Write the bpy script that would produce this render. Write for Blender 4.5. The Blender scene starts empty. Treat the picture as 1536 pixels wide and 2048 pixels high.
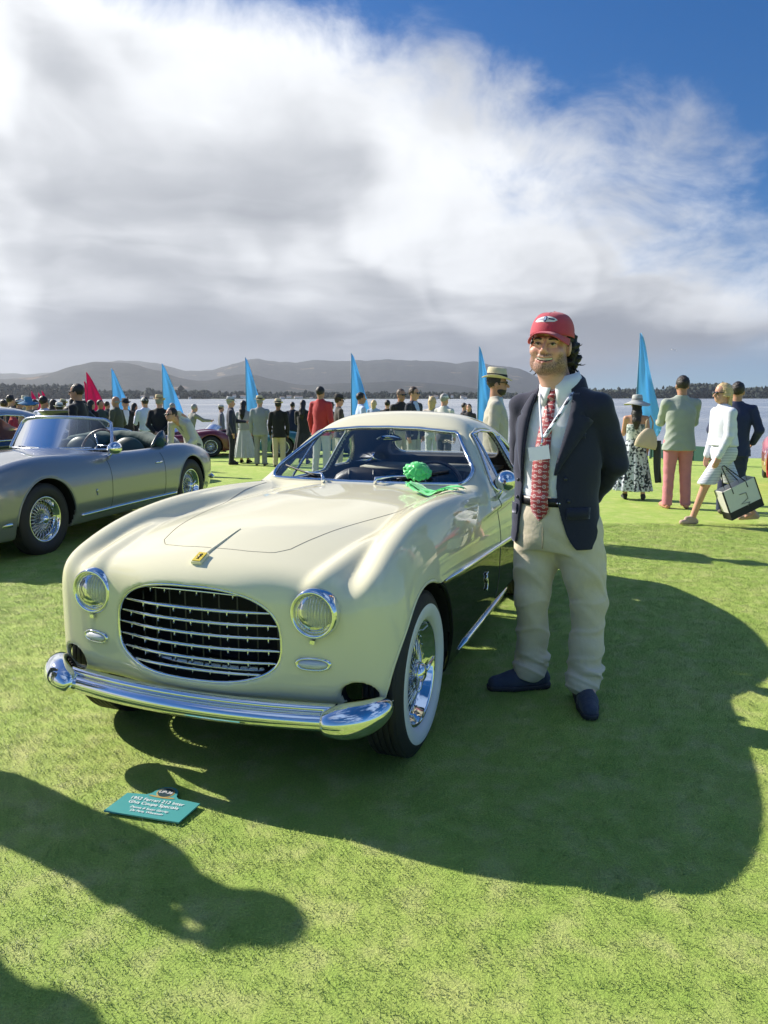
import bpy, math, random
import numpy as np
from mathutils import Vector, Matrix
random.seed(7); RNG = np.random.default_rng(7)
S = bpy.context.scene
C = S.collection

# ---------------------------------------------------------------- camera
CAM_H, PITCH, FPX = 1.45, 8.9, 1500.0          # photograph is 1536 x 2048
cam_d = bpy.data.cameras.new('camera'); cam = bpy.data.objects.new('camera', cam_d); C.objects.link(cam)
cam_d.sensor_fit = 'VERTICAL'; cam_d.sensor_height = 36.0; cam_d.lens = FPX * 36.0 / 2048.0
cam_d.clip_start = 0.05; cam_d.clip_end = 60000
cam.location = (0, 0, CAM_H); cam.rotation_euler = (math.radians(90 - PITCH), 0, 0)
S.camera = cam

# ---------------------------------------------------------------- sun and sky
SUN_AZ = math.radians(-60.0)      # measured from +Y (view direction) towards +X
SUN_EL = math.radians(34.5)
SUN_DIR = Vector((math.sin(SUN_AZ) * math.cos(SUN_EL), math.cos(SUN_AZ) * math.cos(SUN_EL), math.sin(SUN_EL)))
sun_d = bpy.data.lights.new('sun', 'SUN'); sun = bpy.data.objects.new('sun', sun_d); C.objects.link(sun)
sun_d.energy = 4.7; sun_d.angle = math.radians(0.53); sun_d.color = (1.0, 0.93, 0.82)
sun.rotation_euler = (-SUN_DIR).to_track_quat('-Z', 'Y').to_euler(); sun.location = (-20, 20, 25)

world = bpy.data.worlds.new('World'); S.world = world; world.use_nodes = True
def build_world():
    nt = world.node_tree; N = nt.nodes; L = nt.links; N.clear()
    def n(t, **k):
        a = N.new(t)
        for q, v in k.items(): setattr(a, q, v)
        return a
    def val(x): return x
    def math_(op, a, b=None, c=None, clamp=False):
        m = n('ShaderNodeMath', operation=op, use_clamp=clamp)
        for i, v in enumerate((a, b, c)):
            if v is None: continue
            if isinstance(v, (int, float)): m.inputs[i].default_value = v
            else: L.new(v, m.inputs[i])
        return m.outputs[0]
    def smooth(v, a, b):
        m = n('ShaderNodeMapRange', interpolation_type='SMOOTHSTEP')
        L.new(v, m.inputs[0]); m.inputs[1].default_value = a; m.inputs[2].default_value = b
        return m.outputs[0]
    def noise(vec, scale, detail=6, rough=.55, w=0, dist=0):
        t = n('ShaderNodeTexNoise', noise_dimensions='3D'); L.new(vec, t.inputs['Vector'])
        t.inputs['Scale'].default_value = scale; t.inputs['Detail'].default_value = detail
        t.inputs['Roughness'].default_value = rough; t.inputs['Distortion'].default_value = dist
        return t.outputs[0]
    def mapv(vec, loc=(0, 0, 0), sc=(1, 1, 1)):
        m = n('ShaderNodeMapping'); L.new(vec, m.inputs[0]); m.inputs[1].default_value = loc; m.inputs[3].default_value = sc
        return m.outputs[0]
    def mixc(f, a, b):
        m = n('ShaderNodeMix', data_type='RGBA')
        if isinstance(f, float): m.inputs[0].default_value = f
        else: L.new(f, m.inputs[0])
        for s_, v in ((6, a), (7, b)):
            if isinstance(v, tuple): m.inputs[s_].default_value = (*v, 1)
            else: L.new(v, m.inputs[s_])
        return m.outputs[2]
    tc = n('ShaderNodeTexCoord').outputs['Generated']
    sep = n('ShaderNodeSeparateXYZ'); L.new(tc, sep.inputs[0]); x, y, z = sep.outputs
    sky = n('ShaderNodeTexSky', sky_type='NISHITA'); sky.sun_disc = False
    sky.sun_elevation = SUN_EL; sky.sun_rotation = SUN_AZ
    up = n('ShaderNodeVectorMath', operation='ADD'); L.new(tc, up.inputs[0]); up.inputs[1].default_value = (0, 0, .09); upn = n('ShaderNodeVectorMath', operation='NORMALIZE'); L.new(up.outputs[0], upn.inputs[0]); L.new(upn.outputs[0], sky.inputs[0])
    sky.air_density = 1.0; sky.dust_density = 0.3; sky.ozone_density = 3.0; sky.altitude = 0
    # deepen: the photograph's blue is saturated
    hs = n('ShaderNodeHueSaturation'); L.new(sky.outputs[0], hs.inputs['Color']); hs.inputs['Saturation'].default_value = 1.42
    hs.inputs['Hue'].default_value = .508
    skyc = n('ShaderNodeVectorMath', operation='SCALE'); L.new(hs.outputs[0], skyc.inputs[0]); skyc.inputs['Scale'].default_value = 0.07
    # cloud sheet coordinates: direction projected on a layer, softened at the horizon
    zz = math_('ADD', math_('MAXIMUM', z, 0.0), 0.16)
    u = math_('DIVIDE', x, zz); v = math_('DIVIDE', y, zz)
    cmb = n('ShaderNodeCombineXYZ'); L.new(u, cmb.inputs[0]); L.new(v, cmb.inputs[1]); L.new(math_('MULTIPLY', z, 2.2), cmb.inputs[2])
    P = cmb.outputs[0]
    w1 = n('ShaderNodeTexNoise'); L.new(P, w1.inputs['Vector']); w1.inputs['Scale'].default_value = 1.1; w1.inputs['Detail'].default_value = 3
    wv = n('ShaderNodeVectorMath', operation='MULTIPLY_ADD'); L.new(w1.outputs['Color'], wv.inputs[0]); wv.inputs[1].default_value = (.9, .9, .5); L.new(P, wv.inputs[2])
    PW = wv.outputs[0]
    big = noise(mapv(PW, (3.1, 1.7, 0)), .8, 6, .48)
    med = noise(mapv(PW, (9.2, 4.4, 2)), 1.5, 5, .46)
    fin = noise(mapv(tc, (1.3, 2.2, .4), (1, 1, 1.5)), 7.5, 9, .62, dist=.5)
    tw = n('ShaderNodeTexNoise'); L.new(tc, tw.inputs['Vector']); tw.inputs['Scale'].default_value = 2.6; tw.inputs['Detail'].default_value = 4; tw.inputs['Roughness'].default_value = .42
    tv = n('ShaderNodeVectorMath', operation='MULTIPLY_ADD'); L.new(tw.outputs['Color'], tv.inputs[0]); tv.inputs[1].default_value = (.20, .20, .17)
    tv2 = n('ShaderNodeVectorMath', operation='ADD'); L.new(tc, tv2.inputs[0]); tv2.inputs[1].default_value = (-.10, -.10, -.085); L.new(tv2.outputs[0], tv.inputs[2]); tcw = tv.outputs[0]
    # edge of the cloud bank: clear sky up, right and behind the camera
    lin = math_('ADD', math_('ADD', math_('MULTIPLY', x, .45), math_('MULTIPLY', y, -.475)), z)
    lin = math_('ADD', lin, math_('MULTIPLY', math_('SUBTRACT', big, .5), -.42))
    lin = math_('ADD', lin, math_('MULTIPLY', math_('SUBTRACT', fin, .5), -.34))
    bank = smooth(lin, .03, -.17)
    # broken clouds added over the unseen rest of the sky to raise shade fill
    sc = smooth(math_('ADD', med, math_('MULTIPLY', math_('SUBTRACT', fin, .5), .3)), .47, .62)
    sc = math_('MULTIPLY', sc, smooth(lin, .45, .95))
    bank = math_('MAXIMUM', bank, math_('MULTIPLY', sc, .95))
    # clear strip low over the water on the right
    low = math_('ADD', math_('MULTIPLY', x, .16), math_('MULTIPLY', z, -1.0))
    low = math_('ADD', low, math_('MULTIPLY', math_('SUBTRACT', fin, .5), .05))
    strip = math_('MULTIPLY', smooth(low, -.012, .055), .85)
    mask = math_('MULTIPLY', bank, math_('SUBTRACT', 1.0, strip))
    # cloud brightness: thick parts are grey underneath, thin rims and sunward parts are white
    sd = n('ShaderNodeVectorMath', operation='DOT_PRODUCT'); L.new(tc, sd.inputs[0]); sd.inputs[1].default_value = tuple(SUN_DIR)
    toward = smooth(sd.outputs['Value'], .45, 1.0)
    thick = math_('ADD', math_('MULTIPLY', big, .55), math_('MULTIPLY', med, .45))
    thick = math_('ADD', thick, math_('MULTIPLY', math_('SUBTRACT', fin, .5), .08))
    def blob(az, el, r, amp):            # one thick (+) or thin (-) region of the deck
        a, e = math.radians(az), math.radians(el); d = (math.sin(a) * math.cos(e), math.cos(a) * math.cos(e), math.sin(e))
        q = n('ShaderNodeVectorMath', operation='DOT_PRODUCT'); L.new(tcw, q.inputs[0]); q.inputs[1].default_value = d
        return math_('MULTIPLY', smooth(q.outputs['Value'], math.cos(math.radians(r)), 1.0), amp)
    for b_ in ((-17, 14.0, 15, .12), (-8, 13, 8, .06), (-27, 15, 10, .09), (-20, 27, 19, -.26), (-5, 21, 11, -.12), (-8, 6.5, 7, -.14), (-27, 9.0, 7, -.14), (-17, 8.0, 6, -.07), (4, 13, 8, -.07), (14, 11.5, 9, -.05), (26, 6, 6, -.05), (12, 7, 8, .06)):
        thick = math_('ADD', thick, blob(*b_))
    under = smooth(z, .13, .03)                       # the far deck is seen from below, edge on
    br = smooth(thick, .74, .27)
    br = math_('ADD', br, math_('MULTIPLY', toward, .25))
    br = math_('SUBTRACT', br, math_('MULTIPLY', under, .92), clamp=False)
    rim = smooth(lin, -.34, -.02)
    br = math_('ADD', br, math_('MULTIPLY', rim, .28))
    br = math_('MULTIPLY', smooth(br, -.30, 1.45), 1.06)
    cl = mixc(br, (.185, .20, .232), (.63, .645, .665))
    fill_tint = smooth(lin, .45, 1.0)                      # added clouds overhead and behind the camera, tinted blue to fill the shade
    cl = mixc(fill_tint, cl, (.25, .35, .54))
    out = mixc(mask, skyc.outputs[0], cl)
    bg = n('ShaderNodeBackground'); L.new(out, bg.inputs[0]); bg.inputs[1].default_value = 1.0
    wo = n('ShaderNodeOutputWorld'); L.new(bg.outputs[0], wo.inputs[0])
build_world()

S.view_settings.view_transform = 'Standard'; S.view_settings.look = 'None'
S.view_settings.exposure = 0.72; S.view_settings.gamma = 1.0; S.view_settings.use_curve_mapping = False
S.cycles.use_denoising = True
S.cycles.max_bounces = 8; S.cycles.transparent_max_bounces = 12; S.cycles.glossy_bounces = 4
S.cycles.diffuse_bounces = 3; S.cycles.caustics_reflective = False; S.cycles.caustics_refractive = False
S.cycles.sample_clamp_indirect = 6.0

# ================================================================ library
def smax(a, b, k):
    h = np.maximum(k - np.abs(a - b), 0) / k
    return np.maximum(a, b) + h * h * h * k / 6
def smin(a, b, k):
    h = np.maximum(k - np.abs(a - b), 0) / k
    return np.minimum(a, b) - h * h * h * k / 6
def spline(xs, ys):
    """natural cubic spline, linear outside"""
    xs = np.array(xs, float); ys = np.array(ys, float); n = len(xs); h = np.diff(xs)
    A = np.zeros((n, n)); r = np.zeros(n); A[0, 0] = A[-1, -1] = 1
    for i in range(1, n - 1):
        A[i, i - 1] = h[i - 1]; A[i, i] = 2 * (h[i - 1] + h[i]); A[i, i + 1] = h[i]
        r[i] = 6 * ((ys[i + 1] - ys[i]) / h[i] - (ys[i] - ys[i - 1]) / h[i - 1])
    m = np.linalg.solve(A, r)
    def f(x):
        x = np.asarray(x, float); i = np.clip(np.searchsorted(xs, x) - 1, 0, n - 2)
        xc = np.clip(x, xs[0], xs[-1]); t0 = xc - xs[i]; t1 = xs[i + 1] - xc; hh = h[i]
        y = (m[i] * t1 ** 3 + m[i + 1] * t0 ** 3) / (6 * hh) + (ys[i] / hh - m[i] * hh / 6) * t1 + (ys[i + 1] / hh - m[i + 1] * hh / 6) * t0
        s0 = (ys[1] - ys[0]) / h[0] - h[0] * m[1] / 6; s1 = (ys[-1] - ys[-2]) / h[-1] + h[-1] * m[-2] / 6
        return y + np.where(x < xs[0], (x - xs[0]) * s0, 0) + np.where(x > xs[-1], (x - xs[-1]) * s1, 0)
    return f
def poly_sdf(pts, px, py, r=0.0):
    """signed distance to a polygon grown by r (rounded corners)"""
    pts = np.array(pts, float); d = np.full(np.broadcast(px, py).shape, 1e9); ins = np.zeros(d.shape, bool)
    for i in range(len(pts)):
        a = pts[i]; b = pts[i - 1]; ex, ey = b - a; wx, wy = px - a[0], py - a[1]
        t = np.clip((wx * ex + wy * ey) / (ex * ex + ey * ey), 0, 1)
        d = np.minimum(d, (wx - ex * t) ** 2 + (wy - ey * t) ** 2)
        c = ((a[1] > py) != (b[1] > py)) & (px < (b[0] - a[0]) * (py - a[1]) / (b[1] - a[1] + 1e-12) + a[0])
        ins ^= c
    d = np.sqrt(d); return np.where(ins, -d, d) - r
def poly_outline(pts, r, n=6):
    """outline points of a polygon grown by r with round corners (counter-clockwise or clockwise input)"""
    pts = [np.array(p, float) for p in pts]
    ar = sum(pts[i - 1][0] * pts[i][1] - pts[i][0] * pts[i - 1][1] for i in range(len(pts)))
    if ar < 0: pts = pts[::-1]
    out = []
    for i in range(len(pts)):
        p0, p1, p2 = pts[i - 1], pts[i], pts[(i + 1) % len(pts)]
        a0 = math.atan2(-(p1 - p0)[0], (p1 - p0)[1]); a1 = math.atan2(-(p2 - p1)[0], (p2 - p1)[1])
        while a1 < a0: a1 += 2 * math.pi
        for k in range(n + 1):
            a = a0 + (a1 - a0) * k / n; out.append(p1 + r * np.array([math.cos(a), math.sin(a)]))
    return np.array(out)

def surface_net(F, o, h, proj=2):
    """dual mesh of the zero level of grid F; returns verts, quads, normals"""
    F = F.astype(np.float32); nx, ny, nz = F.shape; I = F < 0
    cnt = np.zeros((nx - 1, ny - 1, nz - 1), np.int8)
    for a in (0, 1):
        for b in (0, 1):
            for c in (0, 1): cnt += I[a:nx - 1 + a, b:ny - 1 + b, c:nz - 1 + c]
    act = (cnt > 0) & (cnt < 8); ii, jj, kk = np.nonzero(act)
    if len(ii) == 0: return np.zeros((0, 3)), np.zeros((0, 4), int), np.zeros((0, 3))
    V = np.zeros((len(ii), 3)); Wt = np.zeros(len(ii))
    cv = {(a, b, c): F[ii + a, jj + b, kk + c] for a in (0, 1) for b in (0, 1) for c in (0, 1)}
    for ax in range(3):
        for p in (0, 1):
            for q in (0, 1):
                lo = [p, q]; lo.insert(ax, 0); hi = list(lo); hi[ax] = 1
                f0 = cv[tuple(lo)]; f1 = cv[tuple(hi)]; m = (f0 < 0) != (f1 < 0)
                t = np.where(m, f0 / np.where(m, f0 - f1, 1), 0)
                for d in range(3):
                    V[:, d] += np.where(m, t if d == ax else lo[d], 0)
                Wt += m
    V /= Wt[:, None]; V += np.stack([ii, jj, kk], 1)
    idx = np.full(act.shape, -1, np.int64); idx[ii, jj, kk] = np.arange(len(ii))
    Q = []
    for ax in range(3):
        n_ = [nx, ny, nz]; sl0 = [slice(1, m - 1) for m in n_]; sl1 = list(sl0)
        sl0[ax] = slice(0, n_[ax] - 1); sl1[ax] = slice(1, n_[ax])
        a = I[tuple(sl0)]; b = I[tuple(sl1)]; e = np.nonzero(a != b); s = a[e]
        P = [e[0].copy(), e[1].copy(), e[2].copy()]
        for d in range(3):
            if d != ax: P[d] = P[d] + 1
        o1, o2 = [(1, 2), (2, 0), (0, 1)][ax]
        def cell(d1, d2):
            R = [p for p in P]; R[o1] = R[o1] - d1; R[o2] = R[o2] - d2; return idx[R[0], R[1], R[2]]
        q = np.stack([cell(1, 1), cell(0, 1), cell(0, 0), cell(1, 0)], 1)
        q = np.where(s[:, None], q, q[:, ::-1]); Q.append(q)
    Q = np.concatenate(Q); Q = Q[(Q >= 0).all(1)]
    def tri(G, p):
        i = np.clip(p.astype(int), 0, np.array(G.shape) - 2); f = p - i; i0, j0, k0 = i.T; fx, fy, fz = f.T; r = 0
        for a in (0, 1):
            for b in (0, 1):
                for c in (0, 1):
                    r = r + G[i0 + a, j0 + b, k0 + c] * (fx if a else 1 - fx) * (fy if b else 1 - fy) * (fz if c else 1 - fz)
        return r
    V0 = V.copy(); lo = np.floor(V0); 
    def grad(p):
        g = np.zeros_like(p); e = .7
        for d in range(3):
            a = p.copy(); a[:, d] += e; b = p.copy(); b[:, d] -= e; g[:, d] = (tri(F, a) - tri(F, b)) / (2 * e)
        return g
    for _ in range(proj):
        g = grad(V); f = tri(F, V); st = g * (f / np.maximum((g * g).sum(1), 1e-10))[:, None]
        ln = np.linalg.norm(st, axis=1, keepdims=True); V = V - st * np.minimum(1, .5 / np.maximum(ln, 1e-9))
    g = grad(V); Nn = g / np.maximum(np.linalg.norm(g, axis=1, keepdims=True), 1e-10)
    return V * h + np.array(o), Q, Nn

MATS = {}
def mat(name, col, rough=.5, metal=0., coat=0., spec=.5, bump=0., bscale=60., var=0., vscale=8., sheen=0., alpha=None, sss=0., coat_rough=.03):
    if name in MATS: return MATS[name]
    m = bpy.data.materials.new(name); m.use_nodes = True; nt = m.node_tree; N = nt.nodes; L = nt.links
    p = N['Principled BSDF']; p.inputs['Base Color'].default_value = (*col, 1); p.inputs['Roughness'].default_value = rough
    p.inputs['Metallic'].default_value = metal; p.inputs['Specular IOR Level'].default_value = spec
    if coat: p.inputs['Coat Weight'].default_value = coat; p.inputs['Coat Roughness'].default_value = coat_rough
    if sheen: p.inputs['Sheen Weight'].default_value = sheen; p.inputs['Sheen Roughness'].default_value = .5
    if sss: p.inputs['Subsurface Weight'].default_value = sss; p.inputs['Subsurface Radius'].default_value = (.012, .004, .002); p.inputs['Subsurface Scale'].default_value = 1.0
    tc = None
    if bump or var:
        tc = N.new('ShaderNodeTexCoord')
    if bump:
        t = N.new('ShaderNodeTexNoise'); t.inputs['Scale'].default_value = bscale; t.inputs['Detail'].default_value = 5
        L.new(tc.outputs['Object'], t.inputs['Vector']); b = N.new('ShaderNodeBump'); b.inputs['Strength'].default_value = bump
        b.inputs['Distance'].default_value = .01; L.new(t.outputs[0], b.inputs['Height']); L.new(b.outputs[0], p.inputs['Normal'])
    if var:
        t = N.new('ShaderNodeTexNoise'); t.inputs['Scale'].default_value = vscale; t.inputs['Detail'].default_value = 6
        L.new(tc.outputs['Object'], t.inputs['Vector']); r = N.new('ShaderNodeMapRange'); L.new(t.outputs[0], r.inputs[0])
        r.inputs[1].default_value = .25; r.inputs[2].default_value = .75
        r.inputs[3].default_value = 1 - var; r.inputs[4].default_value = 1 + var
        x = N.new('ShaderNodeVectorMath'); x.operation = 'SCALE'; x.inputs[0].default_value = col; L.new(r.outputs[0], x.inputs['Scale'])
        L.new(x.outputs[0], p.inputs['Base Color'])
    MATS[name] = m; return m
def glass(name='glass', tint=(.93, .97, .96), rough=.0, boost=1.0):
    if name in MATS: return MATS[name]
    m = bpy.data.materials.new(name); m.use_nodes = True; nt = m.node_tree; N = nt.nodes; L = nt.links; N.clear()
    t = N.new('ShaderNodeBsdfTransparent'); t.inputs[0].default_value = (*tint, 1); g = N.new('ShaderNodeBsdfGlossy'); g.inputs['Roughness'].default_value = rough
    f = N.new('ShaderNodeFresnel'); f.inputs[0].default_value = 1.5; x = N.new('ShaderNodeMixShader'); o = N.new('ShaderNodeOutputMaterial')
    q = N.new('ShaderNodeMath'); q.operation = 'MULTIPLY'; q.use_clamp = True; L.new(f.outputs[0], q.inputs[0]); q.inputs[1].default_value = boost
    L.new(q.outputs[0], x.inputs[0]); L.new(t.outputs[0], x.inputs[1]); L.new(g.outputs[0], x.inputs[2]); L.new(x.outputs[0], o.inputs[0])
    MATS[name] = m; return m

def mesh_data(name, V, Q, mats, mi=None, smooth=True, normals=None):
    me = bpy.data.meshes.new(name); V = np.asarray(V, np.float32)
    if isinstance(Q, np.ndarray) and Q.ndim == 2:
        k = Q.shape[1]; nf = len(Q); me.vertices.add(len(V)); me.vertices.foreach_set('co', V.ravel())
        me.loops.add(nf * k); me.loops.foreach_set('vertex_index', Q.astype(np.int32).ravel()); me.polygons.add(nf)
        me.polygons.foreach_set('loop_start', np.arange(0, nf * k, k, dtype=np.int32))
        me.update(calc_edges=True)
    else:
        me.from_pydata([tuple(map(float, v)) for v in V], [], [tuple(int(i) for i in q) for q in Q])
    for m in (mats if isinstance(mats, (list, tuple)) else [mats]): me.materials.append(m)
    nf = len(me.polygons)
    if mi is not None: me.polygons.foreach_set('material_index', np.asarray(mi, np.int32))
    me.polygons.foreach_set('use_smooth', np.full(nf, bool(smooth)))
    me.update()
    if normals is not None: me.normals_split_custom_set_from_vertices([tuple(map(float, v)) for v in normals])
    return me
def link(name, me, parent=None, **props):
    o = bpy.data.objects.new(name, me); C.objects.link(o)
    if parent is not None: o.parent = parent
    for k, v in props.items(): o[k] = v
    return o
def obj(name, V, Q, mats, parent=None, smooth=True, mi=None, normals=None, **props):
    return link(name, mesh_data(name, V, Q, mats, mi, smooth, normals), parent, **props)
def thing(name, label, cat, loc=(0, 0, 0), rz=0., group=None):
    o = bpy.data.objects.new(name, None); C.objects.link(o); o.location = loc; o.rotation_euler = (0, 0, rz); o.empty_display_size = .1
    o['label'] = label; o['category'] = cat
    if group: o['group'] = group
    return o

class MB:
    """collects simple shapes into one mesh"""
    def __init__(s): s.v = []; s.f = []; s.m = []; s.n = 0
    def add(s, V, F, m=0):
        s.v.append(np.asarray(V, float)); s.f += [tuple(int(i) + s.n for i in f) for f in F]; s.m += [m] * len(F); s.n += len(V); return s
    def box(s, c, d, m=0, R=None):
        V = np.array([(x, y, z) for x in (-.5, .5) for y in (-.5, .5) for z in (-.5, .5)]) * d
        if R is not None: V = V @ np.asarray(R).T
        return s.add(V + c, [(0, 1, 3, 2), (4, 6, 7, 5), (0, 4, 5, 1), (2, 3, 7, 6), (0, 2, 6, 4), (1, 5, 7, 3)], m)
    def tube(s, P, r, k=8, m=0, closed=False, cap=True, flat=1., up=None):
        P = np.asarray(P, float); n = len(P); r = np.full(n, r) if np.isscalar(r) else np.asarray(r, float)
        T = np.gradient(P, axis=0) if not closed else (np.roll(P, -1, 0) - np.roll(P, 1, 0))
        T /= np.maximum(np.linalg.norm(T, axis=1, keepdims=True), 1e-9); V = []
        u = np.array(up if up is not None else ((0, 0, 1) if abs(T[0][2]) < .9 else (1, 0, 0)), float)
        for i in range(n):
            if up is not None: u = np.array(up, float)
            a = np.cross(T[i], u); a /= max(np.linalg.norm(a), 1e-9); b = np.cross(a, T[i]); u = b
            for j in range(k):
                t = 2 * math.pi * j / k; V.append(P[i] + r[i] * (math.cos(t) * a + math.sin(t) * b * flat))
        F = [(i * k + j, i * k + (j + 1) % k, ((i + 1) % n) * k + (j + 1) % k, ((i + 1) % n) * k + j) for i in range(n if closed else n - 1) for j in range(k)]
        if cap and not closed: F += [tuple(range(k))[::-1], tuple(range((n - 1) * k, n * k))]
        return s.add(V, F, m)
    def lathe(s, prof, k=32, m=0, axis='y', c=(0, 0, 0)):
        """prof: (radius, height) pairs round an axis"""
        V = []; n = len(prof)
        for i in range(k):
            t = 2 * math.pi * i / k
            for r, h in prof:
                p = (r * math.cos(t), h, r * math.sin(t)) if axis == 'y' else ((r * math.cos(t), r * math.sin(t), h) if axis == 'z' else (h, r * math.cos(t), r * math.sin(t)))
                V.append(np.array(p) + c)
        F = [(i * n + j, i * n + j + 1, ((i + 1) % k) * n + j + 1, ((i + 1) % k) * n + j) for i in range(k) for j in range(n - 1)]
        return s.add(V, F, m)
    def grid(s, A, m=0, closed_u=False):
        A = np.asarray(A, float); a, b = A.shape[:2]
        F = [(i * b + j, ((i + 1) % a) * b + j, ((i + 1) % a) * b + j + 1, i * b + j + 1) for i in range(a if closed_u else a - 1) for j in range(b - 1)]
        return s.add(A.reshape(-1, 3), F, m)
    def build(s, name, mats, parent=None, smooth=True, **props):
        V = np.concatenate(s.v); return link(name, mesh_data(name, V, s.f, mats, s.m if isinstance(mats, (list, tuple)) and len(mats) > 1 else None, smooth), parent, **props)
def solidify_sheet(A, t):
    """closed thin slab from a grid of points A[a,b,3]: offsets by normals"""
    A = np.asarray(A, float); du = np.gradient(A, axis=0); dv = np.gradient(A, axis=1); N_ = np.cross(du, dv)
    N_ /= np.maximum(np.linalg.norm(N_, axis=2, keepdims=True), 1e-9); B = A + N_ * t; a, b = A.shape[:2]; n = a * b
    F = []
    for i in range(a - 1):
        for j in range(b - 1):
            q = (i * b + j, (i + 1) * b + j, (i + 1) * b + j + 1, i * b + j + 1); F.append(q[::-1]); F.append(tuple(x + n for x in q))
    rim = [(i, 0) for i in range(a)] + [(a - 1, j) for j in range(1, b)] + [(i, b - 1) for i in range(a - 2, -1, -1)] + [(0, j) for j in range(b - 2, 0, -1)]
    for k in range(len(rim)):
        p = rim[k][0] * b + rim[k][1]; q = rim[(k + 1) % len(rim)]; q = q[0] * b + q[1]; F.append((p, q, q + n, p + n))
    return np.concatenate([A.reshape(-1, 3), B.reshape(-1, 3)]), F
def copy_tree(o, parent=None):
    c = o.copy(); C.objects.link(c); c.parent = parent
    for ch in list(o.children): copy_tree(ch, c)
    return c

# pixel (of the 1536 x 2048 photograph) to a ray, used to lay things out at their own distance
_cp, _sp = math.cos(math.radians(PITCH)), math.sin(math.radians(PITCH))
def at_depth(px, py, Y):
    a = (px - 768) / FPX; b = -(py - 1024) / FPX; r = np.array([a, _cp + b * _sp, -_sp + b * _cp]); t = Y / r[1]
    return np.array([r[0] * t, Y, CAM_H + r[2] * t])

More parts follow.
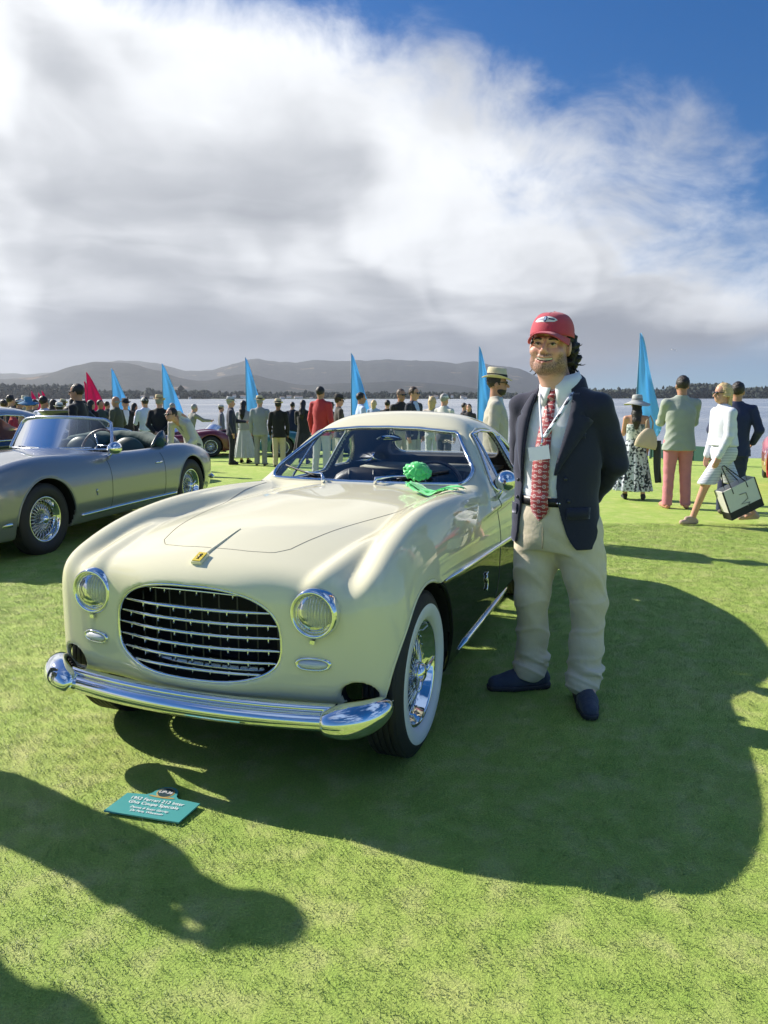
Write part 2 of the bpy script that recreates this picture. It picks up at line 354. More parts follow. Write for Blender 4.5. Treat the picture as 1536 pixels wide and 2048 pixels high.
# ================================================================ figures: smooth-blended fields meshed as one surface
def rotz(a): c, s = math.cos(a), math.sin(a); return np.array([[c, -s, 0], [s, c, 0], [0, 0, 1.]])
def rotx(a): c, s = math.cos(a), math.sin(a); return np.array([[1, 0, 0], [0, c, -s], [0, s, c]])
class Field:
    def __init__(s, h): s.h = h; s.P = []; s.S = []; s.disp = None
    def cap(s, a, b, ra, rb=None, k=.02, flat=None):
        """tapered capsule"""
        a = np.array(a, float); b = np.array(b, float); rb = ra if rb is None else rb; m = max(ra, rb) + k
        lo = np.minimum(a, b) - m; hi = np.maximum(a, b) + m
        def f(X, Y, Z):
            ab = b - a; L2 = ab @ ab + 1e-12
            t = np.clip(((X - a[0]) * ab[0] + (Y - a[1]) * ab[1] + (Z - a[2]) * ab[2]) / L2, 0, 1)
            return np.sqrt((X - a[0] - ab[0] * t) ** 2 + (Y - a[1] - ab[1] * t) ** 2 + (Z - a[2] - ab[2] * t) ** 2) - (ra + (rb - ra) * t)
        s.P.append((f, lo, hi, k)); return s
    def chain(s, pts, rs, k=.02):
        for i in range(len(pts) - 1): s.cap(pts[i], pts[i + 1], rs[i], rs[i + 1], k)
        return s
    def ell(s, c, r, k=.02, R=None):
        c = np.array(c, float); r = np.array(r, float); m = r.max() + k; R = np.eye(3) if R is None else np.asarray(R)
        def f(X, Y, Z):
            x, y, z = X - c[0], Y - c[1], Z - c[2]
            u = R[0, 0] * x + R[1, 0] * y + R[2, 0] * z; v = R[0, 1] * x + R[1, 1] * y + R[2, 1] * z; w = R[0, 2] * x + R[1, 2] * y + R[2, 2] * z
            k0 = np.sqrt((u / r[0]) ** 2 + (v / r[1]) ** 2 + (w / r[2]) ** 2); k1 = np.sqrt((u / r[0] ** 2) ** 2 + (v / r[1] ** 2) ** 2 + (w / r[2] ** 2) ** 2)
            return k0 * (k0 - 1) / np.maximum(k1, 1e-6)
        s.P.append((f, c - m, c + m, k)); return s
    def stack(s, zs, a, b, yc, R=None, o=(0, 0, 0), k=.03, grow=0., xc=None, folds=None):
        """vertical stack of ellipses, half widths a (x) and b (y), centre yc, in a frame R at o"""
        fa, fb, fy = spline(zs, a), spline(zs, b), spline(zs, yc); fx = spline(zs, xc if xc is not None else [0] * len(zs)); R = np.eye(3) if R is None else R; o = np.array(o, float)
        m = max(max(a), max(b)) + max(abs(np.array(yc))) + k + .05; z0, z1 = zs[0], zs[-1]
        def f(X, Y, Z):
            x, y, z = X - o[0], Y - o[1], Z - o[2]
            u = R[0, 0] * x + R[1, 0] * y; v = R[0, 1] * x + R[1, 1] * y; zc = np.clip(z, z0, z1)
            A = fa(zc) + grow; B = fb(zc) + grow; u = u - fx(zc); v = v - fy(zc)
            if folds is not None:
                n, amp = folds; th = np.arctan2(v, u); g = 1 + amp * np.sin(n * th + 3 * np.sin(2.3 * th)) * np.clip((z1 - z) / (z1 - z0), 0, 1) ** .7; A = A * g; B = B * g
            q = np.sqrt((u / A) ** 2 + (v / B) ** 2); d = (q - 1) * np.minimum(A, B)
            return np.maximum(d, np.maximum(z - z1 - grow, z0 - grow - z))
        lo = o + np.array([-m, -m, z0 - .02 - abs(grow)]); hi = o + np.array([m, m, z1 + .02 + abs(grow)])
        s.P.append((f, lo, hi, k)); return s
    def cut(s, f, k=.006): s.S.append((f, k)); return s
    def mesh(s):
        h = s.h; lo = np.min([p[1] for p in s.P], 0) - 2.5 * h; hi = np.max([p[2] for p in s.P], 0) + 2.5 * h
        n = np.ceil((hi - lo) / h).astype(int) + 1; F = np.full(n, .15, np.float32)
        ax = [lo[i] + np.arange(n[i]) * h for i in range(3)]
        for f, l, u, k in s.P:
            i0 = np.maximum(((l - lo) / h).astype(int) - 1, 0); i1 = np.minimum(((u - lo) / h).astype(int) + 3, n)
            sl = tuple(slice(a, b) for a, b in zip(i0, i1)); X, Y, Z = ax[0][sl[0]][:, None, None], ax[1][sl[1]][None, :, None], ax[2][sl[2]][None, None, :]
            F[sl] = smin(F[sl], np.broadcast_to(f(X, Y, Z), F[sl].shape), max(k, 1e-4))
        X, Y, Z = ax[0][:, None, None], ax[1][None, :, None], ax[2][None, None, :]
        if s.disp is not None:
            F = F + s.disp(X, Y, Z)
        for f, k in s.S: F = smax(F, -np.broadcast_to(f(X, Y, Z), F.shape), max(k, 1e-4))
        return surface_net(F, lo, h)
    def build(s, name, mats, parent, mi=None, color=None, **props):
        V, Q, Nn = s.mesh()
        if len(Q) == 0: return None
        o = obj(name, V, Q, mats, parent, mi=None if mi is None else mi(V[Q].mean(1)), **props)
        if color is not None:
            at = o.data.color_attributes.new('Col', 'FLOAT_COLOR', 'POINT'); col = np.ones((len(V), 4), np.float32); col[:, :3] = color(V); at.data.foreach_set('color', col.ravel())
        return o
def wrinkle(amp, fx=9., seed=0.):
    """cloth folds: slanted ridges of a few millimetres"""
    def f(X, Y, Z):
        w = np.sin(fx * 3.1 * Z + 2.2 * np.sin(fx * 1.3 * X + seed) + 1.7 * np.sin(fx * 1.1 * Y + 2 * seed)) * (.55 + .45 * np.sin(fx * .9 * X - fx * .7 * Z + seed * 3))
        return amp * (np.abs(w) * 1.2 - .5)
    return f
def skin_mat(name, col): return mat(name, col, .48, sss=.12, spec=.4, var=.08, vscale=25)
SKIN = {'fair': skin_mat('fair_skin', (.60, .33, .23)), 'tan': skin_mat('tan_skin', (.46, .24, .15)), 'brown': skin_mat('brown_skin', (.25, .12, .07))}
HAIRC = {'black': (.012, .010, .010), 'brown': (.045, .024, .014), 'grey': (.32, .31, .30), 'blonde': (.62, .45, .22), 'dark': (.02, .014, .011)}
def hair_mat(c): return mat('hair_' + c, HAIRC[c], .45, bump=.8, bscale=90, var=.3, vscale=60)
def cloth(name, col, rough=.85, bump=.35, bs=25): return mat('cloth_' + name, col, rough, bump=bump, bscale=bs, sheen=.15, var=.06, vscale=12)

def add_hand(F, wrist, dirv, palm_n, s=1., side=1, curl=.4, k=.008):
    """palm, four fingers and a thumb; dirv along the fingers, palm_n out of the palm"""
    w = np.array(wrist, float); d = np.array(dirv, float); d /= np.linalg.norm(d); n = np.array(palm_n, float); n -= d * (n @ d); n /= np.linalg.norm(n); a = np.cross(d, n) * side
    for q in (-.026, -.009, .009, .026): F.cap(w + d * .01 * s + a * q * .6 * s, w + d * .085 * s + a * q * s, .016 * s, .012 * s, k)
    for q, L in ((-.028, .064), (-.0095, .078), (.0095, .073), (.028, .056)):
        b = w + d * .088 * s + a * q * s; d1 = d * math.cos(curl) + n * math.sin(curl); d2 = d * math.cos(2 * curl) + n * math.sin(2 * curl)
        m_ = b + d1 * L * .5 * s; F.cap(b, m_, .0095 * s, .0088 * s, .004); F.cap(m_, m_ + d2 * L * .5 * s, .0088 * s, .0072 * s, .004)
    b = w + d * .025 * s - a * .024 * s; t1 = (d * .6 - a * .7 + n * .4); t1 /= np.linalg.norm(t1); m_ = b + t1 * .04 * s; F.cap(b, m_, .013 * s, .0105 * s, .006); t2 = d * .85 - a * .15 + n * .35; t2 /= np.linalg.norm(t2); F.cap(m_, m_ + t2 * .034 * s, .0105 * s, .008 * s, .004)

ARMS = {  # shoulder-relative elbow and wrist (x outward, y forward negative, z), finger direction and palm normal in body axes
    'down': ((.05, .02, -.29), (.05, -.05, -.54), (0, -.1, -1), (-1, 0, 0)),
    'back': ((.05, .10, -.27), (-.10, .17, -.43), (-1, .1, -.35), (0, 1, 0)),
    'phone': ((.03, -.10, -.27), (-.08, -.30, -.12), (-.2, -.3, 1), (-.5, .8, 0)),
    'forward': ((.02, -.12, -.25), (-.02, -.36, -.27), (0, -1, .05), (-1, 0, .3)),
    'hip': ((.10, .02, -.27), (.02, -.13, -.44), (-.3, -.9, -.3), (-1, 0, 0)),
    'reach': ((.04, -.22, -.14), (.04, -.46, -.16), (0, -1, .1), (-1, 0, 0)),
    'point': ((.02, -.18, -.20), (-.02, -.42, -.12), (0, -1, .15), (-1, 0, -.2)),
    'side': ((.16, .02, -.22), (.36, -.05, -.33), (1, -.1, -.3), (0, 0, -1)),
}
def person(label, px, top, Y, face, skin='fair', hair='brown', hairstyle='short', hat=None, top_c=None, top_kind='jacket', bot_c=None, bot_kind='trousers', shoe_c=(.02, .02, .022),
           arms=('down', 'down'), lean=0., bulk=1., glasses=False, shirt=None, step=0., hat_c=(.6, .52, .36), band=(.01, .01, .01), stride=None, h=None, H=None, head_turn=0., group=None, tie=None, arm_bare=False, beard=False, kid=False, zoff=0.):
    """a standing figure: body (one continuous skin mesh) with clothes, shoes, hair and hat as parts.  top = pixel row of the crown (of the hat if any)"""
    if px < 200 and Y > 16: Y = Y * .87
    P0 = at_depth(px, top, Y); g = float(gz(P0[0], Y)) + zoff
    hat_h = {None: 0, 'panama': .055, 'cap': .025, 'floppy': .05, 'bun': .03}.get(hat, 0)
    Ht = H if H else P0[2] - g - hat_h + abs(lean) * .10
    s = Ht / 1.75
    root = thing('person', label, 'person', (float(P0[0]), Y, g), math.radians(face), group)
    root.scale = (s, s, s)
    h = h or max(.009, min(.021, Y * .00105)) / s
    sh_w = .185 * (bulk * .5 + .5); fem = top_kind in ('dress', 'bolero')
    if fem: sh_w = .165
    ly = lambda z: -lean * max(z - .95, 0.) ** 1.15           # forward lean as a shear of everything over the hips
    hz = -abs(lean) * .0
    def J(x, y, z): return np.array([x, y + ly(z), z - lean * lean * max(z - .95, 0) * .42])
    zdrop = lambda z: lean * lean * max(z - .95, 0) * .42
    sho = [J(-sh_w, .0, 1.395), J(sh_w, 0, 1.395)]; el, wr, hd = [], [], []
    for i, sg in enumerate((-1, 1)):
        e, w, d, n = ARMS[arms[i]] if isinstance(arms[i], str) else arms[i]
        f = lambda v: np.array([v[0] * sg, v[1], v[2]])
        el.append(sho[i] + f(e)); wr.append(sho[i] + f(w)); hd.append((f(d), f(n)))
    # legs
    st = stride or ((-.10 - step, 0, 0), (.10 + step, 0, 0))
    hip = [np.array([-.09, 0, .92]), np.array([.09, 0, .92])]; ank = [np.array([st[0][0], st[0][1] + .03, .085 + st[0][2]]), np.array([st[1][0], st[1][1] + .03, .085 + st[1][2]])]
    kne = []
    for i in range(2):
        m_ = (hip[i] + ank[i]) / 2; fwd = abs(ank[i][1] - hip[i][1]) * .12 + .02; kne.append(m_ + np.array([0, -fwd, .01]))
    Rh = rotz(math.radians(head_turn)); hc = J(0, -.01, 1.632)
    def Hp(x, y, z): return hc + Rh @ np.array([x, y, z])
    # ---- skin
    B = Field(h)
    B.ell(Hp(0, .012, .022), (.076, .096, .098), R=Rh, k=.03).ell(Hp(0, -.022, -.055), (.06, .068, .072), R=Rh, k=.03)
    B.cap(Hp(0, -.086, -.005), Hp(0, -.108, -.035), .010, .014, .012)
    for sg in (-1, 1): B.ell(Hp(sg * .076, .012, -.02), (.012, .02, .032), R=Rh, k=.008)
    B.cap(hc + np.array([0, .02, -.05]), J(0, .015, 1.44), .056, .062, .03)
    B.stack([.84, .95, 1.10, 1.28, 1.42, 1.47], [.14, .13, .125, .14, .12, .06], [.09, .09, .085, .09, .07, .05], [ly(.84), ly(.95), ly(1.1), ly(1.28), ly(1.42), ly(1.47)], k=.03, o=(0, 0, 0))
    for i in range(2):
        B.cap(J(0, 0, 1.42), sho[i], .05, .045, .03); B.cap(sho[i], el[i], .043 if not arm_bare else .046, .037, .02); B.cap(el[i], wr[i], .037, .026, .02)
        add_hand(B, wr[i], hd[i][0], hd[i][1], 1.0 if not kid else .95, (-1 if i else 1), .35)
        B.cap(hip[i], kne[i], .075, .052, .03); B.cap(kne[i], ank[i], .052, .036, .03); B.cap(ank[i], ank[i] + np.array([0, -.10, -.045]), .036, .025, .02)
    B.build('body', SKIN[skin], root)
    cl = lambda nm, c: cloth(nm + '_%d_%d_%d' % tuple(int(q * 999) for q in c), c)
    # ---- trousers, skirt
    if bot_kind == 'trousers' or bot_kind == 'shorts':
        T = Field(h); T.stack([.78, .86, .95, 1.02], [.155 * bulk, .17 * bulk, .165 * bulk, .15 * bulk], [.10, .115 * bulk, .11 * bulk, .10 * bulk], [0, 0, 0, 0], k=.05)
        for i in range(2):
            hem = ank[i] + np.array([0, .005, -.03]) if bot_kind == 'trousers' else kne[i] + np.array([0, 0, -.02])
            T.cap(hip[i] + np.array([0, 0, -.06]), kne[i], .094 * bulk, .072, .03)
            if bot_kind == 'trousers': T.cap(kne[i], hem, .072, .066, .03)
        T.disp = wrinkle(.006, 8, px * .37); T.cut(lambda X, Y, Z: Z - (.045 + min(ank[0][2], ank[1][2]) - .085) + 0 * X * Y)
        T.build('trousers' if bot_kind == 'trousers' else 'shorts', cl('trousers', bot_c), root)
    elif bot_kind == 'skirt':
        T = Field(h); kx = [(kne[0][j] + kne[1][j]) / 2 for j in range(2)]
        for i in range(2): T.cap(hip[i], kne[i] + np.array([0, 0, .0]), .105, .10, .09)
        T.stack([.82, .9, 1.0, 1.06], [.17, .175, .15, .13], [.12, .125, .11, .10], [0, 0, 0, 0], k=.05); T.cut(lambda X, Y, Z: Z - .52 + 0 * X * Y)
        T.build('skirt', bot_c if not isinstance(bot_c, tuple) else cl('skirt', bot_c), root)
    elif bot_kind == 'long':
        T = Field(h); z0 = .16 if not isinstance(step, float) or True else .2
        T.stack([z0, .4, .7, .95, 1.06], [.31, .27, .22, .165, .14], [.24, .21, .17, .125, .105], [.02, .01, 0, 0, 0], k=.03, folds=(13, .10)); T.build('skirt', bot_c if not isinstance(bot_c, tuple) else cl('skirt', bot_c), root)
    # ---- top garment
    mt = top_c if not isinstance(top_c, tuple) else cl(top_kind, top_c)
    G = Field(h); b_ = bulk
    hemz = {'jacket': .78, 'shirt': .93, 'tee': .88, 'bolero': .99, 'dress': .92}[top_kind]
    zz = [hemz, .92 if hemz < .9 else hemz + .02, 1.06, 1.22, 1.36, 1.445, 1.50]
    fl = .196 if top_kind == 'jacket' else .16
    aa = [fl * b_, .176 * b_, .160 * b_, .174 * b_, .158 * (b_ * .6 + .4), .105, .074]; bb = [.138 * b_, .132 * b_, .122 * b_, .125 * b_, .105 * b_, .080, .068]
    if fem: aa = [.15, .145, .135, .148, .15, .10, .065]; bb = [.11, .11, .105, .115, .10, .07, .055]
    if top_kind == 'bolero': aa = [.20, .20, .185, .18, .165, .11, .07]; bb = [.145, .145, .14, .13, .105, .075, .06]
    if top_kind != 'dress':
        G.stack(zz, aa, bb, [ly(q) + .005 for q in zz], k=.03)
        if lean: G.P[-1] = (lambda f0: (lambda X, Y, Z: f0(X, Y, Z + lean * lean * np.maximum(Z - .95, 0) * .42)))(G.P[-1][0]), G.P[-1][1] - np.array([0, .3, .3]), G.P[-1][2], G.P[-1][3]
        sl = {'jacket': 1., 'shirt': 1., 'bolero': 1., 'tee': .35}[top_kind]; ar = .060 if top_kind in ('jacket', 'bolero') else .054
        for i in range(2):
            G.cap(J(0, .005, 1.435), sho[i] + np.array([0, 0, -.004]), .058, ar - .002, .05)
            if sl == 1.: G.cap(sho[i], el[i], ar + .004, ar - .004, .025); G.cap(el[i], el[i] + (wr[i] - el[i]) * .97, ar - .004, .043 if ar > .055 else .036, .025)
            else: G.cap(sho[i], sho[i] + (el[i] - sho[i]) * .6, ar + .006, ar + .004, .025)
        G.disp = wrinkle(.005, 9, px * .21)
        if shirt is not None and top_kind == 'jacket':      # open front: a V and a cutaway below the button
            def op(X, Y, Z):
                zz_ = Z; w = np.where(zz_ > 1.08, (zz_ - 1.08) * .22, np.maximum(1.02 - zz_, 0) * .25) + np.where(zz_ > 1.08, 0, -.004)
                return np.maximum(np.abs(X) - w, Y - ly(1.2) * np.clip((Z - .95) * 4, 0, 1) + .03)
            G.cut(op)
        G.build({'jacket': 'jacket', 'shirt': 'shirt', 'tee': 't_shirt', 'bolero': 'jacket'}[top_kind], mt, root)
        if shirt is not None:
            Sh = Field(h); Sh.stack([.9, 1.06, 1.22, 1.36, 1.44, 1.49], [.14 * b_, .14 * b_, .155 * b_, .15, .10, .066], [.108 * b_, .108 * b_, .112 * b_, .093 * b_, .07, .062], [ly(q) for q in (.9, 1.06, 1.22, 1.36, 1.44, 1.49)], k=.02); Sh.build('shirt', cl('shirt', shirt), root)
        if tie is not None:
            zt = np.linspace(1.44, 1.0, 12); bt = np.interp(zt, [.9, 1.06, 1.22, 1.36, 1.44], [.108 * b_, .108 * b_, .112 * b_, .093 * b_, .07]); w = np.interp(zt, [1.0, 1.05, 1.38, 1.40, 1.44], [.01, .038, .024, .018, .02])
            A = np.stack([np.stack([-w, -bt - .004 + np.array([ly(q) for q in zt]), zt], 1), np.stack([w, -bt - .004 + np.array([ly(q) for q in zt]), zt], 1)], 1); V_, F_ = solidify_sheet(A, .008); obj('tie', V_, F_, cl('tie', tie), root)
    else:
        G.stack([.90, 1.0, 1.1, 1.2, 1.30], [.16, .15, .145, .152, .15], [.118, .112, .108, .115, .105], [0] * 5, k=.02); G.build('bodice', mt, root)
    # ---- shoes
    for i in range(2):
        if shoe_c is None: break
        a = ank[i]; tw = .03 * (-1 if i == 0 else 1); pitch = -.6 * max(st[i][2], 0); S_ = Field(max(h * .75, .008)); z_ = a[2] - .085
        toe = np.array([tw, -.155, -.045 + pitch * .35]); heel = np.array([0, .045, -.045 - pitch * .1])
        S_.cap(a + heel, a + toe, .036, .032, .02); S_.cap(a + np.array([0, .01, -.01]), a + toe * .55 + np.array([0, 0, .02]), .042, .030, .02)
        if st[i][2] <= 0.01: S_.cut(lambda X, Y, Z: Z - z_)
        S_.build('shoe', cl('shoe', shoe_c), root)
    # ---- hair
    if hairstyle:
        K = Field(max(h * .8, .007)); hp = hat in ('panama', 'cap', 'floppy')
        K.ell(Hp(0, .022, .03), (.084, .100, .098), R=Rh, k=.02)
        def facecut(X, Y, Z):
            p0 = np.stack(np.broadcast_arrays(X - hc[0], Y - hc[1], Z - hc[2])); q = np.tensordot(Rh.T, p0, 1); x_, y_, z_ = q
            front = np.maximum(y_ + .035, z_ - .072 - .25 * np.minimum(y_ + .06, 0)); low = z_ + .045 + (0 if hairstyle == 'short' else .0)
            return np.minimum(front, np.maximum(low, y_ - .04)) if hairstyle != 'short' else np.minimum(front, z_ + .038 + np.clip((y_ - .01) * .9, 0, .045))
        if hairstyle == 'bald': K.P = []; K.ell(Hp(0, .03, -.005), (.080, .086, .05), R=Rh)
        if hairstyle == 'long':
            K.chain([Hp(0, .06, -.02), J(0, .09, 1.48), J(0, .12, 1.36), J(0, .12, 1.24)], [.075, .085, .07, .035], .03)
        if hairstyle == 'bob':
            for sg in (-1, 1): K.chain([Hp(sg * .05, .02, .03), Hp(sg * .068, .02, -.05), Hp(sg * .06, .03, -.135)], [.045, .042, .034], .03)
            K.chain([Hp(0, .06, 0), Hp(0, .07, -.14)], [.075, .06], .03)
        K.cut(facecut, .015); K.disp = lambda X, Y, Z: .004 * np.sin(70 * X + 9 * np.sin(30 * Z)) * np.sin(55 * Y + 8 * np.sin(25 * Z))
        K.build('hair', hair_mat(hair), root)
        if hairstyle == 'bun': pass
    if beard:
        Bd = Field(max(h * .7, .007)); Bd.ell(Hp(0, -.018, -.075), (.0625, .070, .058), R=Rh, k=.01); Bd.cut(lambda X, Y, Z: (hc[2] - .050) - Z + .35 * np.abs(Y - hc[1]) * 0); Bd.build('beard', hair_mat(hair), root)
    if glasses:
        gl = MB()
        for sg in (-1, 1):
            c0 = Hp(sg * .033, -.092, .002); t = np.linspace(0, 2 * math.pi, 14, endpoint=False); gl.add([c0 + Rh @ np.array([.026 * math.cos(q), .012 * abs(math.cos(q)) * sg * 0 + .004, .020 * math.sin(q)]) for q in t] + [c0 + Rh @ np.array([.026 * math.cos(q), -.006, .020 * math.sin(q)]) for q in t], [tuple(range(13, -1, -1)), tuple(range(14, 28))] + [(j, (j + 1) % 14, 14 + (j + 1) % 14, 14 + j) for j in range(14)])
            gl.tube([Hp(sg * .058, -.088, .008), Hp(sg * .08, .0, .004)], .0045, 5)
        gl.tube([Hp(-.012, -.1, .006), Hp(.012, -.1, .006)], .004, 5); gl.build('sunglasses', mat('dark_lens', (.008, .007, .007), .12, coat=1.), root)
    # ---- hat
    if hat in ('panama', 'floppy'):
        R_ = .145 if hat == 'panama' else .235; cr = .094; mb = MB(); n = 40; prof = [(cr + .004, 0), (cr + (R_ - cr) * .5, .0), (R_, 0), (R_, .006), (cr + (R_ - cr) * .5, .008), (cr + .002, .012), (cr, .06), (cr * .93, .098), (cr * .8, .108), (cr * .4, .100), (0.0, .092)]
        V_ = []
        for i in range(n):
            t = 2 * math.pi * i / n; c_, s_ = math.cos(t), math.sin(t)
            for r, z in prof:
                dr = (max(r - cr, 0) / (R_ - cr)); zz_ = z + (dr * (.028 * c_ * c_ - .012 * s_ * s_) if hat == 'panama' else dr * (-.055 - .035 * s_ * 1.0 + .02 * math.sin(2 * t)))
                pinch = 1 - .22 * (z > .07) * (s_ < -.3)
                V_.append(Hp(r * c_ * .93 * pinch, r * s_ * 1.08 + .012, zz_ + .052 + .012 * (r * s_ / .1)))
        m_ = len(prof); mb.add(V_, [(i * m_ + j, ((i + 1) % n) * m_ + j, ((i + 1) % n) * m_ + j + 1, i * m_ + j + 1) for i in range(n) for j in range(m_ - 1)])
        ho = mb.build('hat', mat('straw_%d_%d' % (int(hat_c[0] * 999), int(hat_c[2] * 999)), hat_c, .8, bump=.4, bscale=150), root)
        if band:
            t = np.linspace(0, 2 * math.pi, n, endpoint=False); A = [[Hp(r * math.cos(q) * .93, r * math.sin(q) * 1.08 + .012, z + .052 + .012 * (r * math.sin(q) / .1)) for (r, z) in ((cr + .004, .010), (cr + .005, .03), (cr + .003, .045))] for q in t]
            MB().grid(A, closed_u=True).build('hat_band', cl('band', band), ho)
    if hat == 'cap':
        K = Field(max(h * .7, .006)); K.ell(Hp(0, .016, .03), (.086, .106, .095), R=Rh, k=.01)
        K.cut(lambda X, Y, Z: Z - hc[2] - .028); K.build('cap', cl('cap', hat_c), root)
        A = np.array([[Hp(.072 * math.sin(q) * (1 - .12 * r), -.072 - r * .075 * math.cos(q) ** .5, .036 - .022 * r - .012 * math.sin(q) ** 2) for r in np.linspace(0, 1, 5)] for q in np.linspace(-1.35, 1.35, 13)])
        V_, F_ = solidify_sheet(A, .005); obj('visor', V_, F_, cl('cap', hat_c), root)
    return root

# ================================================================ setting
def gz(x, y):
    """lawn height: level near the camera, falling gently towards the water"""
    y = np.asarray(y, float); return np.where(y < 5, 0, np.where(y < 10, -.003 * (np.clip(y, 5, 10) - 5) ** 2, -.075 - .03 * (np.maximum(y, 10) - 10))) + 0 * np.asarray(x)

def nodes(name):
    m = bpy.data.materials.new(name); m.use_nodes = True; MATS[name] = m; return m, m.node_tree.nodes, m.node_tree.links
def ramp(N, L, src, stops):
    r = N.new('ShaderNodeValToRGB'); e = r.color_ramp.elements
    while len(e) > 1: e.remove(e[-1])
    e[0].position = stops[0][0]; e[0].color = (*stops[0][1], 1)
    for p_, c in stops[1:]: q = e.new(p_); q.color = (*c, 1)
    L.new(src, r.inputs[0]); return r.outputs[0]
def tnoise(N, L, vec, scale, detail=6, rough=.55):
    t = N.new('ShaderNodeTexNoise'); t.inputs['Scale'].default_value = scale; t.inputs['Detail'].default_value = detail; t.inputs['Roughness'].default_value = rough
    if vec is not None: L.new(vec, t.inputs['Vector'])
    return t.outputs[0]
def mixrgb(N, L, f, a, b, typ='MIX'):
    m = N.new('ShaderNodeMix'); m.data_type = 'RGBA'; m.blend_type = typ
    for i, v in ((0, f), (6, a), (7, b)):
        if isinstance(v, (int, float)): m.inputs[i].default_value = v
        elif isinstance(v, tuple): m.inputs[i].default_value = (*v, 1)
        else: L.new(v, m.inputs[i])
    return m.outputs[2]
def grass_material():
    m, N, L = nodes('lawn_grass'); p = N['Principled BSDF']; p.inputs['Roughness'].default_value = .75; p.inputs['Specular IOR Level'].default_value = .25
    g = N.new('ShaderNodeNewGeometry').outputs['Position']
    big = tnoise(N, L, g, .9, 4); med = tnoise(N, L, g, 7, 5, .6); fine = tnoise(N, L, g, 130, 5, .7)
    c1 = ramp(N, L, big, [(.32, (0.299, 0.465, 0.084)), (.55, (0.419, 0.566, 0.115)), (.72, (0.597, 0.647, 0.199))])
    c2 = ramp(N, L, med, [(.30, (0.340, 0.528, 0.084)), (.5, (0.460, 0.582, 0.133)), (.68, (0.695, 0.672, 0.285))])
    c = mixrgb(N, L, .5, c1, c2)
    f = ramp(N, L, fine, [(.3, (.45, .45, .45)), (.55, (1, 1, 1)), (.75, (1.5, 1.45, 1.3))])
    c = mixrgb(N, L, .65, c, f, 'MULTIPLY'); L.new(c, p.inputs['Base Color'])
    b = N.new('ShaderNodeBump'); b.inputs['Strength'].default_value = .9; b.inputs['Distance'].default_value = .012; L.new(fine, b.inputs['Height']); L.new(b.outputs[0], p.inputs['Normal'])
    return m
M_GRASS = grass_material()
EDGE = np.array([(200, -30), (60, 6), (25, 17), (12, 22.5), (5, 26), (-2, 29), (-8, 31.5), (-16, 36), (-27, 43), (-60, 66), (-300, 230)], float)
def edge_dist(x, y):
    """signed distance beyond the lawn's edge (positive on the water side)"""
    d = np.full(np.shape(x), 1e9); sg = np.zeros(np.shape(x))
    for i in range(len(EDGE) - 1):
        a, b = EDGE[i], EDGE[i + 1]; e = b - a; t = np.clip(((x - a[0]) * e[0] + (y - a[1]) * e[1]) / (e @ e), 0, 1); dx, dy = x - a[0] - e[0] * t, y - a[1] - e[1] * t
        q = dx * dx + dy * dy; s_ = np.sign(e[1] * dx - e[0] * dy); m_ = q < d; d = np.where(m_, q, d); sg = np.where(m_, s_, sg)
    return np.sqrt(d) * sg
def fbm(x, y, sc, seed=0, oct=5):
    r = 0; a = 1.
    rg = np.random.default_rng(seed)
    for o in range(oct):
        for _ in range(3):
            th = rg.uniform(0, 6.28); ph = rg.uniform(0, 6.28); w = sc * 2 ** o * rg.uniform(.7, 1.4); r = r + a / 3 * np.sin(w * (x * math.cos(th) + y * math.sin(th)) + ph + 1.3 * np.sin(w * .6 * (x * math.sin(th) - y * math.cos(th)) + ph * 2))
        a *= .5
    return r
SEA = -6.0
def build_lawn():
    def axis(pts):
        out = []
        for a, b, n in pts: out += list(np.linspace(a, b, n, endpoint=False))
        return np.array(out + [pts[-1][1]])
    xs = axis([(-300, -60, 24), (-60, -20, 30), (-20, 20, 100), (20, 60, 30), (60, 200, 14)]); ys = axis([(-40, -4, 12), (-4, 12, 50), (12, 70, 130), (70, 330, 40)])
    X, Y = np.meshgrid(xs, ys, indexing='ij'); d = edge_dist(X, Y); Z = gz(X, Y)
    n = fbm(X, Y, .5, 3); dd = np.maximum(d + .6 * n * (d > -1) * 0, 0); Z = np.where(d > 0, Z - np.minimum(dd * .42, 9) + np.where(d > .8, .5 * n * np.minimum(dd * .2, 1), 0), Z)
    V = np.stack([X, Y, Z], -1); a, b = X.shape
    Q = np.array([(i * b + j, (i + 1) * b + j, (i + 1) * b + j + 1, i * b + j + 1) for i in range(a - 1) for j in range(b - 1)])
    dm = d.reshape(-1)[Q].mean(1); M_BANK = mat('rocky_bank', (.22, .20, .17), .9, bump=1., bscale=2., var=.35, vscale=.8)
    obj('lawn', V.reshape(-1, 3), Q, [M_GRASS, M_BANK], mi=(dm > .5).astype(int), kind='structure')
build_lawn()
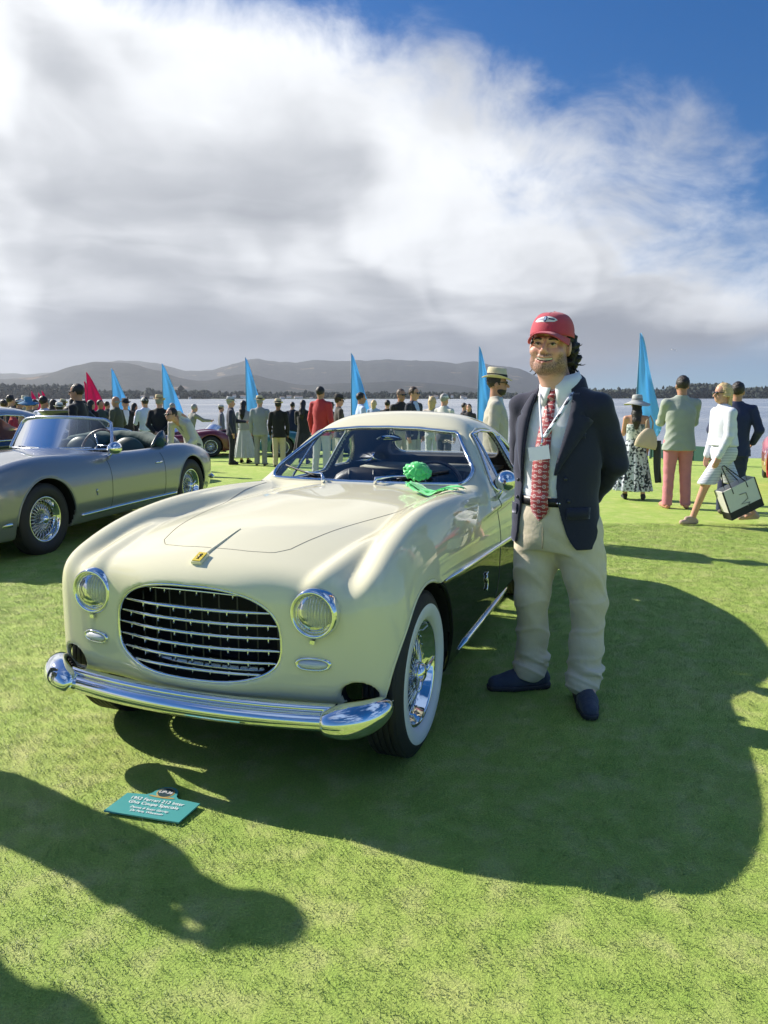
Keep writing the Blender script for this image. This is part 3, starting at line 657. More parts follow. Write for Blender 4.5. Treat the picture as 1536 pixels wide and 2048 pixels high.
def build_turf():
    """short cut turf blades near the camera, scattered by geometry nodes"""
    ng = bpy.data.node_groups.new('turf_blades', 'GeometryNodeTree'); ng.interface.new_socket('Geometry', in_out='INPUT', socket_type='NodeSocketGeometry'); ng.interface.new_socket('Geometry', in_out='OUTPUT', socket_type='NodeSocketGeometry')
    N = ng.nodes; L = ng.links; gi = N.new('NodeGroupInput'); go = N.new('NodeGroupOutput')
    T = .12                                            # one tuft patch
    gr = N.new('GeometryNodeMeshGrid'); gr.inputs['Size X'].default_value = T * 1.5; gr.inputs['Size Y'].default_value = T * 1.5; gr.inputs['Vertices X'].default_value = 2; gr.inputs['Vertices Y'].default_value = 2
    dp = N.new('GeometryNodeDistributePointsOnFaces'); L.new(gr.outputs[0], dp.inputs[0]); dp.inputs['Density'].default_value = 5200
    cone = N.new('GeometryNodeMeshCone'); cone.inputs['Vertices'].default_value = 3; cone.inputs['Radius Top'].default_value = 0; cone.inputs['Radius Bottom'].default_value = .0011; cone.inputs['Depth'].default_value = .010; cone.fill_type = 'NONE'
    rv = N.new('FunctionNodeRandomValue'); rv.data_type = 'FLOAT_VECTOR'; rv.inputs[0].default_value = (-.9, -.9, 0); rv.inputs[1].default_value = (.9, .9, 6.28)
    rs = N.new('FunctionNodeRandomValue'); rs.data_type = 'FLOAT'; rs.inputs[2].default_value = .55; rs.inputs[3].default_value = 1.35
    ip = N.new('GeometryNodeInstanceOnPoints'); L.new(dp.outputs[0], ip.inputs['Points']); L.new(cone.outputs[0], ip.inputs['Instance']); L.new(rv.outputs[0], ip.inputs['Rotation']); L.new(rs.outputs[1], ip.inputs['Scale'])
    re = N.new('GeometryNodeRealizeInstances'); L.new(ip.outputs[0], re.inputs[0])
    sm = N.new('GeometryNodeSetMaterial'); L.new(re.outputs[0], sm.inputs[0]); sm.inputs['Material'].default_value = M_BLADE
    gti = N.new('GeometryNodeGeometryToInstance'); L.new(sm.outputs[0], gti.inputs[0])
    m2p = N.new('GeometryNodeMeshToPoints'); L.new(gi.outputs[0], m2p.inputs[0])
    rq = N.new('FunctionNodeRandomValue'); rq.data_type = 'FLOAT'; rq.inputs[2].default_value = 0; rq.inputs[3].default_value = 4
    mu = N.new('ShaderNodeMath'); mu.operation = 'MULTIPLY'; L.new(rq.outputs[1], mu.inputs[0]); mu.inputs[1].default_value = math.pi / 2
    cx = N.new('ShaderNodeCombineXYZ'); L.new(mu.outputs[0], cx.inputs[2])
    ip2 = N.new('GeometryNodeInstanceOnPoints'); L.new(m2p.outputs[0], ip2.inputs['Points']); L.new(gti.outputs[0], ip2.inputs['Instance']); L.new(cx.outputs[0], ip2.inputs['Rotation'])
    L.new(ip2.outputs[0], go.inputs[0])
    P = []
    for y in np.arange(1.1, 8.6, T):
        hw = y * .56 + .5
        for x in np.arange(-hw, hw, T): P.append((x + random.uniform(-.03, .03), y + random.uniform(-.03, .03), float(gz(x, y)) + .003))
    me = bpy.data.meshes.new('turf'); me.from_pydata(P, [], []); o = link('turf_grass', me, None, kind='stuff', label='short mown turf blades covering the lawn', category='grass')
    md = o.modifiers.new('blades', 'NODES'); md.node_group = ng
def blade_material():
    m, N, L = nodes('turf_blade'); p = N['Principled BSDF']; p.inputs['Roughness'].default_value = .5; p.inputs['Specular IOR Level'].default_value = .35
    g = N.new('ShaderNodeNewGeometry').outputs['Position']
    big = tnoise(N, L, g, .9, 4); med = tnoise(N, L, g, 7, 5, .6); fine = tnoise(N, L, g, 260, 2)
    c1 = ramp(N, L, big, [(.32, (0.305, 0.491, 0.085)), (.55, (0.427, 0.585, 0.128)), (.72, (0.610, 0.655, 0.238))])
    c2 = ramp(N, L, med, [(.30, (0.329, 0.526, 0.085)), (.5, (0.464, 0.608, 0.153)), (.68, (0.671, 0.679, 0.340))])
    c = mixrgb(N, L, .5, c1, c2); f = ramp(N, L, fine, [(.35, (.6, .65, .5)), (.55, (1, 1, 1)), (.66, (1.5, 1.4, 1.25))]); c = mixrgb(N, L, .55, c, f, 'MULTIPLY'); L.new(c, p.inputs['Base Color'])
    gn = N.new('ShaderNodeNewGeometry'); vm = N.new('ShaderNodeVectorMath'); vm.operation = 'MULTIPLY_ADD'; L.new(gn.outputs['Normal'], vm.inputs[0]); vm.inputs[1].default_value = (.45, .45, .45); vm.inputs[2].default_value = (0, 0, 1)
    nn = N.new('ShaderNodeVectorMath'); nn.operation = 'NORMALIZE'; L.new(vm.outputs[0], nn.inputs[0]); L.new(nn.outputs[0], p.inputs['Normal'])
    t = N.new('ShaderNodeBsdfTranslucent'); L.new(c, t.inputs[0]); L.new(nn.outputs[0], t.inputs['Normal']); x = N.new('ShaderNodeMixShader'); x.inputs[0].default_value = .15; L.new(p.outputs[0], x.inputs[1]); L.new(t.outputs[0], x.inputs[2]); L.new(x.outputs[0], N['Material Output'].inputs[0])
    return m
M_BLADE = blade_material()
build_turf()

def build_sea():
    m, N, L = nodes('sea_water'); p = N['Principled BSDF']; p.inputs['Roughness'].default_value = .22; p.inputs['Specular IOR Level'].default_value = .6
    g = N.new('ShaderNodeNewGeometry').outputs['Position']; mp = N.new('ShaderNodeMapping'); L.new(g, mp.inputs[0]); mp.inputs[3].default_value = (.35, 1.0, 1)
    st = tnoise(N, L, mp.outputs[0], .012, 6, .6); c = ramp(N, L, st, [(.35, (.20, .235, .28)), (.52, (.30, .33, .36)), (.66, (.42, .43, .43))]); L.new(c, p.inputs['Base Color'])
    w = tnoise(N, L, mp.outputs[0], .55, 8, .62); b = N.new('ShaderNodeBump'); b.inputs['Strength'].default_value = .55; b.inputs['Distance'].default_value = 1.2; L.new(w, b.inputs['Height']); L.new(b.outputs[0], p.inputs['Normal'])
    V = [(-14000, 10, SEA), (14000, 10, SEA), (14000, 14000, SEA), (-14000, 14000, SEA)]; obj('sea', V, [(0, 1, 2, 3)], m, smooth=False, kind='structure')
build_sea()
def hill_material(name, a, b, tan=None):
    m, N, L = nodes(name); p = N['Principled BSDF']; p.inputs['Roughness'].default_value = .95; p.inputs['Specular IOR Level'].default_value = .1
    g = N.new('ShaderNodeNewGeometry').outputs['Position']; n1 = tnoise(N, L, g, .004, 8, .62); n2 = tnoise(N, L, g, .02, 6, .65)
    c = ramp(N, L, n2, [(.35, a), (.65, b)])
    if tan: f = ramp(N, L, n1, [(.62, (0, 0, 0)), (.66, (1, 1, 1))]); c = mixrgb(N, L, f, c, tan)
    L.new(c, p.inputs['Base Color']); bb = N.new('ShaderNodeBump'); bb.inputs['Strength'].default_value = .8; bb.inputs['Distance'].default_value = 12; L.new(n2, bb.inputs['Height']); L.new(bb.outputs[0], p.inputs['Normal'])
    return m
def ridge(name, D, sil, mat_, depth=.35, rough=.06, seed=0, n=260, foot=None):
    """a range of hills: silhouette given as (pixel x, pixel y) at distance D, with a sloping front and back"""
    xs = np.array([q[0] for q in sil], float); hs = np.array([(789 - q[1]) / FPX * D for q in sil]); px = np.linspace(xs[0], xs[-1], n); top = np.interp(px, xs, hs)
    top = np.convolve(np.pad(top, 4, mode='edge'), np.ones(9) / 9, 'valid'); top = top * (1 + .05 * fbm(px, 0 * px, .045, seed, 5)); rows = []; K = 15
    for k in range(K):
        t = k / (K - 1); u = t / .62; r = D * (1 - depth * .62 + depth * t); f = np.sin(np.clip(u, 0, 1) * math.pi / 2) ** 1.1 if u <= 1 else np.cos((t - .62) / .38 * math.pi / 2)
        X = (px - 768) / FPX * r; nz = fbm(X / D, np.full(n, r / D), 14, seed, 5)
        base = SEA - 2
        Z = base + (top + CAM_H - base) * f * (1 + (rough * nz * (1 - .4 * (abs(u - 1) < .1)))); rows.append(np.stack([X, np.full(n, r), Z], 1))
    MB().grid(np.swapaxes(np.stack(rows), 0, 1)).build(name, mat_, None, kind='structure')
M_HILL = hill_material('far_hill', (.016, .024, .028), (.038, .045, .042), (.17, .13, .09)); M_HILL2 = hill_material('wooded_hill', (.020, .032, .022), (.05, .065, .04))
ridge('far_hills', 6200, [(-300, 700), (-60, 738), (0, 745), (70, 752), (150, 742), (250, 728), (300, 726), (360, 744), (420, 742), (520, 722), (640, 716), (760, 716), (880, 722), (960, 728), (1010, 735), (1070, 752), (1120, 778), (1180, 794)], M_HILL, rough=.16, seed=2)
ridge('hills', 3900, [(-260, 752), (0, 762), (90, 756), (180, 740), (270, 736), (320, 741), (360, 758), (420, 764), (460, 752), (500, 748), (545, 758), (600, 772), (680, 766), (780, 760), (900, 768), (980, 780), (1060, 792)], M_HILL, rough=.20, seed=5)
ridge('shore_land', 1500, [(-260, 770), (-60, 776), (60, 777), (160, 783), (260, 788), (420, 790), (640, 790), (860, 792), (1000, 795), (1040, 797)], M_HILL2, rough=.10, seed=8, depth=.25)
ridge('headland', 1650, [(1090, 798), (1150, 792), (1230, 788), (1300, 786), (1340, 784), (1400, 782), (1440, 783), (1500, 785), (1560, 783), (1700, 778), (1900, 770)], M_HILL2, rough=.08, seed=11, depth=.2)

def tree_mass(name, label, spans, seed):
    """woods on the far shore: thousands of small ragged crowns read as one mass"""
    rg = np.random.default_rng(seed); V = []; F = []; n = 0
    ico = np.array([(0, 0, 1), (.9, 0, .35), (.28, .85, .35), (-.72, .53, .35), (-.72, -.53, .35), (.28, -.85, .35), (.6, .4, -.5), (-.3, .7, -.5), (-.7, 0, -.5), (-.3, -.7, -.5), (.6, -.4, -.5)], float)
    fc = [(0, 1, 2), (0, 2, 3), (0, 3, 4), (0, 4, 5), (0, 5, 1), (1, 6, 2), (2, 7, 3), (3, 8, 4), (4, 9, 5), (5, 10, 1), (2, 6, 7), (3, 7, 8), (4, 8, 9), (5, 9, 10), (1, 10, 6)]
    for (x0, x1, D, y0, y1, cnt, sz) in spans:
        for _ in range(cnt):
            px = rg.uniform(x0, x1); Dq = D * rg.uniform(.93, 1.04); py = rg.uniform(y0, y1); s_ = sz * rg.uniform(.5, 1.25) * (1.35 if rg.random() < .08 else 1)
            c = np.array([(px - 768) / FPX * Dq, Dq, CAM_H - (py - 789) / FPX * Dq])
            for _b in range(3):
                o_ = c + rg.normal(0, s_ * .45, 3) * np.array([1, 1, .7]); V.append(ico * s_ * rg.uniform(.4, .8) * np.array([1.0, 1.0, rg.uniform(.7, 1.5)]) * rg.uniform(.55, 1.4, (11, 1)) + o_); F += [tuple(i + n for i in f) for f in fc]; n += 11
    obj(name, np.concatenate(V), F, mat('far_foliage', (.040, .054, .042), .95, var=.5, vscale=.05), smooth=False, kind='stuff', label=label, category='trees')
tree_mass('shore_woods', 'dark woods along the far shore below the hills', [(-60, 160, 1380, 775, 794, 1500, 5), (100, 420, 1400, 784, 795, 1200, 4.2), (400, 1050, 1420, 787, 797, 1500, 3.6)], 3)
tree_mass('headland_woods', 'dark pines along the low headland on the right', [(1090, 1330, 1560, 781, 796, 1100, 4.2), (1330, 1400, 1560, 776, 795, 500, 4.6), (1370, 1450, 1560, 771, 795, 500, 4.6), (1450, 1700, 1560, 778, 796, 1100, 4.4)], 4)
def far_house(px, py, D, w, hh, red):
    c = at_depth(px, py, D); o = thing('house', 'tiny pale house among trees on the far shore', 'house', (float(c[0]), D, float(c[2])), random.uniform(-.4, .4), 'houses on the far shore')
    MB().box((0, 0, hh / 2), (w, w * .7, hh)).build('wall', mat('pale_wall', (.62, .60, .55), .8), o, smooth=False)
    a, b = w * .56, w * .42; MB().add([(-a, -b, hh), (a, -b, hh), (a, b, hh), (-a, b, hh), (-a * .9, 0, hh * 1.5), (a * .9, 0, hh * 1.5)], [(0, 1, 5, 4), (2, 3, 4, 5), (1, 2, 5), (3, 0, 4), (0, 3, 2, 1)]).build('roof', mat('house_roof', (.20, .16, .14), .8), o, smooth=False)
for i in range(26):
    far_house(random.choice([random.uniform(220, 430), random.uniform(560, 700), random.uniform(380, 640), random.uniform(860, 940)]), random.uniform(795, 799), random.uniform(1180, 1260), random.uniform(4, 8), random.uniform(2.5, 4), 0)

# the air between here and the hills
def build_haze():
    m, N, L = nodes('sea_air'); N.clear(); v = N.new('ShaderNodeVolumePrincipled'); v.inputs['Color'].default_value = (.78, .84, .95, 1); v.inputs['Density'].default_value = 7.5e-5; v.inputs['Anisotropy'].default_value = .35
    o = N.new('ShaderNodeOutputMaterial'); L.new(v.outputs[0], o.inputs['Volume'])
    b = MB().box((0, 3200, 185), (15000, 9000, 392)); b.build('haze', m, None, smooth=False, kind='stuff', label='thin sea haze between the lawn and the hills', category='haze')
build_haze()

# ================================================================ shared car pieces
M_CHROME = mat('chrome', (.80, .82, .84), .04, 1.0)
M_CHROME_DULL = mat('satin_metal', (.55, .56, .58), .22, 1.0)
M_RUBBER = mat('tyre_rubber', (.018, .018, .02), .62, bump=.15, bscale=220)
M_WHITEWALL = mat('white_wall_rubber', (.74, .74, .73), .5, var=.04)
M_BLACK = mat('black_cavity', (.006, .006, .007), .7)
M_GLASS = glass('window_glass', boost=1.7)
M_LENS = glass('lens_glass', (.95, .97, 1.0), .02, 1.0)
M_LEATHER = mat('black_leather', (.02, .02, .022), .42, bump=.2, bscale=120)
M_RIBBON = mat('green_ribbon_satin', (.09, .68, .18), .42, sheen=.4, bump=.25, bscale=40)

def wheel_template(name, R, rim_r, w, wall, parent):
    """a wire wheel lying round the y axis, outer side towards +y; parts: tyre (> sidewall), rim, spokes, hub (> knock_off)"""
    root = bpy.data.objects.new(name, None); C.objects.link(root); root.parent = parent; root.empty_display_size = .1
    h = w / 2
    prof = [(rim_r - .004, -h * .62), (rim_r + .03, -h * .92), ((R + rim_r) / 2, -h), (R - .035, -h * .93), (R - .012, -h * .78)]
    for k in range(5):                                   # ribbed tread
        y0 = -h * .74 + k * h * .296; prof += [(R - .002, y0), (R, y0 + h * .05), (R, y0 + h * .20), (R - .002, y0 + h * .25), (R - .008, y0 + h * .255), (R - .008, y0 + h * .29)]
    prof += [(R - .012, h * .78), (R - .035, h * .93), ((R + rim_r) / 2 + .012, h), (rim_r + .03, h * .95), (rim_r + .006, h * .8), (rim_r - .004, h * .62)]
    MB().lathe(prof, 72).build('tyre', M_RUBBER, root)
    if wall:
        a, b = rim_r + .002, R - .052
        pr = [(a, h * .70), (a + .006, h * .86), (a + (b - a) * .3, h * 1.0 + .001), (a + (b - a) * .7, h * 1.035), (b - .004, h * 1.02), (b, h * .985)]
        MB().lathe(pr, 72).build('white_wall', M_WHITEWALL, root)
    pr = [(rim_r + .004, h * .68), (rim_r + .010, h * .74), (rim_r + .006, h * .80), (rim_r - .004, h * .80), (rim_r - .012, h * .70), (rim_r - .018, h * .35), (rim_r - .034, h * .12)]; MB().lathe([(rim_r - .034, h * .12), (rim_r - .02, -h * .3), (rim_r - .012, -h * .6)], 48).build('rim_barrel', mat('dark_barrel', (.10, .10, .105), .35, .8), root)
    MB().lathe(pr, 64).build('rim', M_CHROME, root)
    sp = MB(); n = 52                                    # laced wire spokes in two layers
    for i in range(n):
        t = 2 * math.pi * i / n; sg = 1 if i % 2 else -1
        for (hr, hy, ry, off) in ((.045, h * .62, h * .10, .5), (.052, -h * .15, -h * .1, .42)):
            a = t + sg * off; p0 = np.array([hr * math.cos(a), hy, hr * math.sin(a)]); p1 = np.array([(rim_r - .02) * math.cos(t), ry + sg * .008, (rim_r - .02) * math.sin(t)])
            sp.tube([p0, p1], .0027, 5)
    sp.build('spokes', M_CHROME, root)
    hub = MB().lathe([(.0, h * .1), (.05, h * .1), (.054, h * .3), (.046, h * .62), (.040, h * .72)], 28).lathe([(.052, -h * .5), (.05, h * .1)], 28).build('hub', M_CHROME_DULL, root)
    ko = MB().lathe([(.043, h * .70), (.044, h * .78), (.036, h * .92), (.02, h * 1.02), (.0, h * 1.05)], 24)
    for s in (-1, 1):                                    # two ears of the knock-off nut
        P = [(s * .02, h * .86, s * .012), (s * .05, h * .90, s * .03), (s * .078, h * .98, s * .052), (s * .092, h * 1.02, s * .066)]
        ko.tube(P, [.017, .016, .013, .006], 8, flat=.6)
    ko.build('knock_off', M_CHROME, hub)
    # dark drum brake behind the spokes
    MB().lathe([(0, -h * .25), (rim_r - .04, -h * .25), (rim_r - .035, -h * .4), (rim_r - .035, -h * .9)], 32).build('brake_drum', mat('brake_drum', (.03, .03, .032), .5, .5), root)
    return root

# ================================================================ cream coupe
CAR_O = np.array([-.54, 3.15, 0.]); CAR_YAW = math.radians(19.5)
# car axes: x to the rear, y to the viewer's right, z up.  world = O + x*(sin,cos) + y*(cos,-sin)
def car_matrix(O, yaw):
    s, c = math.sin(yaw), math.cos(yaw); return Matrix(((s, c, 0, O[0]), (c, -s, 0, O[1]), (0, 0, 1, O[2]), (0, 0, 0, 1)))
cream_zh = spline([-.62, -.52, -.43, -.31, -.18, .2, .6, 1.0, 1.4, 2.2, 3.0, 3.6], [.74, .80, .843, .873, .90, .938, .955, .958, .95, .90, .86, .74])
cream_zf = spline([-.60, -.45, -.38, -.21, 0, .3, .6, 1.0, 1.4, 2.0, 2.6, 3.1, 3.6], [.66, .765, .80, .868, .922, .958, .965, .952, .925, .885, .875, .82, .64])
cream_zp = spline([-.6, -.46, -.3, -.1, .2, .5, 4], [.775, .812, .842, .872, .88, .86, .5])
cream_xf = spline([0, .2, .35, .475, .6, .70, .78, .9], [-.545, -.527, -.488, -.468, -.44, -.40, -.32, -.12])
cream_W = spline([-.6, -.4, 0, .5, 1.2, 2.0, 2.6, 3.1, 3.4, 3.7], [.745, .755, .768, .77, .765, .765, .77, .72, .63, .45])
cream_roof = spline([1.2, 1.4, 1.6, 1.8, 2.0, 2.3, 2.6, 2.9, 3.2, 3.5, 3.7], [1.13, 1.215, 1.285, 1.325, 1.34, 1.332, 1.285, 1.195, 1.05, .88, .76])
def cream_lower(x, y, z):
    y = np.abs(y)
    hood = cream_zh(x) - .22 * y * y
    cf = np.interp(x, [-.5, -.1, .6, 1.5], [9.5, 5.5, 2.8, 2.2])
    yc = np.interp(x, [-.5, 0, .5], [.655, .64, .62])
    fen = cream_zf(x) - cf * (y - yc) ** 2
    pod = cream_zp(x) - 8.5 * (y - .475 - np.clip(x + .45, 0, 1) * .12) ** 2
    top = z - smax(smax(hood, fen, .05), pod, .035)
    side = y - (cream_W(x) - .26 * np.maximum(z - .58, 0) ** 2 / .45 - .14 * np.maximum(.45 - z, 0) ** 2 / .25)
    bot = np.interp(x, [-.6, -.3, .4, 3, 3.6], [.33, .28, .19, .2, .3]) - z
    front = cream_xf(y) + .05 * np.maximum(.42 - z, 0) / .1 * .3 - x
    rear = x - 3.62 + .10 * y * y + .22 * (z - .6) ** 2
    d = smax(smax(top, side, .105), bot, .05)
    d = smax(d, front, .145)
    return smax(d, rear, .22)
def cream_green(x, y, z):
    y = np.abs(y)
    wsh = (-(x - 1.175 - .22 * y * y) + 1.72 * (z - .945)) / 1.99
    roof = (z - cream_roof(x) + .17 * y * y)
    side = (y - (.70 - .60 * (z - .93) - np.maximum(x - 2.3, 0) ** 2 * .10)) / 1.16
    d = smax(smax(roof, side, .20), wsh, .11)
    return smax(d, .80 - z, .05)
def cream_outer(x, y, z): return smin(cream_lower(x, y, z), cream_green(x, y, z), .05)

WS_POLY = [(-.565, 1.005), (.565, 1.005), (.42, 1.172), (.2, 1.192), (0, 1.197), (-.2, 1.192), (-.42, 1.172)]; WS_R = .05
SW_POLY = [(1.56, .925), (2.30, .925), (2.30, 1.165), (2.0, 1.185), (1.80, 1.175)]; SW_R = .035
QW_POLY = [(2.43, .945), (2.68, .945), (2.60, 1.03), (2.43, 1.13)]; QW_R = .028
RW_POLY = [(-.40, 1.02), (.40, 1.02), (.36, 1.13), (-.36, 1.13)]; RW_R = .05
def grille_sdf(y, z):
    zc = .555; dz = np.where(z > zc, (z - zc) / .205, (zc - z) / .148); n = 2.75
    return ((np.abs(y / .352) ** n + np.abs(dz) ** n) ** (1 / n) - 1) * .17
def cream_cut(x, y, z):
    """openings removed from the outer solid"""
    ya = np.abs(y)
    O_ = cream_outer(x, y, z)
    cabin = smax(smax(smax(O_ + .028, 1.05 - x, .02), x - 2.98, .02), .33 - z, .02)
    ws = np.maximum(poly_sdf(WS_POLY, y, z, WS_R), x - 1.9)
    sw = np.maximum(np.minimum(poly_sdf(SW_POLY, x, z, SW_R), poly_sdf(QW_POLY, x, z, QW_R)), .40 - ya)
    rw = np.maximum(poly_sdf(RW_POLY, y, z, RW_R), 2.45 - x)
    arch = np.sqrt((x) ** 2 + (z - .335) ** 2) - .372
    arch2 = np.sqrt((x - 2.6) ** 2 + (z - .33) ** 2) - .365
    wells = np.maximum(smin(arch, arch2, .01), .50 - ya)
    under = np.maximum(np.maximum(z - .34, np.abs(x - 1.4) - 1.9), ya - .5)   # hollow underside
    gr = np.maximum(grille_sdf(y, z), x + .27)
    hl = np.sqrt(((ya - .625) / 1.25) ** 2 + (z - .385) ** 2) - .052
    hl = np.maximum(hl, x + .25)
    c = np.minimum(np.minimum(cabin, ws), np.minimum(sw, rw))
    return np.minimum(np.minimum(c, np.minimum(wells, under)), np.minimum(gr, hl)), O_

def car_shell(name, outer_cut, box, h, matfn, mats, parent, kblend=.014):
    x = np.arange(box[0], box[1] + h, h)[:, None, None]; ny = int(math.ceil(box[2] / h)) + 1
    y = (np.arange(0, ny) * h + h / 2)[None, :, None]; z = np.arange(box[3], box[4] + h, h)[None, None, :]
    cut, O_ = outer_cut(x, y, z); F = smax(O_, -cut, kblend).astype(np.float32)
    F = np.concatenate([F[:, ::-1], F], 1)
    V, Q, Nn = surface_net(F, (box[0], -(ny - .5) * h, box[3]), h)
    return obj(name, V, Q, mats, parent, normals=Nn, mi=matfn(V[Q].mean(1), Nn[Q].mean(1)))

M_CREAM = mat('cream_paint', (.80, .755, .53), .5, coat=1.0, spec=0., coat_rough=.008)
M_BROWN = mat('black_brown_paint', (.008, .007, .0065), .5, coat=.75, spec=0., coat_rough=.01)
M_LINING = mat('grey_lining', (.10, .095, .09), .8)
def trim_z(x): return .665 - (np.asarray(x) - .25) * .066
def cream_body(parent):
    def mf(c, n):
        d = cream_outer(c[:, 0], c[:, 1], c[:, 2]); mi = np.zeros(len(c), int)
        x, y, z = c[:, 0], np.abs(c[:, 1]), c[:, 2]
        mi[(z < trim_z(x)) & (x > .14) & (y > .4)] = 1
        mi[(x > 3.2) & (z < .42)] = 1
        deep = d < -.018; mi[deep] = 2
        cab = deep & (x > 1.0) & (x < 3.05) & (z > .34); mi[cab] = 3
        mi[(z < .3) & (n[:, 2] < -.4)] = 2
        return mi
    return car_shell('body', cream_cut, (-.66, 3.75, .82, .15, 1.40), .0105, mf, [M_CREAM, M_BROWN, M_BLACK, M_LINING], parent)

def bisect(f, a, b, it=40):
    fa = f(a)
    for _ in range(it):
        m = (a + b) / 2; fm = f(m); s = (fm < 0) == (fa < 0); a = np.where(s, m, a); b = np.where(s, b, m)
    return (a + b) / 2
def on_top(outer, x, y, lo=.5): 
    x = np.asarray(x, float); y = np.asarray(y, float); z = bisect(lambda q: outer(x, y, q), np.full(x.shape, 1.6), np.full(x.shape, lo)); return np.stack([x, y, z], -1)
def on_side(outer, x, z, s=1):
    x = np.asarray(x, float); z = np.asarray(z, float); y = bisect(lambda q: outer(x, q, z), np.full(x.shape, 1.2), np.full(x.shape, .2)); return np.stack([x, y * s, z], -1)
def on_front(outer, y, z, x0=-1., x1=.6):
    y = np.asarray(y, float); z = np.asarray(z, float); x = bisect(lambda q: outer(q, y, z), np.full(y.shape, x0), np.full(y.shape, x1)); return np.stack([x, y, z], -1)

def resample(P, n, closed=False):
    P = np.asarray(P, float); Q = np.concatenate([P, P[:1]]) if closed else P
    s = np.concatenate([[0], np.cumsum(np.linalg.norm(np.diff(Q, axis=0), axis=1))]); t = np.linspace(0, s[-1], n, endpoint=not closed)
    return np.stack([np.interp(t, s, Q[:, i]) for i in range(Q.shape[1])], 1)

def glass_patch(poly, r, surf, name, parent, mat_=None, inset=.006, n=(26, 14)):
    """pane covering the rounded polygon poly (2-D), lifted on the surface by surf(a, b)"""
    o = resample(poly_outline(poly, r), 96, True); cen = o.mean(0); rings = [cen + (o - cen) * t for t in (1.0, .8, .6, .4, .2, .02)]
    A = np.stack([surf(q[:, 0], q[:, 1]) for q in rings]); mb = MB(); a, b = A.shape[:2]
    F = [(i * b + j, (i + 1) * b + j, (i + 1) * b + (j + 1) % b, i * b + (j + 1) % b) for i in range(a - 1) for j in range(b)]
    F.append(tuple((a - 1) * b + j for j in range(b)))
    return obj(name, A.reshape(-1, 3), F, mat_ or M_GLASS, parent)

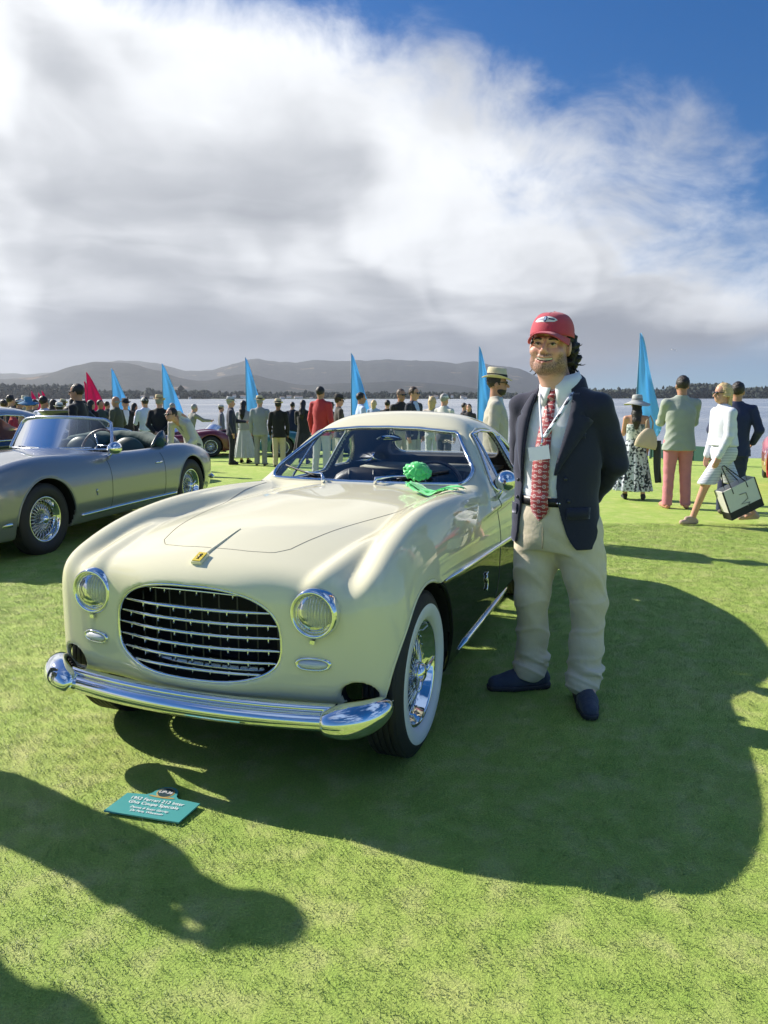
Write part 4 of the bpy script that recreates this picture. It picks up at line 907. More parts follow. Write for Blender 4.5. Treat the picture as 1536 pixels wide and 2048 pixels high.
def build_cream():
    root = thing('coupe', 'cream and black vintage coupe with green rosette under its wiper', 'car')
    root.matrix_world = car_matrix(CAR_O, CAR_YAW)
    cream_body(root)
    # --- glazing
    def ws(y, z, off=0.):
        p = on_front(cream_green, y, z, .9, 2.0); p[..., 0] += .008 - off; return p
    glass_patch(WS_POLY, WS_R, lambda a, b: ws(a, b), 'windscreen', root)
    P = resample(poly_outline(WS_POLY, WS_R), 140, True)
    MB().tube(ws(P[:, 0], P[:, 1], .010), .0115, 8, closed=True).build('windscreen_trim', M_CHROME, root)
    for s in (-1, 1):
        for poly, r, nm in ((SW_POLY, SW_R, 'door_window'), (QW_POLY, QW_R, 'quarter_window')):
            f = lambda a, b, off=0.: on_side(cream_green, a, b, 1) * np.array([1, s, 1]) + np.array([0, s * (off - .006), 0])
            P = resample(poly_outline(poly, r), 90, True)
            if nm == 'door_window':       # only the vent pane is up, the main pane is wound down
                vent = [(1.56, .925), (1.745, .925), (1.80, 1.16), (1.785, 1.165)]
                w = glass_patch(vent, .02, f, 'vent_window', root)
                MB().tube(f(np.linspace(1.765, 1.845, 12), np.linspace(.895, 1.205, 12)), .009, 6).build('frame', M_CHROME, w)
            else: w = glass_patch(poly, r, f, nm, root)
            MB().tube(f(P[:, 0], P[:, 1], .010), .009, 7, closed=True).build('trim', M_CHROME, w)
    def rw(y, z):
        p = on_front(cream_outer, y, z, 3.9, 2.2); p[..., 0] -= .01; return p
    g = glass_patch(RW_POLY, RW_R, rw, 'rear_window', root)
    P = resample(poly_outline(RW_POLY, RW_R), 90, True); MB().tube(rw(P[:, 0], P[:, 1]) + np.array([.012, 0, 0]), .010, 7, closed=True).build('trim', M_CHROME, g)
    # drip rail over the side glass
    for s in (-1, 1):
        x = np.linspace(1.52, 2.75, 40); z = np.interp(x, [1.52, 1.62, 1.75, 1.95, 2.2, 2.5, 2.75], [.99, 1.10, 1.205, 1.235, 1.228, 1.17, 1.06])
        MB().tube(on_side(cream_green, x, z, s), .006, 6).build('drip_rail', M_CREAM, root)
    # --- shut lines
    M_GAP = mat('shut_line', (.16, .15, .11), .8)
    def top_line(P, nm, r=.0024):
        p = on_top(cream_outer, P[:, 0], P[:, 1]); p[:, 2] += -.0012
        MB().tube(p, r, 6, closed=False).build(nm, M_GAP, root)
    hood = [(1.13, -.565), (.8, -.52), (.3, -.42), (-.1, -.33), (-.26, -.285), (-.315, -.24), (-.335, -.15), (-.34, 0), (-.335, .15), (-.315, .24), (-.26, .285), (-.1, .33), (.3, .42), (.8, .52), (1.13, .565)]
    top_line(resample(hood, 160), 'bonnet_shut_line')
    for s in (-1, 1):
        def sl(pts, nm, r=.003):
            P = resample(pts, 60); p = on_side(cream_outer, P[:, 0], P[:, 1], s); MB().tube(p, r, 6).build(nm, M_GAP, root)
        sl([(1.50, .90), (1.52, .60), (1.49, .26)], 'door_shut_line'); sl([(2.38, .90), (2.40, .60), (2.35, .26)], 'door_shut_line')
        # chrome strips along the flank
        for x0, x1, zf_, rr, nm in ((.235, 3.2, trim_z, .013, 'waist_strip'), (.56, 2.2, lambda q: .250 - (q - .56) * .036, .016, 'sill_strip')):
            x = np.linspace(x0, x1, 80); p = on_side(cream_outer, x, zf_(x), s); p[:, 1] += s * .003
            r = np.full(80, rr); r[:8] *= np.linspace(.25, 1, 8); MB().tube(p, r, 8).build(nm, M_CHROME, root)
        # script badge behind the wheel
        e = MB(); c0 = on_side(cream_outer, np.array([1.10]), np.array([.455]), s)[0] + np.array([0, s * .006, 0])
        e.tube([c0 + np.array(q) for q in ((-.03, 0, .045), (.02, 0, .05), (.0, 0, .035), (-.025, 0, .012), (.012, 0, .012), (.018, 0, -.012), (.0, 0, -.05), (-.012, 0, -.035))], .0045, 6)
        e.build('flank_badge', M_CHROME, root)
        # wheel-arch lip
        for cx, rr, zc in ((0, .374, .335), (2.6, .367, .33)):
            t = np.linspace(1.2 if cx == 0 else -.05, math.pi + .05, 60); x = cx + rr * np.cos(t); z = zc + rr * np.sin(t)
            p = on_side(cream_outer, x, z, s); p[:, 1] -= s * .006; MB().tube(p, .007, 6).build('arch_lip', M_CREAM if cx == 0 else M_BROWN, root)
    # --- grille: rim, horizontal bars, uprights, dark back
    t = np.linspace(0, 2 * math.pi, 120, endpoint=False)
    def gpt(a, sc=1.0):
        c, s_ = np.cos(a), np.sin(a); n = 2.75; y = .352 * np.sign(c) * np.abs(c) ** (2 / n) * sc; z = .555 + np.where(s_ > 0, .205, .148) * np.sign(s_) * np.abs(s_) ** (2 / n) * sc
        return y, z
    y, z = gpt(t, 1.0); p = on_front(cream_lower, y, z); p[:, 0] += .012; MB().tube(p, .007, 6, closed=True).build('grille_rim', M_CHROME, root)
    def plan(y): return cream_xf(np.abs(y)) + .022
    zs = [.722, .676, .629, .582, .535, .488, .444]
    for i, zc in enumerate(zs):
        dz = (zc - .555) / (.205 if zc > .555 else .148); hw = .352 * (1 - abs(dz) ** 2.75) ** (1 / 2.75) * .985
        y = np.linspace(-hw, hw, 40); arch = .012 * (1 - (y / hw) ** 2) if i == 0 else .004 * (1 - (y / hw) ** 2)
        q = np.stack([plan(y), y, zc + arch], 1); q[:, 0] += .045 if i == 0 else 0.0
        rr = np.full(40, .0120) * (1 - .35 * np.abs(y / hw) ** 4); gb = MB().tube(q, rr, 10, flat=.62)
        for k in range(-4, 5):                       # short fins hanging under each bar
            yk = k * .074
            if abs(yk) < hw - .02:
                x0 = float(np.interp(yk, q[:, 1], q[:, 0])); z0 = float(np.interp(yk, q[:, 1], q[:, 2])); gb.box((x0 + .012, yk, z0 - .012), (.012, .005, .028))
        gb.build('grille_bar', M_CHROME, root)
    for k in range(-4, 5):
        yk = k * .074; hz = [zz for zz in np.linspace(.39, .77, 200) if float(grille_sdf(np.array(yk), np.array(zz))) < -.004]
        if not hz: continue
        zz = np.linspace(min(hz), max(hz), 12); q = np.stack([np.full(12, float(plan(np.array(yk))) + .085), np.full(12, yk), zz], 1)
        MB().tube(q, .0034, 6).build('grille_upright', mat('dark_metal', (.10, .10, .105), .4, .8), root)
    # lower chrome duct seen behind the bars
    y = np.linspace(-.25, .25, 20); MB().tube(np.stack([plan(y) + .10, y, np.full(20, .425)], 1), .02, 8).build('grille_duct', M_CHROME_DULL, root)
    # --- nose badge and spine
    x = np.linspace(-.40, -.14, 24); p = on_top(cream_outer, x, np.zeros(24)); p[:, 2] += .002
    MB().tube(p, np.linspace(.009, .002, 24), 8, flat=.6).build('bonnet_spine', M_CREAM, root)
    bx = on_top(cream_outer, np.array([-.435]), np.array([0.]))[0]; nb = on_top(cream_outer, np.array([-.46, -.41]), np.array([0., 0.])); tv = nb[1] - nb[0]; tv /= np.linalg.norm(tv); nv = np.array([-tv[2], 0, tv[0]])
    if nv[2] < 0: nv = -nv
    R = np.stack([tv, np.array([0, 1, 0]), nv], 1)
    bd = MB().box(bx + nv * .006, (.062, .042, .012), 0, R).build('nose_badge', M_CREAM, root, smooth=False)
    MB().box(bx + nv * .0135, (.054, .034, .004), 0, R).build('enamel', mat('yellow_enamel', (.80, .60, .04), .3, coat=1.), bd, smooth=False)
    hs = MB()     # small rampant horse
    for P, r in (([(-.008, .0, 0), (.003, .001, 0), (.012, -.003, 0)], .0034), ([(.012, -.003, 0), (.018, .003, 0)], .002), ([(.008, 0, 0), (.012, .008, 0)], .0014), ([(.004, 0, 0), (.002, .009, 0)], .0014), ([(-.007, 0, 0), (-.017, .004, 0)], .0018), ([(-.008, 0, 0), (-.016, -.005, 0)], .0018), ([(-.006, -.002, 0), (.002, -.010, 0)], .0013)):
        hs.tube([bx + nv * .0165 + R @ np.array([q[0], q[1], q[2]]) for q in P], r, 6, flat=.4)
    hs.build('horse_emblem', mat('badge_black', (.01, .01, .01), .4), bd)
    # --- lamps
    for s in (-1, 1):
        hl = bpy.data.objects.new('headlamp', None); C.objects.link(hl); hl.parent = root
        c0 = np.array([-.455, s * .476, .687])
        MB().lathe([(.070, .006), (.073, -.012), (.080, -.022), (.088, -.014), (.092, .004), (.094, .03), (.094, .06)], 48, axis='x', c=c0 + np.array([-.01, 0, 0])).build('rim', M_CHROME, hl)
        MB().lathe([(.0, -.034), (.03, -.031), (.05, -.024), (.065, -.012), (.072, -.003)], 40, axis='x', c=c0 + np.array([-.014, 0, 0])).build('lens', M_LENS, hl)
        rf = MB().lathe([(.073, .0), (.065, .03), (.05, .055), (.02, .07), (.0, .072)], 40, axis='x', c=c0 + np.array([-.012, 0, 0])); rf.build('reflector', mat('reflector', (.58, .68, .86), .28, 1.0), hl)
        rb = MB()
        for k in range(-6, 7):
            yy = k * .0105; hh = math.sqrt(max(.068 ** 2 - yy * yy, 0)); zz = np.linspace(-hh, hh, 9); rr = np.sqrt(yy * yy + zz * zz)
            dp = np.interp(rr, [0, .03, .05, .065, .072], [-.034, -.031, -.024, -.012, -.003])
            rb.tube(np.stack([c0[0] - .013 + dp, c0[1] + yy + 0 * zz, c0[2] + zz], 1), .0022, 5)
        rb.build('lens_flutes', M_LENS, hl)
        MB().box(c0 + np.array([-.022, 0, -.099]), (.016, .018, .014)).build('rim_screw', M_CHROME, hl, smooth=False)
        # parking lamp
        pl = bpy.data.objects.new('parking_lamp', None); C.objects.link(pl); pl.parent = root
        def pill(a, b, n=40):
            tt = np.linspace(0, 2 * math.pi, n, endpoint=False); c, q = np.cos(tt), np.sin(tt); return np.stack([np.sign(c) * np.abs(c) ** .75 * a, np.sign(q) * np.abs(q) ** .9 * b], 1)
        rings = []
        for a, b, off in ((.066, .0265, .004), (.064, .025, -.008), (.058, .020, -.011), (.053, .016, -.006)):
            q = pill(a, b); p = on_front(cream_lower, s * .472 + q[:, 0], .503 + q[:, 1]); p[:, 0] += off; rings.append(p)
        MB().grid(np.swapaxes(np.stack(rings), 0, 1), closed_u=True).build('bezel', M_CHROME, pl)
        rings = []
        for a, b, off in ((.053, .016, -.006), (.045, .012, -.016), (.025, .006, -.020), (.002, .001, -.021)):
            q = pill(a, b); p = on_front(cream_lower, s * .472 + q[:, 0], .503 + q[:, 1]); p[:, 0] += off; rings.append(p)
        MB().grid(np.swapaxes(np.stack(rings), 0, 1), closed_u=True).build('lens', mat('parking_lens', (.62, .64, .66), .12, coat=1.), pl)
    # --- bumper
    def bsweep(ys, xf, zc, ra, rb_, nm):
        A = []
        for y_, ra_, rb__ in zip(ys, ra, rb_):
            t_ = np.linspace(0, 2 * math.pi, 28, endpoint=False); xx = np.cos(t_); zz = np.sin(t_)
            A.append(np.stack([xf(y_) - ra_ * np.sign(xx) * np.abs(xx) ** .8, np.full(28, y_), zc(y_) + rb__ * np.sign(zz) * np.abs(zz) ** .9], 1))
        A = np.array(A); mb = MB(); a, b = A.shape[:2]
        mb.add(A.reshape(-1, 3), [(i * b + j, i * b + (j + 1) % b, (i + 1) * b + (j + 1) % b, (i + 1) * b + j) for i in range(a - 1) for j in range(b)])
        return mb.build(nm, M_CHROME, root)
    ys = np.linspace(-.585, .585, 49); bsweep(ys, lambda q: -.575 + .20 * q * q, lambda q: .318 + .0 * q, np.full(49, .036), np.full(49, .033), 'bumper_bar')
    bsweep(ys * .97, lambda q: -.560 + .20 * q * q, lambda q: .362, np.full(49, .022), np.full(49, .014), 'bumper_upper_lip')
    for s in (-1, 1):   # bulbous wrap-round ends
        P = [(-.545, .52, .318), (-.535, .56, .322), (-.51, .61, .326), (-.475, .66, .332), (-.44, .695, .342), (-.395, .72, .352), (-.35, .735, .36)]
        q = resample(P, 26); q = np.stack([np.convolve(np.pad(q[:, i], 2, mode='edge'), np.ones(5) / 5, 'valid') for i in range(3)], 1); q[:, 1] *= s
        tt = np.linspace(0, 1, 26); r = .066 * np.sin(np.clip(tt * 1.0 + .06, 0, 1) * math.pi) ** .5; r = np.maximum(r, .004); r[0] = .006
        MB().tube(q, r, 20, up=(0, 0, 1)).build('bumper_end', M_CHROME, root)
    # --- wheels
    wt = None
    for (x, s) in ((0, 1), (0, -1), (2.6, 1), (2.6, -1)):
        if wt is None: wt = wheel_template('wheel', .335, .212, .165, True, root); o = wt
        else: o = copy_tree(wt, root)
        o.location = (x, s * .668, .335); o.rotation_euler = (0, .3 + x, 0 if s > 0 else math.pi)
    # --- cabin
    for yc in (-.32, .32):
        st = bpy.data.objects.new('seat', None); C.objects.link(st); st.parent = root
        prof = [(-.25, .60), (-.24, .80), (-.19, .90), (-.10, .945), (0, .952), (.10, .945), (.19, .90), (.24, .80), (.25, .60), (.24, .4), (-.24, .4)]
        P = resample(prof, 44, True); A = [np.stack([np.full(44, x_) + .22 * (P[:, 1] - .4), yc + P[:, 0] * sc, .4 + (P[:, 1] - .4) * sc], 1) for x_, sc in ((1.92, .02), (1.915, .7), (1.92, .92), (1.95, 1.0), (2.0, .97), (2.03, .7), (2.03, .02))]
        MB().grid(np.swapaxes(np.stack(A), 0, 1), closed_u=True).build('backrest', M_LEATHER, st)
        MB().box((1.72, yc, .47), (.5, .48, .16)).build('cushion', M_LEATHER, st)
        sm = MB()
        for q in (-.09, .09): sm.tube([(1.935 + .22 * (z_ - .4), yc + q, z_) for z_ in np.linspace(.55, .935, 8)], .006, 5)
        sm.build('seam', mat('leather_piping', (.06, .06, .062), .4), st)
    db = MB(); y = np.linspace(-.60, .60, 20)
    db.tube(np.stack([np.full(20, 1.30), y, np.full(20, .875)], 1), .055, 12); db.build('dashboard', mat('dash_paint', (.03, .03, .032), .5), root)
    MB().box((2.72, 0, .905), (.42, 1.02, .02)).build('parcel_shelf', mat('parcel_shelf', (.42, .40, .33), .7), root)
    sw = bpy.data.objects.new('steering_wheel', None); C.objects.link(sw); sw.parent = root; sw.location = (1.50, .33, .88); sw.rotation_euler = (0, math.radians(-58), 0)
    t = np.linspace(0, 2 * math.pi, 48, endpoint=False); MB().tube(np.stack([.195 * np.cos(t), .195 * np.sin(t), 0 * t], 1), .0125, 8, closed=True).build('rim', mat('wood_rim', (.10, .035, .015), .3, coat=.8, var=.4, vscale=30), sw)
    sk = MB()
    for a in (math.pi / 2, math.pi * 7 / 6, -math.pi / 6): sk.tube([(.03 * math.cos(a), .03 * math.sin(a), .03), (.19 * math.cos(a), .19 * math.sin(a), 0)], .007, 6)
    sk.lathe([(.0, .04), (.035, .036), (.04, .02), (.03, -.03), (.025, -.25)], 20, axis='z').build('spokes', M_CHROME_DULL, sw)
    mr = bpy.data.objects.new('rear_view_mirror', None); C.objects.link(mr); mr.parent = root
    MB().tube([(1.72, y_, 1.17 + .012 * math.cos(y_ * 18)) for y_ in np.linspace(-.085, .085, 12)], [.004, .012, .018, .021, .022, .022, .022, .022, .021, .018, .012, .004], 10, flat=1).build('glass', M_CHROME, mr)
    MB().tube([(1.72, 0, 1.185), (1.70, 0, 1.225)], .006, 6).build('stem', M_CHROME, mr)
    # --- wipers
    for (y0, y1, x0) in ((-.20, -.52, 0), (.12, .46, 0)):
        wp = bpy.data.objects.new('wiper', None); C.objects.link(wp); wp.parent = root
        b0 = on_top(cream_outer, np.array([1.135]), np.array([y0]))[0]
        yy = np.linspace(y0, y1, 12); zz = np.linspace(.985, 1.0, 12); P = ws(yy, zz, .026)
        MB().tube(np.concatenate([[b0 + np.array([0, 0, .0])], [b0 + np.array([.0, 0, .03])], P[2:7]]), [.014, .011, .008, .007, .006, .0055, .005], 8).build('arm', M_CHROME, wp)
        yb = np.linspace(y0 + (y1 - y0) * .28, y1 * 1.06, 10); MB().tube(ws(yb, np.linspace(.975, 1.02, 10), .016), .006, 6).build('blade', mat('wiper_rubber', (.02, .02, .02), .5), wp)
    # --- door mirror
    m_ = bpy.data.objects.new('door_mirror', None); C.objects.link(m_); m_.parent = root
    b0 = on_side(cream_outer, np.array([1.44]), np.array([.86]))[0]
    MB().tube([b0, b0 + np.array([.0, .025, .03]), b0 + np.array([-.01, .045, .075])], [.016, .008, .008], 8).build('stem', M_CHROME, m_)
    c0 = b0 + np.array([-.02, .055, .105]); MB().lathe([(0, -.075), (.022, -.07), (.042, -.045), (.055, -.01), (.06, .03), (.058, .036), (.0, .034)], 28, axis='x', c=c0).build('shell', M_CHROME, m_)
    return root, ws
COUPE, cream_ws = build_cream()

# ================================================================ grey open sports car on the left
GREY_O = np.array([-3.84, 7.02, float(gz(0, 7.8))]); GREY_YAW = math.radians(14.5); GWB = 2.70
g_zc = spline([-.95, -.8, -.6, -.2, .3, .8, 1.1, 1.5, 2.2, 2.8, 3.3, 3.6], [.60, .70, .76, .83, .88, .91, .91, .90, .88, .86, .78, .64])
g_zf = spline([-.95, -.75, -.4, 0, .4, .9, 1.4, 1.8, 2.2, 2.6, 3.0, 3.4, 3.7], [.66, .74, .85, .905, .905, .875, .85, .85, .865, .875, .84, .72, .55])
g_W = spline([-.95, -.6, 0, .6, 1.4, 2.2, 2.7, 3.1, 3.4, 3.7], [.62, .74, .80, .79, .775, .79, .79, .74, .66, .5])
def grey_outer(x, y, z):
    y = np.abs(y); mid = g_zc(x) - .12 * y * y; fen = g_zf(x) - 2.4 * (y - .60) ** 2
    top = z - smax(mid, fen, .07)
    side = y - (g_W(x) - .30 * np.maximum(z - .56, 0) ** 2 / .4 - .26 * np.maximum(.46 - z, 0) ** 2 / .25)
    d = smax(smax(top, side, .17), .20 - z, .06); front = -.90 + .35 * y * y - x; rear = x - 3.70 + .2 * y * y + .3 * (z - .6) ** 2
    return smax(smax(d, front, .25), rear, .22)
def grey_cut(x, y, z):
    O_ = grey_outer(x, y, z); ya = np.abs(y)
    cock = smax(smax(smax(np.abs(x - 1.72) - .62, ya - .60, .06), .35 - z, .03), O_ + .03 * 0 - .2, .01)
    a1 = np.sqrt(x ** 2 + (z - .335) ** 2) - .385; a2 = np.sqrt((x - GWB) ** 2 + (z - .345) ** 2) - .375
    wells = np.maximum(np.minimum(a1, a2), .50 - ya); under = np.maximum(np.maximum(z - .32, np.abs(x - 1.3) - 1.9), ya - .5)
    return np.minimum(np.minimum(cock, wells), under), O_
def build_grey():
    M_GREY = mat('grey_metallic_paint', (.27, .28, .285), .28, .45, coat=1.0); M_GREEN = cloth('green_tonneau', (.015, .06, .05), .8, .5, 18)
    root = thing('convertible', 'silver grey open sports car with wire wheels and green tonneau', 'car'); root.matrix_world = car_matrix(GREY_O, GREY_YAW)
    def mf(c, n):
        d = grey_outer(c[:, 0], c[:, 1], c[:, 2]); mi = np.zeros(len(c), int); mi[d < -.02] = 1; return mi
    car_shell('body', grey_cut, (-1.05, 3.75, .88, .14, 1.05), .0155, mf, [M_GREY, M_BLACK], root)
    wt = None
    for (x, s) in ((0, 1), (0, -1), (GWB, 1), (GWB, -1)):
        if wt is None: wt = wheel_template('wheel', .335, .205, .165, False, root); o = wt
        else: o = copy_tree(wt, root)
        o.location = (x, s * .675, .335); o.rotation_euler = (0, .5 + x, 0 if s > 0 else math.pi)
    for s in (-1, 1):
        for cx, rr, zc in ((0, .387, .335), (GWB, .377, .345)):
            t = np.linspace(-.0, math.pi, 50); p = on_side(grey_outer, cx + rr * np.cos(t), zc + rr * np.sin(t), s); p[:, 1] -= s * .006; MB().tube(p, .009, 6).build('arch_lip', M_GREY, root)
        x = np.linspace(.47, GWB - .42, 60); p = on_side(grey_outer, x, np.full(60, .30), s); p[:, 1] += s * .006; MB().tube(p, .018, 8).build('sill_strip', M_CHROME, root)
        for xx in (.98, 2.02):
            zz = np.linspace(.32, .80, 40); p = on_side(grey_outer, np.full(40, xx) + .02 * np.sin((zz - .3) * 5), zz, s); MB().tube(p, .003, 5).build('door_shut_line', mat('grey_shut_line', (.03, .03, .032), .8), root)
        q = on_side(grey_outer, np.array([1.86, 1.98]), np.array([.70, .70]), s); MB().tube(q + np.array([0, s * .006, 0]), .012, 8).build('door_handle', M_CHROME, root)
        e = on_side(grey_outer, np.array([.72]), np.array([.50]), s)[0] + np.array([0, s * .004, 0]); MB().tube([e + np.array(v) for v in ((0, 0, .03), (.008, 0, .02), (0, 0, -.03), (-.008, 0, .01), (0, 0, .03))], .005, 6).build('flank_badge', M_CHROME, root)
        b = MB().tube([(3.50, s * .30, .36), (3.56, s * .45, .36), (3.50, s * .60, .37), (3.38, s * .70, .38)], [.03, .042, .045, .02], 12); b.build('rear_bumper', M_CHROME, root)
        MB().tube([(-.80, s * .25, .34), (-.76, s * .45, .34), (-.62, s * .66, .35), (-.45, s * .76, .36)], [.035, .045, .045, .02], 12).build('front_bumper', M_CHROME, root)
    # windscreen frame and pane
    M_FR = mat('satin_frame', (.62, .66, .74), .18, .9)
    def wf(y, z): return np.array([1.02 + .18 * (y / .62) ** 2 + .62 * (z - .88), y, z])
    out = resample([(-.64, .885), (-.60, 1.05), (-.56, 1.17), (-.50, 1.205), (-.3, 1.225), (0, 1.232), (.3, 1.225), (.50, 1.205), (.56, 1.17), (.60, 1.05), (.64, .885)], 60)
    fr = MB().tube([wf(*q) for q in out], .017, 8, flat=1.3); fr.tube([wf(y, .893) for y in np.linspace(-.63, .63, 24)], .014, 8); w = fr.build('windscreen', M_FR, root)
    rows = [[wf(y * k, .89 + (np.interp(abs(y), [0, .3, .5, .58], [1.23, 1.222, 1.20, 1.13]) - .89) * (k * 0 + t)) for t in (0, .5, 1)] for y in np.linspace(-.575, .575, 24) for k in (1.,)]
    MB().grid(rows).build('pane', M_GLASS, w)
    for y0, y1 in ((-.1, -.45), (.12, .46)):
        MB().tube([wf(y0, .88) + np.array([-.05, 0, .0]), wf(y0, .91) + np.array([-.03, 0, 0]), wf(y1, .915) + np.array([-.02, 0, 0])], .008, 6).build('wiper', M_CHROME, root)
    m_ = bpy.data.objects.new('door_mirror', None); C.objects.link(m_); m_.parent = root
    b0 = on_side(grey_outer, np.array([1.05]), np.array([.82]))[0]; MB().tube([b0, b0 + np.array([-.02, .04, .03]), b0 + np.array([0., .07, .07])], [.022, .012, .010], 8).build('stem', M_CHROME, m_); MB().lathe([(0, -.10), (.03, -.09), (.055, -.05), (.066, .0), (.068, .035), (.0, .035)], 26, axis='x', c=b0 + np.array([0, .08, .10])).build('shell', M_CHROME, m_)
    # seats, wheel, tonneau roll
    for yc in (-.32, .32):
        sb = Field(.02); sb.ell((2.02, yc, .72), (.10, .24, .26)); sb.ell((1.75, yc, .52), (.26, .24, .10)); sb.build('seat', mat('green_leather', (.02, .05, .045), .45), root)
    sw = bpy.data.objects.new('steering_wheel', None); C.objects.link(sw); sw.parent = root; sw.location = (1.42, .34, .91); sw.rotation_euler = (0, math.radians(-62), 0); t = np.linspace(0, 2 * math.pi, 40, endpoint=False)
    MB().tube(np.stack([.20 * np.cos(t), .20 * np.sin(t), 0 * t], 1), .013, 8, closed=True).build('rim', MATS['wood_rim'], sw); k = MB()
    for a in (math.pi / 2, math.pi * 7 / 6, -math.pi / 6): k.tube([(0, 0, .02), (.19 * math.cos(a), .19 * math.sin(a), 0)], .008, 6)
    k.build('spokes', M_CHROME_DULL, sw)
    F = Field(.02); F.chain([(2.22, -.60, .90), (2.36, -.35, .93), (2.38, 0, .935), (2.36, .35, .93), (2.22, .60, .90)], [.07, .09, .095, .09, .07], .05); F.disp = wrinkle(.012, 12, .4); F.build('folded_hood', M_GREEN, root)
    F = Field(.02); F.chain([(2.15, -.58, .89), (1.85, -.64, .875), (1.5, -.645, .865)], [.05, .045, .03], .03); F.disp = wrinkle(.008, 12, .9); F.build('door_trim', M_GREEN, root)
    # raised quarter screen on the near side, pointed
    A = np.array([[(2.02 + .42 * u, .615 - .02 * u, .86 + (.185 * math.sin(math.pi * min(u * 1.35, 1) / 2 if u < .74 else math.pi * (.5 + (u - .74) / .52))) * v) for v in (0, .5, 1)] for u in np.linspace(.02, .98, 14)]); vv, ff = solidify_sheet(A, .012); obj('side_curtain', vv, ff, mat('side_curtain', (.02, .035, .045), .25, coat=.6), root)
    # light cover and handle detail at the front
    for s in (-1, 1):
        p = on_front(grey_outer, np.array([s * .55]), np.array([.63]), -1.4, .2)[0]; MB().lathe([(0, -.04), (.05, -.03), (.08, -.005), (.09, .02), (.09, .06)], 26, axis='x', c=p).build('headlamp', M_CHROME, root)
    t = np.linspace(0, 2 * math.pi, 40, endpoint=False); p = on_front(grey_outer, .34 * np.cos(t), .52 + .12 * np.sin(t), -1.4, .2); MB().tube(p, .016, 8, closed=True).build('grille_rim', M_CHROME, root)
    return root
GREY = build_grey()

# ---------------------------------------------------------------- dark coupe half seen at the left edge (same coachwork family, other paint)
def build_blue_coupe():
    M_BLUE = mat('dark_blue_paint', (.012, .022, .05), .3, coat=1.); M_SIL = mat('silver_roof_paint', (.35, .36, .37), .3, .3, coat=1.)
    O = np.array([-6.25, 8.6, float(gz(0, 9))]); root = thing('coupe', 'dark blue coupe with silver roof half hidden by the grey convertible', 'car'); root.matrix_world = car_matrix(O, math.radians(16.))
    def mf(c, n):
        d = cream_outer(c[:, 0], c[:, 1], c[:, 2]); mi = np.zeros(len(c), int); mi[c[:, 2] > .93] = 1; mi[d < -.02] = 2; return mi
    car_shell('body', cream_cut, (-.66, 3.75, .82, .15, 1.40), .021, mf, [M_BLUE, M_SIL, mat('tan_lining', (.55, .38, .27), .7)], root)
    def ws(y, z): p = on_front(cream_green, y, z, .9, 2.0); p[..., 0] += .008; return p
    glass_patch(WS_POLY, WS_R, ws, 'windscreen', root)
    for s in (-1, 1):
        f = lambda a, b: on_side(cream_green, a, b, 1) * np.array([1, s, 1]) + np.array([0, s * -.006, 0]); g = glass_patch(SW_POLY, SW_R, f, 'door_window', root, glass('tan_glass', (.75, .6, .5))); P = resample(poly_outline(SW_POLY, SW_R), 60, True); MB().tube(f(P[:, 0], P[:, 1]) + np.array([0, s * .01, 0]), .010, 6, closed=True).build('trim', M_CHROME, g)
    w0 = [o for o in GREY.children if o.name.startswith('wheel')][0]
    for (x, s) in ((0, 1), (0, -1), (2.6, 1), (2.6, -1)):
        o = copy_tree(w0, root); o.location = (x, s * .66, .335); o.rotation_euler = (0, x, 0 if s > 0 else math.pi)
build_blue_coupe()

